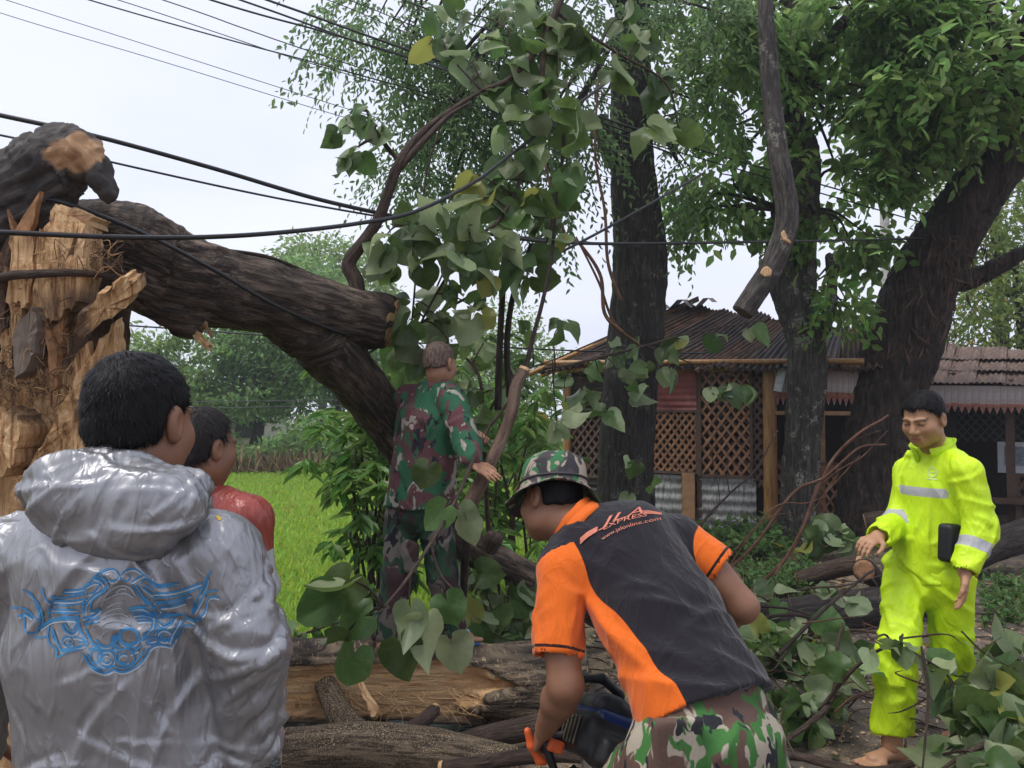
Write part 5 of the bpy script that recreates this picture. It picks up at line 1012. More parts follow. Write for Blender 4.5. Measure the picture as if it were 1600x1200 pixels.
for pts, r in [([(1195, 1170, 3.3), (1260, 1184, 3.2), (1340, 1200, 3.1), (1420, 1194, 3.1), (1500, 1165, 3.15)], .02), ([(1215, 1165, 3.3), (1265, 1130, 3.4), (1300, 1090, 3.5), (1310, 1010, 3.6), (1318, 970, 3.7)], .013), ([(1600, 1145, 2.9), (1530, 1165, 2.9), (1470, 1200, 2.9)], .012), ([(1440, 1010, 2.95), (1450, 1090, 2.9), (1440, 1200, 2.8)], .007)]: tube('twig', PX(*pts), [r*.8, r, r*.8, r*.5], M_TWIG, t, seg=8, n=30, wob=.03)
t = thing('twig_tangle', 'tangle of thin bare twigs woven through the heaped boughs', 'twigs', P(1300, 1080, 3.8))
for k in range(46):
    a = P(random.uniform(1180, 1600), random.uniform(960, 1140), random.uniform(3.1, 4.4)); d = np.array([random.gauss(0, 1), random.gauss(0, .5), random.gauss(.15, .45)]); d = norm(d)*random.uniform(.15, .42)
    a[2] = max(a[2], .05); tube('twig', [a-d*.5, a+RNG.normal(size=3)*.04, np.maximum(a+d*.5, [-9, 0, .02])], [.0045, .0035, .0015], random.choice([M_TWIG, M_TWIG_RED, M_TWIG_DARK]), t, seg=5, n=10, wob=.02, seed=k)
# ================================================================ shrubs and weeds
def mango(name, label, base, tips, n_whorl, lf, mat, stemr=.02, group='lance-leaved shrubs by the field', gap=.0, spread=.2):
    base = np.asarray(base, float); base[2] = gz(base[0], base[1])-.03; t = thing(name, label, 'shrub', base, group); st = MB(); fo = MB()
    for i, c in enumerate(tips):
        c = np.asarray(c[:3]) if len(c) > 3 else np.asarray(c); V, Q, T, bk = tube_geo([base+RNG.normal(size=3)*[.06, .06, 0], (base+c)/2+RNG.normal(size=3)*.08, c], [stemr, stemr*.7, .005], seg=6, n=14, seed=i); st.add(V, Q, T, bk=bk)
        w = n_whorl; p = c+RNG.normal(size=(w, 3))*spread
        for j in range(w):
            m = random.randint(9, 14); a = RNG.random(m)*6.28; ax = norm(rnd_dir(1, 1.0)[0]); d = np.stack([np.cos(a), np.sin(a), -.25-.5*RNG.random(m)], 1); d = norm(d+ax*.3)
            pp = np.repeat(p[j][None], m, 0)+np.array([0, 0, 1])*RNG.random((m, 1))*.08; ln = lf*(.7+.6*RNG.random(m)); scatter(fo, LEAF6, pp, d, rnd_dir(m, 2.2, .6), ln, ln*.30)
    st.obj('stems', M_TWIG, t)['kind'] = 'stuff'; fo.obj('foliage', mat, t, smooth=False); return t
mango('lance_leaf_shrub', 'bright lance-leaved shrub between the field and the soldier', P(585, 960, 5.4)*[1, 1, 0], pc([(545, 745, 5.2), (565, 700, 5.3), (600, 680, 5.5), (545, 660, 5.5), (590, 640, 5.6), (550, 790, 5.2), (575, 820, 5.2), (600, 760, 5.4), (560, 870, 5.1), (600, 880, 5.2), (585, 940, 5.1), (620, 620, 5.7), (560, 620, 5.6), (555, 690, 5.3), (590, 720, 5.3)], .15), 6, .15, M_LEAF_MANGO, spread=.13)
mango('lance_leaf_shrub', 'dense lance-leaved shrub between the soldier and the hut', P(800, 950, 5.9)*[1, 1, 0], pc([(740, 720, 5.7), (780, 680, 5.8), (830, 660, 5.9), (760, 780, 5.6), (810, 760, 5.7), (780, 830, 5.6), (830, 820, 5.7), (760, 640, 6.0), (810, 640, 6.1), (740, 860, 5.5)], .2), 6, .16, M_LEAF_MANGO)
mango('lance_leaf_shrub', 'tall dark lance-leaved shrub further behind the soldier', P(740, 900, 7.6)*[1, 1, 0], pc([(660, 590, 7.6), (720, 580, 7.7), (780, 570, 7.8), (640, 620, 7.5), (700, 650, 7.4), (760, 620, 7.6), (810, 650, 7.6), (660, 700, 7.3), (740, 720, 7.3), (820, 700, 7.4), (640, 760, 7.2), (760, 800, 7.3), (840, 780, 7.4), (700, 820, 7.2), (610, 680, 7.4)], .25), 8, .17, M_LEAF_WEED, spread=.28)
def weeds(name, label, region, n, h, lf, mat, group=None):
    mb = MB(); mbs = MB(); pts = []
    for k in range(n):
        x, y = region(); b0 = np.array([x, y, gz(x, y)-.01]); hh = h*random.uniform(.5, 1.2); top = b0+np.array([random.gauss(0, .06), random.gauss(0, .06), hh]); m = 9
        V, Q, T, bk = tube_geo([b0, (b0+top)/2+RNG.normal(size=3)*.02, top], [.004, .003, .0015], seg=4, n=5, caps=False); mbs.add(V, Q, None, bk=bk)
        f = RNG.random(m)[:, None]; p = b0+(top-b0)*(.25+.75*f); ln = lf*(.6+.8*RNG.random(m)); scatter(mb, LEAF6, p, rnd_dir(m, .1, .8), rnd_dir(m, 2, .7), ln, ln*.55)
    c = mb.V[0][0]; t = thing(name, label, 'weeds', (c[0], c[1], 0), group); mbs.obj('stems', M_TWIG, t)['kind'] = 'stuff'; mb.obj('foliage', mat, t, smooth=False)
def reg(px0, px1, d0, d1): return lambda: (lambda d: (D(random.uniform(px0, px1), d), d))(random.uniform(d0, d1))
weeds('weed_patch', 'low green creeper mat at the foot of the slim grey trunk', reg(1160, 1270, 6.4, 7.6), 260, .16, .05, M_LEAF_WEED)
weeds('weed_patch', 'broad weeds along the tin base of the hut', reg(1080, 1230, 7.8, 9.2), 170, .3, .09, M_LEAF_WEED)
weeds('weed_patch', 'weeds around the foot of the straight trunk', reg(880, 1060, 7.2, 8.5), 200, .28, .08, M_LEAF_WEED)
weeds('weed_patch', 'thin weeds in front of the open stall', reg(1530, 1640, 5.6, 7.0), 120, .12, .06, M_LEAF_WEED)
weeds('weed_patch', 'tall weeds on the bank beyond the split log', reg(690, 880, 4.7, 6.2), 190, .35, .08, M_LEAF_WEED)
weeds('weed_patch', 'soft weeds where the field meets the split log', reg(430, 600, 4.5, 5.2), 150, .26, .07, M_LEAF_WEED)
# sawdust chips, twigs and fallen leaves on the ground
def litter():
    mb = MB(); n = 16000; x = RNG.uniform(-1.6, 5.5, n); y = 2.2+RNG.random(n)**1.6*6.5; dens = fbm(np.stack([x*.9, y*.9, x*0], -1)) > -.15-.8*np.exp(-((x-1.2)**2+(y-3.2)**2)/1.2); dens &= ~((np.abs(x+.72) < .8) & (np.abs(y-3.98) < .55)); x, y = x[dens], y[dens]; n = len(x)
    scatter(mb, LEAF2, np.stack([x, y, gz(x, y)+.006+.01*RNG.random(n)], 1), rnd_dir(n)*[1, 1, .25], rnd_dir(n, 2.5), .012+.022*RNG.random(n), .008+.012*RNG.random(n))
    o = mb.obj('wood_chips', plain('wood chip', (.42, .29, .16), .8, .35, 5), smooth=False); o['kind'] = 'stuff'; o['label'] = 'sawdust and wood chips scattered over the wet ground'; o['category'] = 'wood chips'
    mb = MB(); n = 1500; x = RNG.uniform(-.5, 6.5, n); y = 2.6+RNG.random(n)*6.5; scatter(mb, LEAF6, np.stack([x, y, gz(x, y)+.012+.012*RNG.random(n)], 1), rnd_dir(n)*[1, 1, .2], rnd_dir(n, 2), .03+.06*RNG.random(n), .02+.04*RNG.random(n))
    o = mb.obj('leaf_litter', leafmat('fallen leaf', (.07, .075, .03), (.12, .10, .055), yellow=.2), smooth=False); o['kind'] = 'stuff'; o['label'] = 'brown and green leaf litter trodden into the verge'; o['category'] = 'leaf litter'
    mb = MB()
    for k in range(420):
        x, y = random.uniform(-.4, 5.5), random.uniform(2.7, 7.5); L = random.uniform(.08, .4); a = random.random()*6.28; c = np.array([x, y, gz(x, y)+.012]); d = np.array([math.cos(a), math.sin(a), random.uniform(-.02, .08)])*L/2
        V, Q, T, bk = tube_geo([c-d, c+RNG.normal(size=3)*[.02, .02, .004], c+d], [.004, .005, .002], seg=4, n=6, caps=False); mb.add(V, Q, None, bk=bk)
    o = mb.obj('twig_litter', M_TWIG_DARK); o['kind'] = 'stuff'; o['label'] = 'broken twigs littering the verge'; o['category'] = 'twigs'
litter()
# ================================================================ people
def skinmat(name, col):
    b = MatB(name); v = b.coords(); n = b.noise(v, 9, 4); n2 = b.noise(v, 160, 3)
    c = b.ramp(n, [(.3, tuple(x*.82 for x in col)), (.7, tuple(min(1, x*1.15) for x in col))]); c = b.mix(b.math('MULTIPLY', b.attr('dark'), .75), c, (.035, .018, .012)); c = b.mix(b.math('MULTIPLY', b.attr('red'), .6), c, (col[0]*.75, col[1]*.42, col[2]*.42))
    b.set(Base_Color=c, Roughness=.48); b.p.inputs['Subsurface Weight'].default_value = .08; b.p.inputs['Subsurface Radius'].default_value = (.012, .005, .003); b.p.inputs['Specular IOR Level'].default_value = .4
    b.bump(n2, .15, .002); return b.m
SK1 = skinmat('tan skin', (.34, .175, .10)); SK2 = skinmat('brown skin', (.25, .12, .07)); SK3 = skinmat('light brown skin', (.42, .225, .125))
def hairmat(name, col, rough=.35):
    b = MatB(name); n = b.noise(b.coords((1, 1, .25)), 120, 3); b.set(Base_Color=b.ramp(n, [(.3, tuple(x*.5 for x in col)), (.7, tuple(x*1.7 for x in col))]), Roughness=rough); b.p.inputs['Specular IOR Level'].default_value = .16; b.bump(n, .8, .004); return b.m
HAIR = hairmat('black hair', (.007, .0065, .007), .55); HAIR_BUZZ = hairmat('cropped grey hair', (.125, .088, .072), .7)
def axes(fwd, up=(0, 0, 1)):
    f = norm(fwd); u = np.asarray(up, float); u = norm(u-f*np.dot(u, f)); r = np.cross(f, u); return np.stack([r, f, u], 1)
def head(c, R, neck, face=True, sc=1.0):
    c = np.asarray(c, float); L = lambda x, y, z: c+R@(np.array([x, y, z])*sc); lo = np.minimum(c-.2*sc, np.asarray(neck)-.08); hi = np.maximum(c+.2*sc, np.asarray(neck)+.08)
    S = SDF(lo, hi, .004); E = lambda p, r, k=.02, sub=False: S.ell(L(*p), np.array(r)*sc, R, k*sc, sub)
    E((0, -.012, .035), (.074, .094, .080)); E((0, .025, -.028), (.062, .072, .085), .03); E((0, .058, -.088), (.030, .028, .024), .035); E((.045, .01, -.065), (.022, .035, .03), .04); E((-.045, .01, -.065), (.022, .035, .03), .04)
    for s in (-1, 1):
        E((s*.040, .055, -.028), (.026, .028, .026), .03); E((s*.031, .100, .004), (.018, .016, .011), .014, True); E((s*.031, .079, .001), (.015, .014, .0115), .006)
        S.ecap(L(s*.012, .095, .019), L(s*.046, .080, .021), .0075*sc, .006*sc, k=.014)
        E((s*.079, -.012, -.008), (.011, .021, .034), .008); E((s*.089, -.006, -.006), (.008, .011, .020), .006, True)
    S.ecap(L(0, .091, .012), L(0, .112, -.030), .008*sc, .013*sc, k=.014); E((.013, .099, -.036), (.010, .011, .008), .008); E((-.013, .099, -.036), (.010, .011, .008), .008)
    S.ecap(L(-.018, .089, -.062), L(.018, .089, -.062), .0075*sc, .0075*sc, k=.012); S.ecap(L(-.015, .089, -.074), L(.015, .089, -.074), .008*sc, .008*sc, k=.012)
    S.ecap(L(-.026, .101, -.0675), L(.026, .101, -.0675), .0035*sc, .0035*sc, k=.004, sub=True)
    for s in (-1, 1): S.ecap(L(s*.022, .104, -.038), L(s*.034, .088, -.066), .003*sc, .003*sc, k=.006, sub=True)
    nb = L(0, -.022, -.06); S.ecap(nb, neck, .056*sc, .062, k=.03)
    V, Q = S.mesh(1); l = (V-c)@R/sc
    dark = np.zeros(len(V)); red = np.zeros(len(V))
    if face:
        for s in (-1, 1):
            bx = (l[:, 0]*s-.030)/.023; dark = np.maximum(dark, sstep(1.15, .8, np.abs(bx))*sstep(.0065, .003, np.abs(l[:, 2]-(.0225-.004*bx*bx)))*(l[:, 1] > .05))
            dark = np.maximum(dark, sstep(1.1, .8, np.abs((l[:, 0]*s-.031)/.015))*sstep(.0045, .002, np.abs(l[:, 2]+.0005))*(l[:, 1] > .05))
        red = sstep(.026, .02, np.abs(l[:, 0]))*sstep(.012, .008, np.abs(l[:, 2]+.068))*(l[:, 1] > .06)
        dark = np.maximum(dark, .8*sstep(.024, .02, np.abs(l[:, 0]))*sstep(.0025, .001, np.abs(l[:, 2]+.0675))*(l[:, 1] > .06))
    return V, Q, dark, red
def hair(c, R, parent, mat, thick=.012, line=((-.09, -.075), (-.03, -.05), (.0, .01), (.03, .035), (.055, .075), (.09, .085)), strands=4000, slen=.022, sc=1.0, seed=1, sw=.0009, thin=0):
    c = np.asarray(c, float); S = SDF(c-.19, c+.19, .0045); L = lambda x, y, z: c+R@(np.array([x, y, z])*sc)
    S.ell(L(0, -.012, .037), np.array((.074+thick, .094+thick, .080+thick))*sc, R, .001); S.ell(L(0, -.045, -.02), np.array((.062+thick*.5, .052+thick*.5, .065))*sc, R, .03)
    X, Y, Z = S._pts((slice(None),)*3); lx = (X-c[0])*R[0, 0]+(Y-c[1])*R[1, 0]+(Z-c[2])*R[2, 0]; ly = (X-c[0])*R[0, 1]+(Y-c[1])*R[1, 1]+(Z-c[2])*R[2, 1]; lz = (X-c[0])*R[0, 2]+(Y-c[1])*R[1, 2]+(Z-c[2])*R[2, 2]
    hl = np.interp(ly/sc, [a for a, _ in line], [b_ for _, b_ in line])*sc+.004*np.sin(lx*90+ly*60)+.003*np.sin(lx*230); S.F = np.maximum(S.F, ((hl-lz)*.7).astype(np.float32))
    for s in (-1, 1): S.ell(L(s*.085, -.008, -.012), np.array((.03, .024, .036))*sc, R, .01, sub=True)
    V, Q = S.mesh(1); N = vnormals(V, Q); V = V+N*(.0035*fbm(V*70+seed, 2))[:, None]; o = mesh_np('hair', V, Q, mat, parent)
    if strands:
        i = RNG.integers(len(V), size=strands); l = (V[i]-c)@R; cr = np.array([0, -.05, .12])*sc; fl = l-cr; fl = fl-N[i]@R*np.sum(fl*(N[i]@R), 1, keepdims=True); fl = norm(fl)@R.T
        d = norm(fl+N[i]*.2+RNG.normal(size=(strands, 3))*.24); p = V[i]-N[i]*.003; mb = MB(); ln = slen*(.5+RNG.random(strands)); sd = norm(np.cross(d, N[i]))
        q = np.stack([p-sd*sw, p+sd*sw, p+d*ln[:, None]*.6+sd*sw*.8+N[i]*.001, p+d*ln[:, None]*.6-sd*sw*.8+N[i]*.001, p+d*ln[:, None]-N[i]*.001], 1); k = np.arange(strands)[:, None]*5
        mb.add(q.reshape(-1, 3), Q=k+np.array([[0, 1, 2, 3]]), T=k+np.array([[3, 2, 4]])); so = mb.obj('hair_strands', mat, o); so['kind'] = 'stuff'
    return o
def arm_hand(elbow, wrist, hdir, palm, right, curl=(.35, .4, .45, .5), thumb=.6, r0=.042, r1=.029, spread=.06, sc=1.0, upper=None, ru=.05):
    """forearm and a five-fingered hand in one surface; palm = direction the palm faces"""
    elbow, wrist = np.asarray(elbow, float), np.asarray(wrist, float); d = norm(hdir); n = np.asarray(palm, float); n = norm(n-d*np.dot(n, d)); a = np.cross(d, n)*(1 if right else -1)   # a points to the thumb side
    tip = wrist+d*.2; allp = np.stack([elbow, wrist, tip, wrist+a*.1, wrist-a*.08, wrist+n*.12+d*.1]+([np.asarray(upper)] if upper is not None else [])); S = SDF(allp.min(0)-.07, allp.max(0)+.07, .0042)
    if upper is not None: S.ecap(upper, elbow, ru, r0*1.02, k=.02)
    md = elbow*.68+wrist*.32; S.ecap(elbow, md, r0, r0*1.04, k=.02); S.ecap(md, wrist, r0*1.02, r1, k=.02)
    kn = wrist+d*.088*sc; S.ecap(wrist+d*.005, kn-d*.012, (.026*sc, .018*sc), (.041*sc, .0135*sc), u=a, k=.014)
    for j, (off, ln) in enumerate(((.030, .070), (.010, .078), (-.011, .072), (-.030, .056))):
        b_ = kn-d*.012*sc+a*off*sc*.95-n*.003; ang = 0; p = b_; dd = norm(d+a*(off*spread*30)*.12)
        for s, (fr, r) in enumerate(((.45, .0088), (.32, .0080), (.24, .0070))):
            ang += curl[j]*(.9 if s else .75); v = norm(dd*math.cos(ang)+n*math.sin(ang)); e = p+v*ln*fr*1.12*sc; S.ecap(p, e, r*sc, (r-.0009)*sc, k=.004); p = e
    p0 = wrist+d*.022*sc+a*.020*sc; v = norm(d*.62+a*.75+n*.25*thumb); p1 = p0+v*.042*sc; v2 = norm(d*.9+a*.25+n*.55*thumb); p2 = p1+v2*.032*sc; v3 = norm(d*.95-a*.05+n*.7*thumb); p3 = p2+v3*.024*sc
    S.ecap(p0, p1, .016*sc, .0115*sc, k=.012); S.ecap(p1, p2, .0105*sc, .0095*sc, k=.004); S.ecap(p2, p3, .0095*sc, .0078*sc, k=.003)
    return S.mesh(1)
def body_mesh(parts, mat, parent, dark=None, red=None):
    V, Q = join_mesh(parts); z = np.zeros(len(V)); at = {'dark': z.copy(), 'red': z.copy()}
    if dark is not None: at['dark'][:len(dark)] = dark; at['red'][:len(red)] = red
    return mesh_np('body', V, Q, mat, parent, attrs=at)
def bodycore(chest, pelvis, legs, arms, u, w=.15):
    """torso and limbs under the clothes, continuous down to the ankles"""
    pts = np.array([chest, pelvis]+[p for l in legs for p in l]+[p for a_ in arms for p in a_]); S = SDF(pts.min(0)-.2, pts.max(0)+.2, .015)
    S.ecap(chest, pelvis, (w, .09), (w*.92, .09), u=u, k=.03)
    for l in legs: S.chain(l, [.075, .055, .045, .038][:len(l)], k=.03)
    for a_ in arms: S.chain(a_, [.045, .04, .034][:len(a_)], k=.03)
    return S.mesh(1)
def foot(ankle, toe_dir, sc=1.0):
    """bare foot: heel, instep, ball and five toes"""
    a = np.asarray(ankle, float); f = norm(np.array([toe_dir[0], toe_dir[1], 0])); s = np.array([f[1], -f[0], 0]); z0 = a[2]-.075; g = lambda x, y, z: np.array([a[0], a[1], z0])+f*x*sc+s*y*sc+np.array([0, 0, z*sc])
    S = SDF(np.array([a[0]-.25, a[1]-.25, z0-.02]), np.array([a[0]+.25, a[1]+.25, z0+.2]), .0045)
    S.ecap(g(-.01, 0, .16), g(-.015, 0, .06), .038, .034, k=.02); S.ell(g(-.045, 0, .028), (.034, .034, .030), k=.03); S.ecap(g(-.01, 0, .05), g(.10, .005, .026), .034, .024, k=.03); S.ecap(g(.08, -.028, .018), g(.085, .034, .018), .02, .022, k=.03)
    for j, (y, l, r) in enumerate(((.038, .155, .0125), (.016, .155, .0095), (-.002, .148, .009), (-.019, .138, .0085), (-.034, .125, .008))): S.ecap(g(.09, y*.85, .018), g(l, y*1.05, .011), r*1.05, r, k=.008)
    return S.mesh(1)
def folds(V, N, amp, f, stretch=(1, 1, 1), seed=0, sharp=True):
    q = V*np.asarray(stretch)*f; w = np.stack([vnoise(q*.6+seed+k*11) for k in range(3)], 1)*.7
    return V+N*(amp*(ridge(q+w+seed, 2) if sharp else fbm(q+w+seed, 2)))[:, None]
def crease_set(V, Q, n, base, jit=.5, amp=(.004, .009), sig=(.007, .013), L=(.05, .15), seed=1, where=None):
    """long one-sided fold ridges laid over the cloth, running roughly along 'base' (a direction or a function of place)"""
    rg = np.random.default_rng(seed); N = vnormals(V, Q); off = np.zeros(len(V)); ids = np.arange(len(V)) if where is None else np.nonzero(where(V))[0]
    for i in rg.choice(ids, n):
        c, nn = V[i], N[i]; t = np.asarray(base(c) if callable(base) else base, float)+rg.normal(size=3)*jit; t = norm(t-nn*np.dot(t, nn)); s = np.cross(nn, t); rel = V-c; m = np.nonzero((np.abs(rel).max(1) < .3) & ((N*nn).sum(1) > .1))[0]; r = rel[m]; l = rg.uniform(*L); sg = rg.uniform(*sig); a = (r@t)/l; bb = r@s+.18*l*rg.normal()*a*a; d = np.abs(r@nn)
        x = bb/sg; prof = np.where(x > 0, np.exp(-np.abs(x)*1.2), np.exp(-np.abs(x)*.55))-.45*np.exp(-((x-1.8)/1.6)**2); off[m] += rg.uniform(*amp)*np.exp(-a**4)*prof*(d < .09)
    return V+N*off[:, None]
def garment(name, S, mat, parent, fold=(), smooth=1, attrs=None, crease=()):
    V, Q = S.mesh(smooth)
    for k in crease: V = crease_set(V, Q, **k)
    for (amp, f, st, sd, sh) in fold: V = folds(V, vnormals(V, Q), amp, f, st, sd, sh)
    V = lap(V, Q, .2); o = mesh_np(name, V, Q, mat, parent, attrs=attrs(V) if attrs else None); return o, V, Q
def collar(name, c, axis_, u, r, h, flare, mat, parent, gap=.0, thick=.004, tilt=0, n=40, front=None):
    """stand-up collar ring: two walls of real thickness round the neck"""
    a = norm(axis_); u = norm(np.asarray(u, float)-a*np.dot(u, a)); v = np.cross(a, u); t = np.linspace(gap, 2*np.pi-gap, n); rows = []
    for k, (hh, rr) in enumerate(((0, r*1.05), (h*.5, r), (h, r+flare), (h*1.0, r+flare-thick), (h*.5, r-thick), (0, r*1.05-thick))):
        rad = np.asarray(rr)[None] if np.ndim(rr) else rr; rows.append(np.asarray(c)+a*hh+(u*np.cos(t)[:, None]*r[0]/max(r[0], 1e-9)*0 if False else 0)+(u[None]*np.cos(t)[:, None]*(rr[0] if np.ndim(rr) else rr)+v[None]*np.sin(t)[:, None]*(rr[1] if np.ndim(rr) else rr))+a*(.004*vnoise(np.stack([np.cos(t)*3, np.sin(t)*3, t*0+hh*40], 1)))[:, None])
    V = np.concatenate(rows); Q = []
    for k in range(6):
        k2 = (k+1) % 6
        for j in range(n-1): Q.append((k*n+j, k*n+j+1, k2*n+j+1, k2*n+j))
    return mesh_np(name, V, np.array(Q), mat, parent)
def bvh_of(V, Q): return BVHTree.FromPolygons([Vector(v) for v in V], [tuple(int(i) for i in q) for q in Q])
def hit(bvh, px, py, maxd=6):
    d = Vector(norm(P(px, py, 1)-_cp)); h = bvh.ray_cast(Vector(_cp), d, maxd); return h[0], h[1]
def ribbons(bvh, lines, width, mat, name, parent, off=.0018, step=2.0):
    mb = MB()
    for ln in lines:
        ln = np.asarray(ln, float); n = max(6, int(np.sum(np.linalg.norm(np.diff(ln, axis=0), axis=1))/step)); c = catmull(np.c_[ln, np.zeros(len(ln))], n)[:, :2]; t = norm(np.gradient(c, axis=0)); s = np.stack([-t[:, 1], t[:, 0]], 1); rows = []
        taper = np.clip(np.minimum(np.arange(n), np.arange(n)[::-1])/(n*.12)+.45, 0, 1); w = width*taper*(1+.25*vnoise(np.c_[c*.05, c[:, :1]*0]))
        for k in range(n):
            l = []
            for sg in (-1, 0, 1):
                p_, nr = hit(bvh, *(c[k]+s[k]*sg*w[k]*.5)); 
                if p_ is None: l = None; break
                l.append(np.array(p_)-norm(P(*c[k], 1)-_cp)*off)
            rows.append(l)
        i = 0
        for k in range(n-1):
            if rows[k] and rows[k+1]:
                V = np.array(rows[k]+rows[k+1]); mb.add(V, Q=[(0, 1, 4, 3), (1, 2, 5, 4)])
    return mb.obj(name, mat, parent) if mb.n else None
# ------------------------------------------------------------ 1 silver raincoat, seen from behind
def rainmat(name, col, metal, rough, sc=1.0, two=None):
    b = MatB(name); v = b.coords(); n = b.noise(v, 7*sc, 4); vo = b.n('TexVoronoi', feature='DISTANCE_TO_EDGE', Scale=9*sc); w = b.n('TexNoise', Vector=v, Scale=9*sc, Detail=2); vm = b.n('VectorMath', operation='MULTIPLY_ADD'); b.t.links.new(w.outputs['Color'], vm.inputs[0]); vm.inputs[1].default_value = (.16, .16, .16); b.t.links.new(v, vm.inputs[2]); b.t.links.new(vm.outputs[0], vo.inputs['Vector'])
    c = b.ramp(n, [(.3, tuple(x*.86 for x in col)), (.7, tuple(min(1, x*1.1) for x in col))])
    if two: c = b.mix(b.ramp(b.attr('pan'), [(.498, (0, 0, 0)), (.502, (1, 1, 1))]), c, two)
    b.set(Base_Color=c, Roughness=rough, Metallic=metal); b.p.inputs['Specular IOR Level'].default_value = .5
    b.bump(creases(b, sc*1.6), .3, .012); return b.m
def silver_man():
    t = thing('person', 'person from behind in silver hooded raincoat with blue winged emblem', 'person', (-.65, 1.34, 0)); mat = rainmat('silver rain cloth', (.31, .31, .322), .62, .40)
    c = P(219, 657, 1.32); R = axes((.17, .98, -.06)); nk = P(205, 790, 1.31); V, Q, dk, rd = head(c, R, nk, sc=.97)
    u = norm(np.array([.97, -.20, 0])); ch = P(182, 900, 1.30); pv = np.array([-.63, 1.33, .92]); sR, sL = P(338, 856, 1.26), P(24, 856, 1.34); eR, eL = P(383, 1005, 1.24), P(-30, 1010, 1.34); wR, wL = P(388, 1160, 1.27), P(-35, 1170, 1.38)
    legs = [[pv+u*s*.10, pv+u*s*.11+[0, .02, -.44], pv+u*s*.11+[0, 0, -.84]] for s in (-1, 1)]
    hR = arm_hand(eR, wR, wR+[-.01, .06, -.2]-wR, (-1, .2, 0), True, (.5, .55, .6, .65)); hL = arm_hand(eL, wL, np.array([0, .08, -.2]), (1, .2, 0), False)
    core = bodycore(ch, pv, legs, [[sR, eR], [sL, eL]], u); ft = [foot(l[-1]+[0, 0, -.005], (.2, 1)) for l in legs]
    body_mesh([(V, Q), core, hR, hL]+ft, SK2, t, dk, rd)
    hair(c, R, t, HAIR, .007, strands=12000, slen=.014, sc=.97, sw=.0007, line=((-.10, -.048), (-.05, -.045), (-.015, -.03), (.005, .01), (.03, .03), (.06, .07), (.09, .085)))
    S = SDF((-1.15, .98, .70), (-.18, 1.70, 1.50), .0048)
    S.ecap(P(195, 815, 1.31), P(185, 880, 1.30), (.125, .075), (.17, .115), u=u, k=.05); S.ecap(P(185, 880, 1.30), P(180, 1010, 1.30), (.17, .12), (.182, .125), u=u, k=.04); S.ecap(P(180, 1010, 1.30), pv+[0, 0, -.06], (.182, .125), (.205, .15), u=u, k=.04)
    for s, e, w in ((sR, eR, wR), (sL, eL, wL)):
        S.ecap(nk*.45+s*.55+[0, 0, -.02], s+[0, 0, -.012], .052, .060, k=.05); S.ecap(s+[0, 0, -.012], e, .064, .058, k=.035); S.ecap(e, w, .058, .046, k=.02)
    S.plane_cut((0, 0, .74), (0, 0, -1))
    gv, V, Q = garment('jacket', S, mat, t, [(.008, 4, (1.3, 1.3, .3), 1, False)], crease=[dict(n=70, base=lambda c: (.9 if c[0] > -.6 else -.9, 0, -1) if c[2] > 1.2 else (.15, 0, 1), jit=.3, amp=(.004, .009), sig=(.005, .010), L=(.08, .22), seed=3), dict(n=110, base=(.8, 0, -.6), jit=.6, amp=(.002, .0045), sig=(.0035, .006), L=(.03, .10), seed=4), dict(n=26, base=(1, .2, .5), jit=.4, amp=(.003, .006), sig=(.004, .008), L=(.04, .09), seed=8, where=lambda V: V[:, 0] > -.42)])
    bv = bvh_of(V, Q)
    lo = np.array([-.98, 1.02, 1.28]); S = SDF(lo, np.array([-.35, 1.5, 1.66]), .0044)
    S.ecap(P(85, 765, 1.23), P(280, 785, 1.22), (.055, .034), (.042, .032), u=(0, 0, 1), k=.04); S.ell(P(180, 798, 1.20), (.122, .040, .062), axes((.1, 1, 0)), .05); S.ell(P(195, 838, 1.20), (.070, .030, .030), axes((.1, 1, 0), (.1, 0, 1)), .04); S.ecap(P(68, 748, 1.26), P(175, 728, 1.25), .026, .028, k=.04); S.ecap(P(175, 728, 1.25), P(300, 760, 1.28), .028, .024, k=.04); S.ecap(P(300, 765, 1.28), P(306, 790, 1.38), .026, .024, k=.03); S.ecap(P(78, 755, 1.26), P(95, 780, 1.42), .028, .025, k=.03)
    S.ell(c+np.array([0, .02, -.13]), (.075, .08, .1), None, .02, sub=True)
    hood, V2, Q2 = garment('hood', S, mat, gv, [(.006, 7, (.5, 1, 1.6), 3, False)], crease=[dict(n=34, base=lambda c: (1, 0, -.9*(c[0]+.62)*4), jit=.35, amp=(.004, .009), sig=(.004, .009), L=(.06, .15), seed=5), dict(n=60, base=(1, 0, .4), jit=.7, amp=(.002, .0045), sig=(.0035, .006), L=(.02, .07), seed=6)])
    # emblem, traced in strokes and laid on the cloth
    s4 = 4.4444; cv = lambda L: [(x/s4, 860+y/s4) for x, y in L]; circ = lambda x, y, rx, ry, a0=0, a1=6.4: [(x+rx*math.cos(a), y+ry*math.sin(a)) for a in np.linspace(a0, a1, 16)]
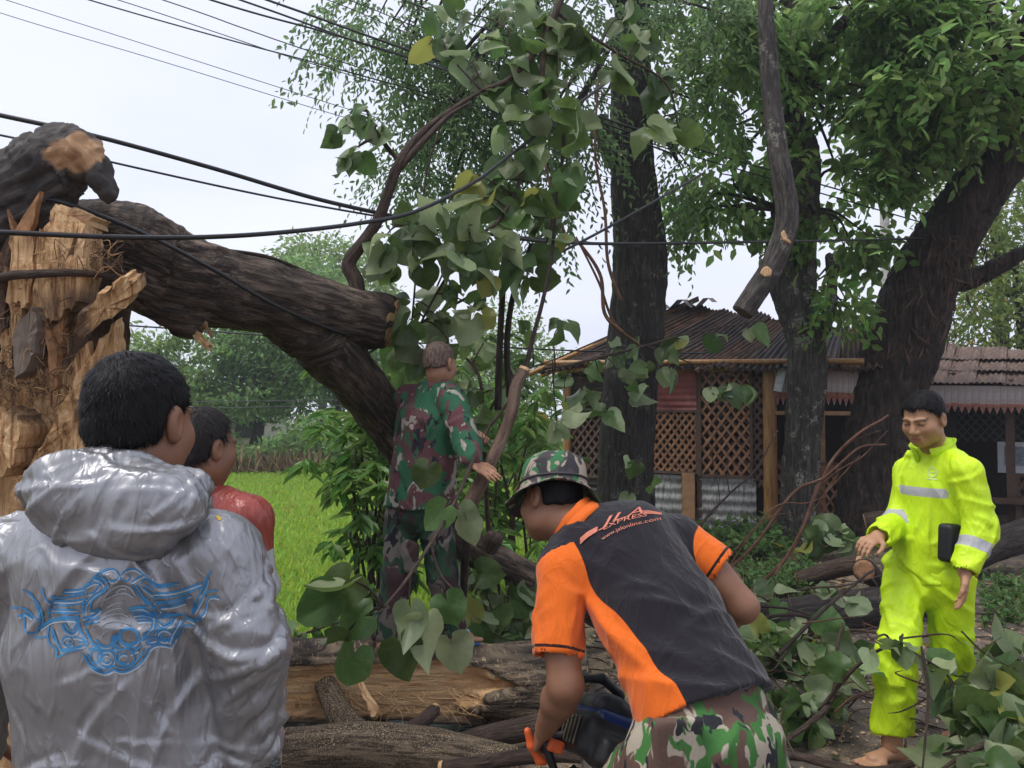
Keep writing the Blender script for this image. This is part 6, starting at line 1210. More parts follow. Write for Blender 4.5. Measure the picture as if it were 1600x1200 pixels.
    E = [[(570, 715), (600, 770), (640, 820), (690, 845), (740, 850), (790, 830), (840, 845), (900, 830), (960, 795), (1010, 740), (1045, 680), (1100, 655), (1190, 668)], [(600, 715), (650, 790), (720, 825), (785, 805), (850, 820), (920, 795), (980, 730), (1010, 680)], [(585, 730), (630, 800), (700, 838)],
         [(570, 690), (480, 700), (400, 740), (390, 690), (345, 650), (330, 590), (340, 520)], [(580, 665), (500, 680), (425, 700), (410, 660), (370, 610), (352, 540)], [(1190, 668), (1210, 610), (1260, 520), (1280, 470)], [(1170, 640), (1190, 590), (1235, 510), (1250, 470)], [(1220, 620), (1270, 560), (1280, 520), (1345, 530)],
         [(590, 440), (600, 370), (650, 310), (720, 270), (745, 230), (700, 170), (740, 135), (790, 130), (820, 165), (815, 195), (780, 215), (745, 200)], [(575, 260), (640, 200), (690, 150), (750, 125)], [(590, 290), (600, 250), (660, 225), (690, 240), (650, 290), (610, 300)], [(620, 420), (640, 350), (720, 290), (745, 250)], [(640, 190), (690, 210), (720, 240)], [(660, 180), (710, 200), (740, 225)],
         [(840, 175), (870, 140), (930, 130), (1000, 170), (1060, 220), (1110, 240), (1240, 225)], [(835, 190), (870, 215), (900, 195), (890, 170)], [(910, 220), (950, 195), (1000, 170)], [(910, 235), (950, 290), (1020, 385), (960, 390), (890, 405)], [(940, 235), (990, 310), (1050, 390)], [(970, 235), (1010, 200), (1050, 230), (1100, 255), (1230, 245)], [(975, 250), (1030, 290), (1060, 310)], [(1000, 240), (1040, 262), (1060, 280)],
         [(1060, 300), (1200, 290), (1320, 255), (1400, 225)], [(1050, 330), (1200, 320), (1310, 290), (1400, 250)], [(1060, 360), (1200, 350), (1330, 310)], [(1300, 440), (1090, 440), (1090, 375), (1200, 368), (1300, 335)], [(1115, 425), (1112, 398), (1200, 388), (1290, 360)], [(1330, 440), (1360, 350), (1410, 250), (1440, 180), (1470, 140)], [(1350, 430), (1400, 340), (1430, 250), (1445, 190)], [(1330, 445), (1370, 380), (1440, 290), (1510, 280)], [(1360, 485), (1420, 430), (1440, 345), (1470, 322), (1520, 330)], [(1280, 455), (1360, 490), (1400, 470)], [(1290, 470), (1350, 500)],
         [(1080, 480), (1150, 460), (1270, 450)], [(1075, 510), (1130, 537), (1190, 510), (1220, 460)], [(1095, 490), (1135, 515), (1175, 495), (1195, 465)], circ(1138, 590, 48, 40, .4, 5.9), circ(1138, 595, 22, 20, 0, 5), [(1070, 580), (1100, 545), (1160, 550)], [(1000, 625), (1080, 600), (1100, 625), (1090, 650), (1010, 650)], [(1010, 640), (1080, 620)], [(1080, 440), (1085, 520), (1040, 580), (1000, 610), (960, 650)], [(1060, 480), (1055, 530), (1010, 580), (980, 610)],
         [(350, 320), (450, 330), (600, 300)], [(360, 350), (500, 352), (600, 332)], [(370, 382), (480, 380), (610, 360)], [(350, 410), (540, 415)], [(340, 432), (480, 437), (560, 432)], [(440, 280), (520, 275), (600, 262)], [(430, 300), (520, 300), (590, 285)], [(280, 545), (360, 492), (480, 480), (540, 500), (560, 560), (600, 615)], [(290, 525), (370, 475), (490, 462), (540, 470)], [(545, 450), (545, 540), (590, 600)], [(150, 270), (220, 310), (260, 400), (275, 480), (260, 560), (200, 580), (170, 540), (165, 470), (110, 450)], [(190, 290), (250, 350), (285, 420), (295, 500), (280, 550)], [(60, 400), (150, 400), (200, 430), (260, 490)], [(130, 460), (170, 440), (220, 470)], [(230, 600), (290, 605), (330, 590)], [(290, 250), (310, 330), (350, 370)], [(330, 480), (345, 400), (380, 330)],
         [(430, 510), (450, 560), (500, 580), (540, 545), (530, 490)], [(445, 505), (470, 545), (505, 555), (525, 510)], circ(468, 632, 34, 34, .3, 5.6), circ(490, 635, 14, 16, 0, 5), [(360, 540), (390, 620), (420, 685), (520, 672), (590, 655)], [(530, 640), (600, 635), (600, 665)], [(500, 600), (560, 610), (610, 640)],
         [(570, 500), (620, 480), (690, 465)], [(570, 470), (640, 455), (700, 410)], [(575, 520), (630, 505), (690, 490)], [(620, 425), (660, 420), (695, 405)], [(570, 440), (580, 360), (600, 330)], [(900, 410), (990, 402), (1075, 455)], [(895, 430), (980, 425), (1075, 462)], [(920, 450), (990, 445), (1075, 468)], [(935, 472), (1000, 465), (1060, 480)], [(950, 492), (1000, 488), (1060, 492)], [(1020, 330), (1060, 400), (1080, 455)], [(590, 540), (620, 600), (660, 655), (760, 665), (780, 600)],
         circ(735, 600, 72, 68, .2, 2.9), circ(893, 600, 68, 62), circ(893, 600, 58, 52), circ(735, 752, 58, 55), circ(868, 742, 66, 58), circ(858, 752, 36, 34, .4, 5.4), circ(665, 735, 40, 45), circ(738, 752, 30, 30, 0, 5), [(770, 680), (800, 655), (830, 680), (800, 705), (770, 680)], [(785, 680), (815, 680)], [(800, 580), (800, 650)], [(790, 585), (790, 640)], [(812, 585), (812, 640)], [(640, 650), (700, 690), (760, 690)], [(830, 690), (900, 675), (960, 680), (980, 660)], [(900, 720), (960, 690)], [(610, 690), (640, 680), (680, 700)]]
    b = MatB('blue print'); b.set(Base_Color=b.ramp(b.noise(b.coords(), 30, 4), [(.3, (.02, .15, .36)), (.7, (.06, .27, .50))]), Roughness=.4); pr = ribbons(bv, [cv(l) for l in E], 2.9, b.m, 'emblem', gv, off=.0022)
    b2 = MatB('pale blue print'); b2.set(Base_Color=(.48, .56, .63, 1), Roughness=.4, Metallic=.2); ribbons(bv, [[(a[0]+1.2, a[1]+3.0) for a in cv(l)] for l in E[::2]], 2.4, b2.m, 'emblem_highlight', gv, off=.0012)
    eg = [[(700, 400), (720, 340), (780, 270), (850, 245), (910, 270), (940, 320)], [(720, 350), (800, 310), (870, 300), (930, 330)], [(740, 400), (800, 370), (860, 360)], [(720, 440), (790, 410), (850, 400)], [(700, 480), (760, 450), (840, 440), (900, 470)], [(690, 540), (740, 500), (830, 490), (920, 520)], [(700, 600), (740, 560), (800, 545), (900, 530)], [(800, 300), (840, 270), (880, 270)]]
    ribbons(bv, [cv(l) for l in eg], 2.6, plain('grey print', (.30, .32, .35), .4), 'eagle_print', gv, off=.002)
    mk = plain('yellow tag', (.7, .42, .03)); ribbons(bv, [[(338, 806), (345, 812)]], 5, mk, 'tag', gv)
    for l in legs: pass
    S = SDF(pv+[-.3, -.25, -.92], pv+[.3, .25, .1], .014); S.ecap(pv+[0, 0, .05], pv+[0, 0, -.04], (.17, .12), (.175, .125), u=u, k=.03)
    for l in legs: S.chain(l, [.095, .075, .06], k=.03)
    garment('trousers', S, plain('dark trousers', (.03, .032, .04), .8), t, [(.006, 9, (1, 1, .5), 1, True)])
silver_man()
# ------------------------------------------------------------ 2 red and grey raincoat
def red_man():
    t = thing('person', 'person in red and grey raincoat standing beyond the silver raincoat', 'person', (-.95, 2.34, 0)); c = P(318, 698, 2.33); R = axes((.48, .87, -.08)); nk = P(312, 768, 2.34); V, Q, dk, rd = head(c, R, nk)
    u = norm(np.array([.85, -.45, 0])); ch = P(312, 840, 2.36); pv = np.array([-.97, 2.36, .90]); sR, sL = P(388, 812, 2.28), P(235, 812, 2.45); eR, eL = P(400, 920, 2.26), P(215, 930, 2.5); wR, wL = P(390, 1010, 2.42), P(260, 1010, 2.62)
    legs = [[pv+u*s*.10, pv+u*s*.11+[0, .02, -.42], pv+u*s*.11+[0, 0, -.82]] for s in (-1, 1)]; core = bodycore(ch, pv, legs, [[sR, eR], [sL, eL]], u)
    body_mesh([(V, Q), core, arm_hand(eR, wR, (.1, .5, -.6), (-1, .2, 0), True), arm_hand(eL, wL, (.1, .6, -.6), (1, .2, 0), False)]+[foot(l[-1]+[0, 0, -.005], (.6, 1)) for l in legs], SK2, t, dk, rd)
    hair(c, R, t, hairmat('thinning black hair', (.020, .017, .016), .5), .008, strands=4500, slen=.028, sw=.0007, line=((-.10, -.055), (-.05, -.05), (-.015, -.03), (.005, .01), (.02, .045), (.05, .085), (.09, .11)))
    S = SDF((-1.5, 1.95, .70), (-.5, 2.85, 1.46), .009); S.ecap(P(310, 790, 2.34), ch, (.10, .07), (.165, .115), u=u, k=.05); S.ecap(ch, pv, (.17, .12), (.19, .135), u=u, k=.04)
    for s, e, w in ((sR, eR, wR), (sL, eL, wL)): S.ecap(nk*.5+s*.5, s, .055, .062, k=.05); S.ecap(s, e, .066, .058, k=.03); S.ecap(e, w, .058, .046, k=.02)
    def pan(V): return {'pan': .5+(1.16-V[:, 2]+.03*np.sin(V[:, 0]*25))*3}
    j, V, Q = garment('jacket', S, rainmat('red and grey rain cloth', (.30, .055, .040), .05, .36, two=(.42, .42, .43), sc=1.4), t, [(.006, 6, (1, 1, .8), 2, False)], attrs=pan, crease=[dict(n=60, base=lambda c: (.8, -.3, -1), jit=.4, amp=(.005, .010), sig=(.008, .012), L=(.05, .14), seed=5)])
    collar('collar', nk+[.0, 0, -.03], (.15, .1, 1), u, .078, .055, .012, rainmat('red rain cloth', (.30, .055, .04), .05, .36), j)
    S = SDF(pv+[-.3, -.25, -.92], pv+[.3, .25, .1], .014); S.ecap(pv+[0, 0, .02], pv+[0, 0, -.05], (.165, .12), (.17, .125), u=u, k=.03)
    for l in legs: S.chain(l, [.095, .075, .06], k=.03)
    garment('trousers', S, plain('grey trousers', (.05, .05, .055), .8), t, [(.006, 9, (1, 1, .5), 1, True)])
red_man()
# ------------------------------------------------------------ 3 soldier on the log
def soldier():
    zt = .345; t = thing('person', 'person with cropped hair in camouflage uniform standing on the split log', 'person', (P(655, 1000, 4.05)[0], 4.05, zt)); c = P(687, 568, 4.08); R = axes((.50, .86, -.05)); nk = P(686, 601, 4.09); V, Q, dk, rd = head(c, R, nk, face=False)
    u = norm(np.array([.9, -.42, 0])); sR, sL = P(707, 626, 3.97), P(634, 624, 4.2); eR, wR = P(730, 694, 3.84), P(738, 722, 3.74); eL, wL = P(690, 708, 4.35), P(738, 690, 3.98); ch = P(670, 660, 4.1); pv = P(655, 800, 4.1)
    zf = zt+.075; aL, aR = np.array([P(603, 1000, 4.02)[0], 4.02, zf]), np.array([P(708, 1000, 4.08)[0], 4.08, zf]); kL, kR = P(622, 900, 4.02), P(692, 900, 4.03); hL_, hR_ = P(630, 808, 4.14), P(680, 808, 4.06)
    handR = arm_hand(eR, wR+(wR-eR)*.1, norm(P(778, 745, 3.66)-wR), (-.2, .5, -.85), True, (.10, .12, .14, .2), thumb=.3, r0=.04, r1=.03, spread=.12); handL = arm_hand(eL, wL, norm(P(768, 672, 3.90)-wL), (.1, -.75, -.5), False, (1.0, 1.05, 1.1, 1.1), thumb=1.3)
    core = bodycore(ch, pv, [[hL_, kL, aL], [hR_, kR, aR]], [[sR, eR], [sL, eL]], u, .14); fL, fR = foot(aL, (.0, 1)), foot(aR, (.75, .5))
    body_mesh([(V, Q), core, handR, handL, fL, fR], SK1, t)
    hair(c, R, t, HAIR_BUZZ, .003, strands=2500, slen=.006, sw=.0006, line=((-.10, -.03), (-.05, -.028), (-.015, -.02), (.005, .01), (.03, .03), (.06, .08), (.09, .1)))
    cm = camo('uniform camouflage', ((.030, .115, .060), (.115, .050, .055), (.022, .024, .032), (.33, .29, .25)), 8.5, g=.41, br=.52); cmd = camo('dark uniform trousers', ((.022, .055, .032), (.050, .027, .028), (.014, .014, .018), (.13, .115, .10)), 8)
    S = SDF(P(560, 830, 4.1)-[.1, .5, .1], P(770, 590, 4.1)+[.1, .5, .1], .0085); S.ecap(P(685, 607, 4.09), ch, (.10, .07), (.188, .125), u=u, k=.05); S.ecap(ch, P(662, 730, 4.1), (.19, .13), (.186, .132), u=u, k=.03); S.ecap(P(662, 730, 4.1), P(655, 800, 4.1), (.186, .132), (.205, .15), u=u, k=.03)
    for s, e, w, rr in ((sR, eR, wR, (.074, .070, .055)), (sL, eL, wL, (.066, .056, .045))): S.ecap(nk*.45+s*.55, s, .05, .06, k=.05); S.ecap(s, e, rr[0], rr[1], k=.025); S.ecap(e, e*.12+w*.88, rr[1], rr[2], k=.015)
    S.plane_cut(P(655, 791, 4.1), (0, 0, -1)); j, V, Q = garment('shirt', S, cm, t, [(.006, 6, (1, 1, .7), 3, False)], crease=[dict(n=80, base=(.5, 0, -1), jit=.55, amp=(.004, .010), sig=(.009, .016), L=(.04, .13), seed=5), dict(n=30, base=(1, .3, .3), jit=.3, amp=(.006, .010), sig=(.009, .014), L=(.04, .06), seed=6, where=lambda V: V[:, 0] > -.36)])
    collar('collar', nk+[-.01, 0, -.045], (.05, .1, 1), u, .072, .045, .010, cm, j)
    S = SDF(np.array([aL[0]-.2, 3.7, zt-.02]), np.array([aR[0]+.25, 4.4, 1.2]), .0095); S.ecap(P(656, 790, 4.1), pv, (.16, .11), (.175, .125), u=u, k=.03); S.chain([hL_, kL, aL+[0, 0, .0]], [.098, .082, .072], k=.03); S.chain([hR_, kR, aR+[0, 0, .0]], [.098, .082, .070], k=.03); S.plane_cut((0, 0, zt+.05), (0, 0, -1))
    S.ecap(P(640, 890, 3.93), P(640, 850, 3.95), (.05, .02), (.05, .02), u=u, k=.02)
    garment('trousers', S, cmd, t, [(.006, 6, (1, 1, .7), 3, False)], crease=[dict(n=70, base=(.8, 0, .5), jit=.6, amp=(.005, .011), sig=(.010, .017), L=(.04, .12), seed=7)])
    sole = plain('blue sandal sole', (.03, .10, .26), .6); white = plain('pale sandal strap', (.35, .42, .5), .5)
    for a, f in ((aL, (.0, 1)), (aR, (.75, .5))):
        f = norm(np.array([f[0], f[1], 0])); s = np.array([f[1], -f[0], 0]); cc = np.array([a[0], a[1], zt])+f*.045; S = SDF(cc-.17, cc+.17, .006); S.ecap(cc-f*.085-[0, 0, .008], cc+f*.10-[0, 0, .008], (.040, .014), (.048, .014), u=s, k=.01); o, V, Q = garment('sandal', S, sole, t)
        tube('strap', [cc+s*.052+f*.02, cc+f*.045+[0, 0, .058], cc-s*.052+f*.02], [.011], white, o, seg=8, n=14)
soldier()
# ------------------------------------------------------------ 4 bent man in the polo shirt with the chainsaw
def polo_man():
    t = thing('person', 'person in bush hat and black and orange polo shirt bending over a chainsaw', 'person', (.48, 1.98, 0)); c = P(862, 782, 2.30); R = axes((-.62, .68, -.26), (.22, .15, .95)); nk = P(905, 822, 2.21); V, Q, dk, rd = head(c, R, nk, sc=.98)
    sL, sR = P(880, 890, 2.10), P(1058, 842, 2.25); eL, wL = P(884, 1072, 1.98), P(852, 1138, 2.10); eR, wR = P(1160, 948, 2.16), P(1085, 985, 2.42); up_ = P(968, 855, 2.17); md = P(1035, 965, 2.03); lw = P(1092, 1085, 1.90); u = norm(sR-sL)
    pv = P(1100, 1150, 1.86); hL_, hR_ = pv+u*-.10+[0, 0, -.05], pv+u*.10+[0, 0, -.05]; kL, kR = np.array([.26, 2.16, .47]), np.array([.70, 2.10, .47]); aL, aR = np.array([.26, 1.98, .08]), np.array([.72, 1.92, .08])
    hl = arm_hand(eL, wL, norm(P(838, 1158, 2.16)-wL), (.75, .2, -.5), False, (1.0, 1.0, 1.0, 1.0), thumb=1.2, upper=P(874, 985, 2.02), ru=.050, r0=.045); hr = arm_hand(eR, wR, norm(P(1020, 1040, 2.48)-wR), (-.3, .2, -.9), True, (.8, .8, .8, .8), upper=P(1105, 880, 2.2), ru=.05, r0=.044)
    core = bodycore(up_, pv, [[hL_, kL, aL], [hR_, kR, aR]], [[sL, P(874, 985, 2.02)], [sR, P(1105, 880, 2.2)]], u, .14)
    body_mesh([(V, Q), core, hl, hr, foot(aL, (-.1, 1)), foot(aR, (.2, 1))], SK2, t, dk, rd); hair(c, R, t, HAIR, .002, strands=0, line=((-.10, -.03), (-.05, -.03), (-.015, -.02), (.005, .01), (.03, .035), (.06, .07), (.09, .085)))
    # polo shirt: black back, orange sleeves and side panel
    b = MatB('black and orange knit'); fine = b.noise(b.coords(), 350, 2); blk = b.mix(fine, (.012, .011, .014), (.026, .023, .028)); org = b.mix(fine, (.66, .115, .012), (.80, .17, .022)); cc = b.mix(b.ramp(b.attr('org'), [(.496, (0, 0, 0)), (.504, (1, 1, 1))]), blk, org); cc = b.mix(b.ramp(b.attr('stripe'), [(.49, (0, 0, 0)), (.51, (1, 1, 1))]), cc, (.03, .012, .01))
    b.set(Base_Color=cc, Roughness=.85); b.p.inputs['Specular IOR Level'].default_value = .15; b.p.inputs['Sheen Weight'].default_value = .15; b.bump(b.math('MULTIPLY_ADD', fine, .06, creases(b, 1.2)), .35, .012); mat = b.m
    S = SDF((-.02, 1.6, .70), (.85, 2.55, 1.45), .0068); S.ecap(nk+(up_-nk)*.25, up_, (.10, .07), (.172, .112), u=u, k=.06); S.ecap(up_, md, (.172, .115), (.168, .118), u=u, k=.04); S.ecap(md, lw, (.168, .118), (.178, .135), u=u, k=.04); S.ecap(lw, lw+(lw-md)*.22, (.178, .135), (.185, .14), u=u, k=.02)
    cL = P(871, 1014, 2.01); cR = P(1118, 884, 2.2); S.ecap(nk*.4+sL*.6, sL, .055, .064, k=.05); S.ecap(sL, cL, .068, .066, k=.025); S.ecap(nk*.4+sR*.6, sR, .055, .062, k=.05); S.ecap(sR, cR, .066, .064, k=.025)
    ax = norm(lw-md); S.plane_cut(lw+ax*.045, ax)
    # the sleeves end open: hollow the cuffs
    for s_, c_ in ((sL, cL), (sR, cR)):
        d = norm(c_-s_); S.ecap(c_+d*.0, c_+d*.10, .055, .058, k=.004, sub=True); X, Y, Z = S._pts((slice(None),)*3); pl = (X-c_[0])*d[0]+(Y-c_[1])*d[1]+(Z-c_[2])*d[2]; rad = np.sqrt((X-c_[0])**2+(Y-c_[1])**2+(Z-c_[2])**2); S.F = np.where(rad < .13, np.maximum(S.F, (pl-.02).astype(np.float32)), S.F)
    tx = norm(lw-up_); Lt = np.linalg.norm(lw-up_); bk = norm(np.cross(u, tx)); bk = bk if bk[1] < 0 else -bk
    def at(V):
        def seg(a, e): d = e-a; L = np.linalg.norm(d); tt = np.clip(((V-a)@d)/L**2, 0, 1); return np.linalg.norm(V-a-tt[:, None]*d, axis=1)
        dl, dr = seg(sL+(cL-sL)*.12, cL), seg(sR+(cR-sR)*.12, cR); dt = np.minimum(seg(up_, md), seg(md, lw))-.11
        sl = np.clip((.070-dl)/.03, -1, 1)*.5; sr = np.clip((.070-dr)/.03, -1, 1)*.5
        tl = ((V-sL)@norm(cL-sL)); tr = ((V-sR)@norm(cR-sR)); sl = np.where(tl > .115, .5, np.minimum(sl, (tl-.04)*6)); sr = np.where((tr > .10) & (dr < .09), .5, np.minimum(sr, (tr-.03)*6)); sl = np.where(dl > .10, -.5, sl)
        w = (V-up_)@u; tt = ((V-up_)@tx)/Lt; side = -(w+.158-.030*sstep(.15, .8, tt)-.015*sstep(.75, 1.1, tt))*7; side = np.where(tt > -.05, side, -.5)
        lenL, lenR = np.linalg.norm(cL-sL), np.linalg.norm(cR-sR); st = np.maximum(np.where(dl < .09, .004-np.abs(tl-lenL+.0), -1), np.where(dr < .09, .004-np.abs(tr-lenR+.0), -1))
        return {'org': .5+np.maximum(np.maximum(sl, sr), np.clip(side, -.5, .5)), 'stripe': .5+np.clip(st*40, -.5, .5)}
    j, V, Q = garment('polo_shirt', S, mat, t, [(.005, 5.5, (1, 1, 1), 4, False)], attrs=at, crease=[dict(n=16, base=lambda c: u*1.0+tx*.35, jit=.3, amp=(.006, .012), sig=(.010, .018), L=(.08, .2), seed=5, where=lambda V: (V-md)@tx > -.02), dict(n=26, base=lambda c: tx+u*.6, jit=.5, amp=(.003, .007), sig=(.009, .015), L=(.05, .14), seed=6), dict(n=18, base=lambda c: norm(cL-sL)+u*.4, jit=.4, amp=(.004, .008), sig=(.008, .014), L=(.05, .11), seed=9, where=lambda V: V[:, 0] < .2)])
    org_m = plain('orange knit', (.72, .14, .015), .85, .1, 200); n_ax = norm(norm(nk-up_)+np.array([-.1, .2, .35])); collar('collar', nk-n_ax*.012, n_ax, u, .074, .042, .010, org_m, j, thick=.005); collar('collar_fold', nk-n_ax*.022, n_ax, u, .088, .034, -.004, org_m, j, thick=.004)
    # lettering across the shoulders
    bv = bvh_of(V, Q); ink = plain('faded orange print', (.60, .20, .13), .8, .2, 60)
    def textpx(s, pts, h, shear=0, sp=1.0):
        cu = bpy.data.curves.new('txt', 'FONT'); cu.body = s; cu.size = 1; cu.shear = shear; cu.space_character = sp; o = bpy.data.objects.new('txt', cu); COL.objects.link(o); dg = bpy.context.evaluated_depsgraph_get(); me = bpy.data.meshes.new_from_object(o.evaluated_get(dg)); vs = np.array([v.co[:] for v in me.vertices]); fs = [tuple(p.vertices) for p in me.polygons]; bpy.data.objects.remove(o); bpy.data.curves.remove(cu); bpy.data.meshes.remove(me)
        x0, x1 = vs[:, 0].min(), vs[:, 0].max(); c_ = catmull(np.c_[np.array(pts, float), np.zeros(len(pts))], 60)[:, :2]; tg = norm(np.gradient(c_, axis=0)); out = []
        for v in vs:
            f = (v[0]-x0)/(x1-x0)*59; i = min(int(f), 58); p = c_[i]+(c_[i+1]-c_[i])*(f-i); nn = np.array([tg[i][1], -tg[i][0]]); p = p+nn*v[1]*h*(-1 if nn[1] > 0 else 1); q, nr = hit(bv, *p); out.append(None if q is None else np.array(q)-norm(P(*p, 1)-_cp)*.006)
        return out, fs
    mb_v = []; faces = []
    me = bpy.data.meshes.new('lettering')
    for args in (('JLA', [(934, 826), (960, 814), (985, 806), (1005, 801)], 15, .35, 1.0), ('EXPRESS', [(943, 828), (965, 818), (990, 810), (1012, 806)], 8.5, .2, 1.0), ('www.jalonline.com', [(941, 844), (965, 830), (995, 820), (1033, 812)], 7.5, 0, 1.0)):
        o_, fs = textpx(*args); n0 = len(mb_v); ok = [v is not None for v in o_]; mb_v += [v if v is not None else np.zeros(3) for v in o_]; faces += [tuple(i+n0 for i in f) for f in fs if all(ok[i] for i in f)]
    me.from_pydata([tuple(v) for v in mb_v], [], faces); me.materials.append(ink); lo = bpy.data.objects.new('lettering', me); COL.objects.link(lo); lo.parent = j; lo.location = Vector(-WLOC[j.name]); WLOC[lo.name] = np.zeros(3)
    ribbons(bv, [[(906, 842+k*2.6), (918, 832+k*2.3), (934, 823+k*1.9)] for k in range(4)]+[[(1004, 798+k*2), (1020, 799+k*1.6), (1034, 802+k*.8)] for k in range(3)], 1.5, ink, 'print_stripes', j, off=.005, step=2)
    # camouflage trousers
    cm = camo('bright camouflage', ((.055, .17, .042), (.125, .075, .058), (.028, .03, .035), (.40, .35, .27)), 9, g=.50, br=.49); S = SDF((.05, 1.55, .02), (.95, 2.4, 1.05), .0095); S.ecap(lw+(lw-md)*.05, pv, (.165, .125), (.185, .15), u=u, k=.03); S.chain([hL_, kL, aL], [.115, .09, .075], k=.04); S.chain([hR_, kR, aR], [.115, .09, .075], k=.04); S.rbox(P(1060, 1165, 1.70), (.13, .03, .13), axes((.2, -1, 0)), .012, .012)
    tr, V, Q = garment('trousers', S, cm, t, [(.006, 6, (1, 1, .6), 3, False)], crease=[dict(n=60, base=(.2, 0, 1), jit=.5, amp=(.005, .012), sig=(.010, .016), L=(.05, .12), seed=5)])
    # bush hat
    hm = camo('hat camouflage', ((.040, .150, .062), (.060, .052, .055), (.040, .038, .042), (.34, .28, .22)), 11); L = lambda x, y, z: c+R@np.array([x, y, z])
    n = 64; a = np.linspace(0, 2*np.pi, n, endpoint=False); rows = []
    prof = [(.0, .142), (.35, .142), (.72, .136), (.90, .124), (1.0, .10), (1.04, .066), (1.06, .040), (1.10, .034)]       # crown, as share of radius and height
    for r, z in prof: rows.append(np.stack([.088*r*np.cos(a), -.008+.108*r*np.sin(a), np.full(n, z)+.003*vnoise(np.stack([np.cos(a)*3, np.sin(a)*3, a*0+z*30], 1))], 1))
    for k in (0.25, .5, .75, 1.0, .985, .5, 0.05):
        i_ = len(rows); inner = i_ >= len(prof)+4; wav = .026*np.sin(a*2+.6)+.014*np.sin(a*3+1.2)+.010*vnoise(np.stack([np.cos(a)*2, np.sin(a)*2, a*0], 1)); rr = 1.06+k*.50; z = .034-k*.034+k*wav-(.004 if inner else 0); rows.append(np.stack([.088*rr*np.cos(a), -.008+.108*rr*np.sin(a)*.97, z], 1))
    rows.append(np.stack([.088*.9*np.cos(a), -.008+.108*.9*np.sin(a), np.full(n, .07)], 1))
    V = np.concatenate(rows)@R.T+c; m = len(rows); Q = [(k*n+j_, k*n+(j_+1) % n, (k+1)*n+(j_+1) % n, (k+1)*n+j_) for k in range(m-1) for j_ in range(n)]; hat = mesh_np('bush_hat', V, np.array(Q), hm, t)
    V, Q, T, bk = tube_geo([L(.093*math.cos(x), -.008+.115*math.sin(x), .052) for x in np.linspace(0, 6.283, 30)], [.004], seg=6, n=60, caps=False); mbb = MB(); mbb.add(V*1.0, Q); mbb.obj('hat_band', plain('dark hat band', (.035, .03, .03)), hat)
    return wL, hl
WL, HL = polo_man()
def chainsaw():
    o = P(925, 1150, 2.15); t = thing('chainsaw', 'blue and grey chainsaw with orange handle gripped by the bent man', 'chainsaw', o-[0, 0, .12]); R = axes((-.25, .9, -.28), (.35, .25, .9)); L = lambda x, y, z: o+R@np.array([x, y, z])
    def part(name, fn, mat, h=.006, par=None): S = SDF(o-.42, o+.42, h) if h > .005 else SDF(o-.3, o+.3, h); fn(S); V, Q = S.mesh(1); return mesh_np(name, V, Q, mat, par or t)
    blue = plain('blue plastic', (.012, .03, .12), .35, .3, 20); grey = plain('grey plastic cover', (.045, .047, .05), .45, .3, 20); blk = plain('black plastic', (.012, .012, .013), .5, .3, 25); org = plain('orange plastic', (.75, .13, .03), .4, .15)
    bd = part('housing', lambda S: (S.rbox(L(0, 0, 0), (.15, .26, .12), R, .03, .01), S.rbox(L(.02, -.13, -.03), (.12, .10, .09), R, .03, .03)), blk)
    part('side_cover', lambda S: S.rbox(L(.02, -.01, .045), (.135, .23, .06), R, .025, .01), blue, par=bd)
    part('top_cover', lambda S: (S.rbox(L(.015, .01, .085), (.12, .19, .05), R, .022, .02), S.rbox(L(.01, -.05, .10), (.07, .06, .04), R, .018, .02)), grey, par=bd)
    for k in range(6): part('cooling_fin', lambda S: S.rbox(L(-.078, -.08+k*.028, .0), (.012, .010, .08), R, .004, .002), plain('oily metal', (.10, .085, .06), .4, metal=.6), .005, bd)
    part('front_handle', lambda S: S.chain([L(-.085, .06, -.05), L(-.10, .03, .06), L(-.09, .0, .13), L(-.02, -.01, .155), L(.05, .0, .13), L(.08, .03, .05)], [.0125]*6, k=.012), blk, .005)
    g = PX((824, 1142, 2.13), (830, 1165, 2.13), (843, 1188, 2.14), (851, 1190, 2.14)); S = SDF(g.min(0)-.06, g.max(0)+.06, .004); S.chain(g, [.010, .0115, .012, .010], k=.01); V, Q = S.mesh(1); mesh_np('hand_guard', V, Q, org, t)
    V, Q, T, bk = tube_geo(PX((848, 1150, 2.13), (858, 1180, 2.12), (874, 1215, 2.12), (900, 1200, 2.14)), [.0115], seg=12, n=24); m = MB(); m.add(V, Q, T); m.obj('rear_handle', blk, t)
    V, Q, T, bk = tube_geo(PX((838, 1146, 2.14), (868, 1150, 2.14), (900, 1140, 2.15)), [.011], seg=12, n=16); m = MB(); m.add(V, Q, T); m.obj('grip', blk, t)
    part('trigger', lambda S: S.rbox(P(868, 1166, 2.12), (.05, .02, .035), R, .008, .004), org, .005)
    R2 = axes((.12, .75, -.65)); box('guide_bar', L(.02, .10, -.04)+R2@np.array([0, .22, 0]), (.006, .45, .07), plain('steel bar', (.35, .35, .35), .35, metal=.8), t, R2); 
chainsaw()
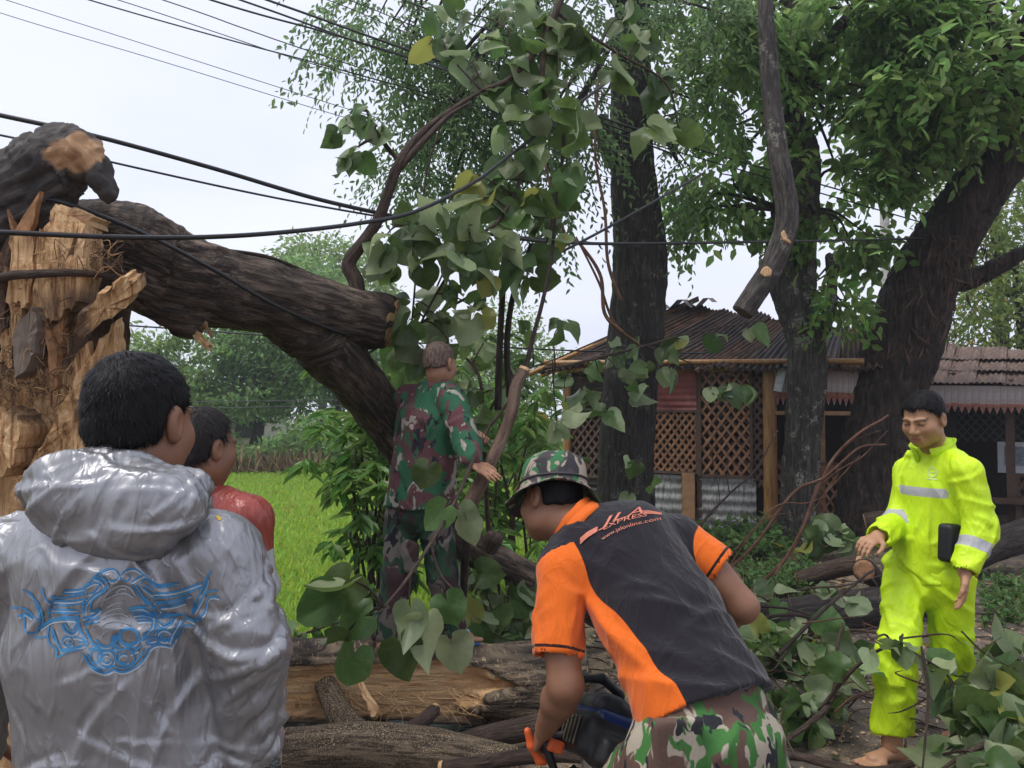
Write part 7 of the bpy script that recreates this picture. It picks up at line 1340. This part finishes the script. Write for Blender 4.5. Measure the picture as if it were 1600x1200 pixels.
# ------------------------------------------------------------ 5 man in the yellow rain suit
def yellow_man():
    t = thing('person', 'barefoot person in fluorescent yellow rain suit walking through cut boughs', 'person', (P(1440, 1150, 3.5)[0], 3.52, 0)); c = P(1443, 654, 3.50); R = axes((-.78, -.55, -.30)); nk = P(1462, 706, 3.55); V, Q, dk, rd = head(c, R, nk, sc=1.03)
    u = norm(np.array([.52, -.85, 0]));  sL, sR = P(1510, 738, 3.36), P(1424, 738, 3.70); eL, wL = P(1531, 822, 3.30), P(1508, 892, 3.24); eR, wR = P(1408, 812, 3.62), P(1372, 838, 3.46); ch, be, pv = P(1468, 760, 3.54), P(1460, 840, 3.54), P(1450, 895, 3.54)
    hR_, hL_ = pv-u*.10, pv+u*.10; kR, kL = P(1402, 1015, 3.42), P(1488, 1012, 3.52); aR = np.array([P(1384, 1150, 3.46)[0], 3.46, .085]); aL = np.array([P(1500, 1150, 3.68)[0], 3.68, .085])
    hl = arm_hand(eL, wL, (-.08, -.05, -1), (-.85, .4, 0), False, (.25, .28, .3, .35), thumb=.5, r0=.042, r1=.032, sc=1.05); hr = arm_hand(eR, wR, norm(P(1345, 852, 3.38)-wR), (.1, .3, -.9), True, (.45, .5, .55, .6), thumb=.6, sc=1.05)
    core = bodycore(ch, pv, [[hL_, kL, aL], [hR_, kR, aR]], [[sL, eL], [sR, eR]], u); body_mesh([(V, Q), core, hl, hr, foot(aR, (-.95, -.35), 1.05), foot(aL, (-.9, -.3), 1.05)], SK3, t, dk, rd)
    hair(c, R, t, HAIR, .010, strands=4500, slen=.022, sc=1.03, sw=.0008, line=((-.10, -.055), (-.05, -.05), (-.015, -.03), (.005, .005), (.03, .03), (.055, .062), (.09, .068)))
    b = MatB('fluorescent rain cloth'); n = b.noise(b.coords(), 8, 3); cc = b.ramp(n, [(.3, (.50, .74, .012)), (.7, (.62, .86, .02))]); cc = b.mix(b.ramp(b.attr('band'), [(.495, (0, 0, 0)), (.505, (1, 1, 1))]), cc, (.42, .42, .43)); b.set(Base_Color=cc, Roughness=.5); b.p.inputs['Specular IOR Level'].default_value = .35; b.bump(creases(b, 1.8), .25, .012); mat = b.m
    S = SDF(np.array([P(1340, 900, 3.5)[0]-.1, 3.05, .72]), np.array([P(1560, 690, 3.4)[0]+.1, 4.0, 1.5]), .0078); S.ecap(nk+[.0, 0, .0], ch, (.085, .075), (.185, .135), u=u, k=.06); S.ecap(ch, be, (.188, .135), (.168, .138), u=u, k=.04); S.ecap(be, pv+[0, 0, .02], (.168, .138), (.155, .128), u=u, k=.03)
    for s, e, w in ((sL, eL, wL), (sR, eR, wR)):
        S.ecap(nk*.4+s*.6, s, .06, .068, k=.06); S.ecap(s, e, .072, .064, k=.03); S.ecap(e, e*.06+w*.94, .064, .056, k=.02); d = norm(w-e); S.ecap(w, w+d*.1, .045, .05, k=.004, sub=True); X, Y, Z = S._pts((slice(None),)*3); rad = np.sqrt((X-w[0])**2+(Y-w[1])**2+(Z-w[2])**2); S.F = np.where(rad < .11, np.maximum(S.F, ((X-w[0])*d[0]+(Y-w[1])*d[1]+(Z-w[2])*d[2]-.006).astype(np.float32)), S.F)
    S.ell(c+np.array([0, 0, -.09]), (.07, .08, .09), None, .02, sub=True)
    def at(V):
        def seg(a, e): d = e-a; L = np.linalg.norm(d); tt = ((V-a)@d)/L**2; tc = np.clip(tt, 0, 1); return np.linalg.norm(V-a-tc[:, None]*d, axis=1), tt*L, L
        dL, tL, lL = seg(eL, wL); dR, tR, lR = seg(eR, wR); dUL = seg(sL, eL)[0]; dUR = seg(sR, eR)[0]; dT = np.minimum(seg(ch, be)[0]-.09, seg(be, pv)[0]-.09); arm = np.minimum.reduce([dL, dR, dUL, dUR]) < np.maximum(dT, .0)+.02
        zb = .021-np.abs(V[:, 2]-1.222); fb = np.maximum(np.where(dL < .09, .024-np.abs(tL-lL*.45), -1), np.where(dR < .09, .024-np.abs(tR-lR*.25), -1)); return {'band': .5+np.clip(np.where(arm, fb, zb)*12, -.5, .5)}
    j, V, Q = garment('rain_jacket', S, mat, t, [(.007, 5, (1, 1, .7), 3, False)], attrs=at, crease=[dict(n=60, base=lambda c: (.5, 0, -1) if c[2] > 1.05 else (1, 0, .35), jit=.45, amp=(.006, .013), sig=(.009, .016), L=(.06, .16), seed=5), dict(n=40, base=(1, -.3, .3), jit=.5, amp=(.005, .010), sig=(.008, .013), L=(.03, .08), seed=6)])
    ca = norm(np.array([-.25, -.12, 1])); collar('collar', nk-ca*.03+np.array([-.012, -.008, 0]), ca, (-.8, -.5, 0), .085, .075, .016, mat, j, gap=.35)
    bv = bvh_of(V, Q); ribbons(bv, [[(1450, 735), (1456, 730), (1462, 733), (1464, 740), (1458, 745), (1451, 743), (1450, 735)], [(1453, 738), (1461, 738)], [(1447, 748), (1466, 749)]], 1.6, plain('pale chest badge', (.60, .72, .35)), 'badge', j, off=.003)
    S = SDF(np.array([P(1360, 1000, 3.4)[0]-.1, 3.1, .02]), np.array([P(1540, 900, 3.4)[0]+.1, 4.0, 1.02]), .0088); S.ecap(pv+[0, 0, .04], pv+[0, 0, -.05], (.145, .118), (.15, .122), u=u, k=.03); S.chain([hR_, kR, aR+[.0, 0, .03]], [.102, .080, .074], k=.02); S.chain([hL_, kL, aL+[0, 0, .03]], [.102, .080, .074], k=.02)
    for a_ in (aR, aL): S.ecap(a_+[0, 0, .03], a_+[0, 0, -.05], .058, .058, k=.004, sub=True)
    S.plane_cut((0, 0, .145), (0, 0, -1)); garment('rain_trousers', S, mat, t, [(.008, 5, (1, 1, .8), 13, False)], crease=[dict(n=70, base=lambda c: (.7, 0, -.8), jit=.6, amp=(.006, .014), sig=(.010, .018), L=(.06, .16), seed=5), dict(n=30, base=(1, 0, .2), jit=.4, amp=(.006, .012), sig=(.009, .015), L=(.04, .09), seed=6, where=lambda V: V[:, 2] < .35)], attrs=lambda V: {'band': np.zeros(len(V))})
    S = SDF(P(1485, 850, 3.35)-.2, P(1485, 850, 3.35)+.2, .006); S.rbox(P(1484, 848, 3.37), (.10, .07, .17), axes((.55, -.8, 0), (.1, 0, 1)), .02, .01); V, Q = S.mesh(1); mesh_np('pouch', V, Q, plain('black pouch', (.012, .013, .015), .5), t)
yellow_man()
# ================================================================ damp air
b = MatB('damp air'); b.t.nodes.remove(b.p); pv_ = b.n('VolumePrincipled'); pv_.inputs['Color'].default_value = (.90, .93, 1, 1); pv_.inputs['Density'].default_value = .0021; pv_.inputs['Anisotropy'].default_value = .2; b.t.links.new(pv_.outputs[0], b.o.inputs['Volume'])
V, Q = box_geo((0, 0, 7), (320, 320, 17)); hz = mesh_np('haze', V, Q, b.m, smooth=False); hz['kind'] = 'stuff'; hz['label'] = 'thin damp haze hanging over the whole place'; hz['category'] = 'haze'
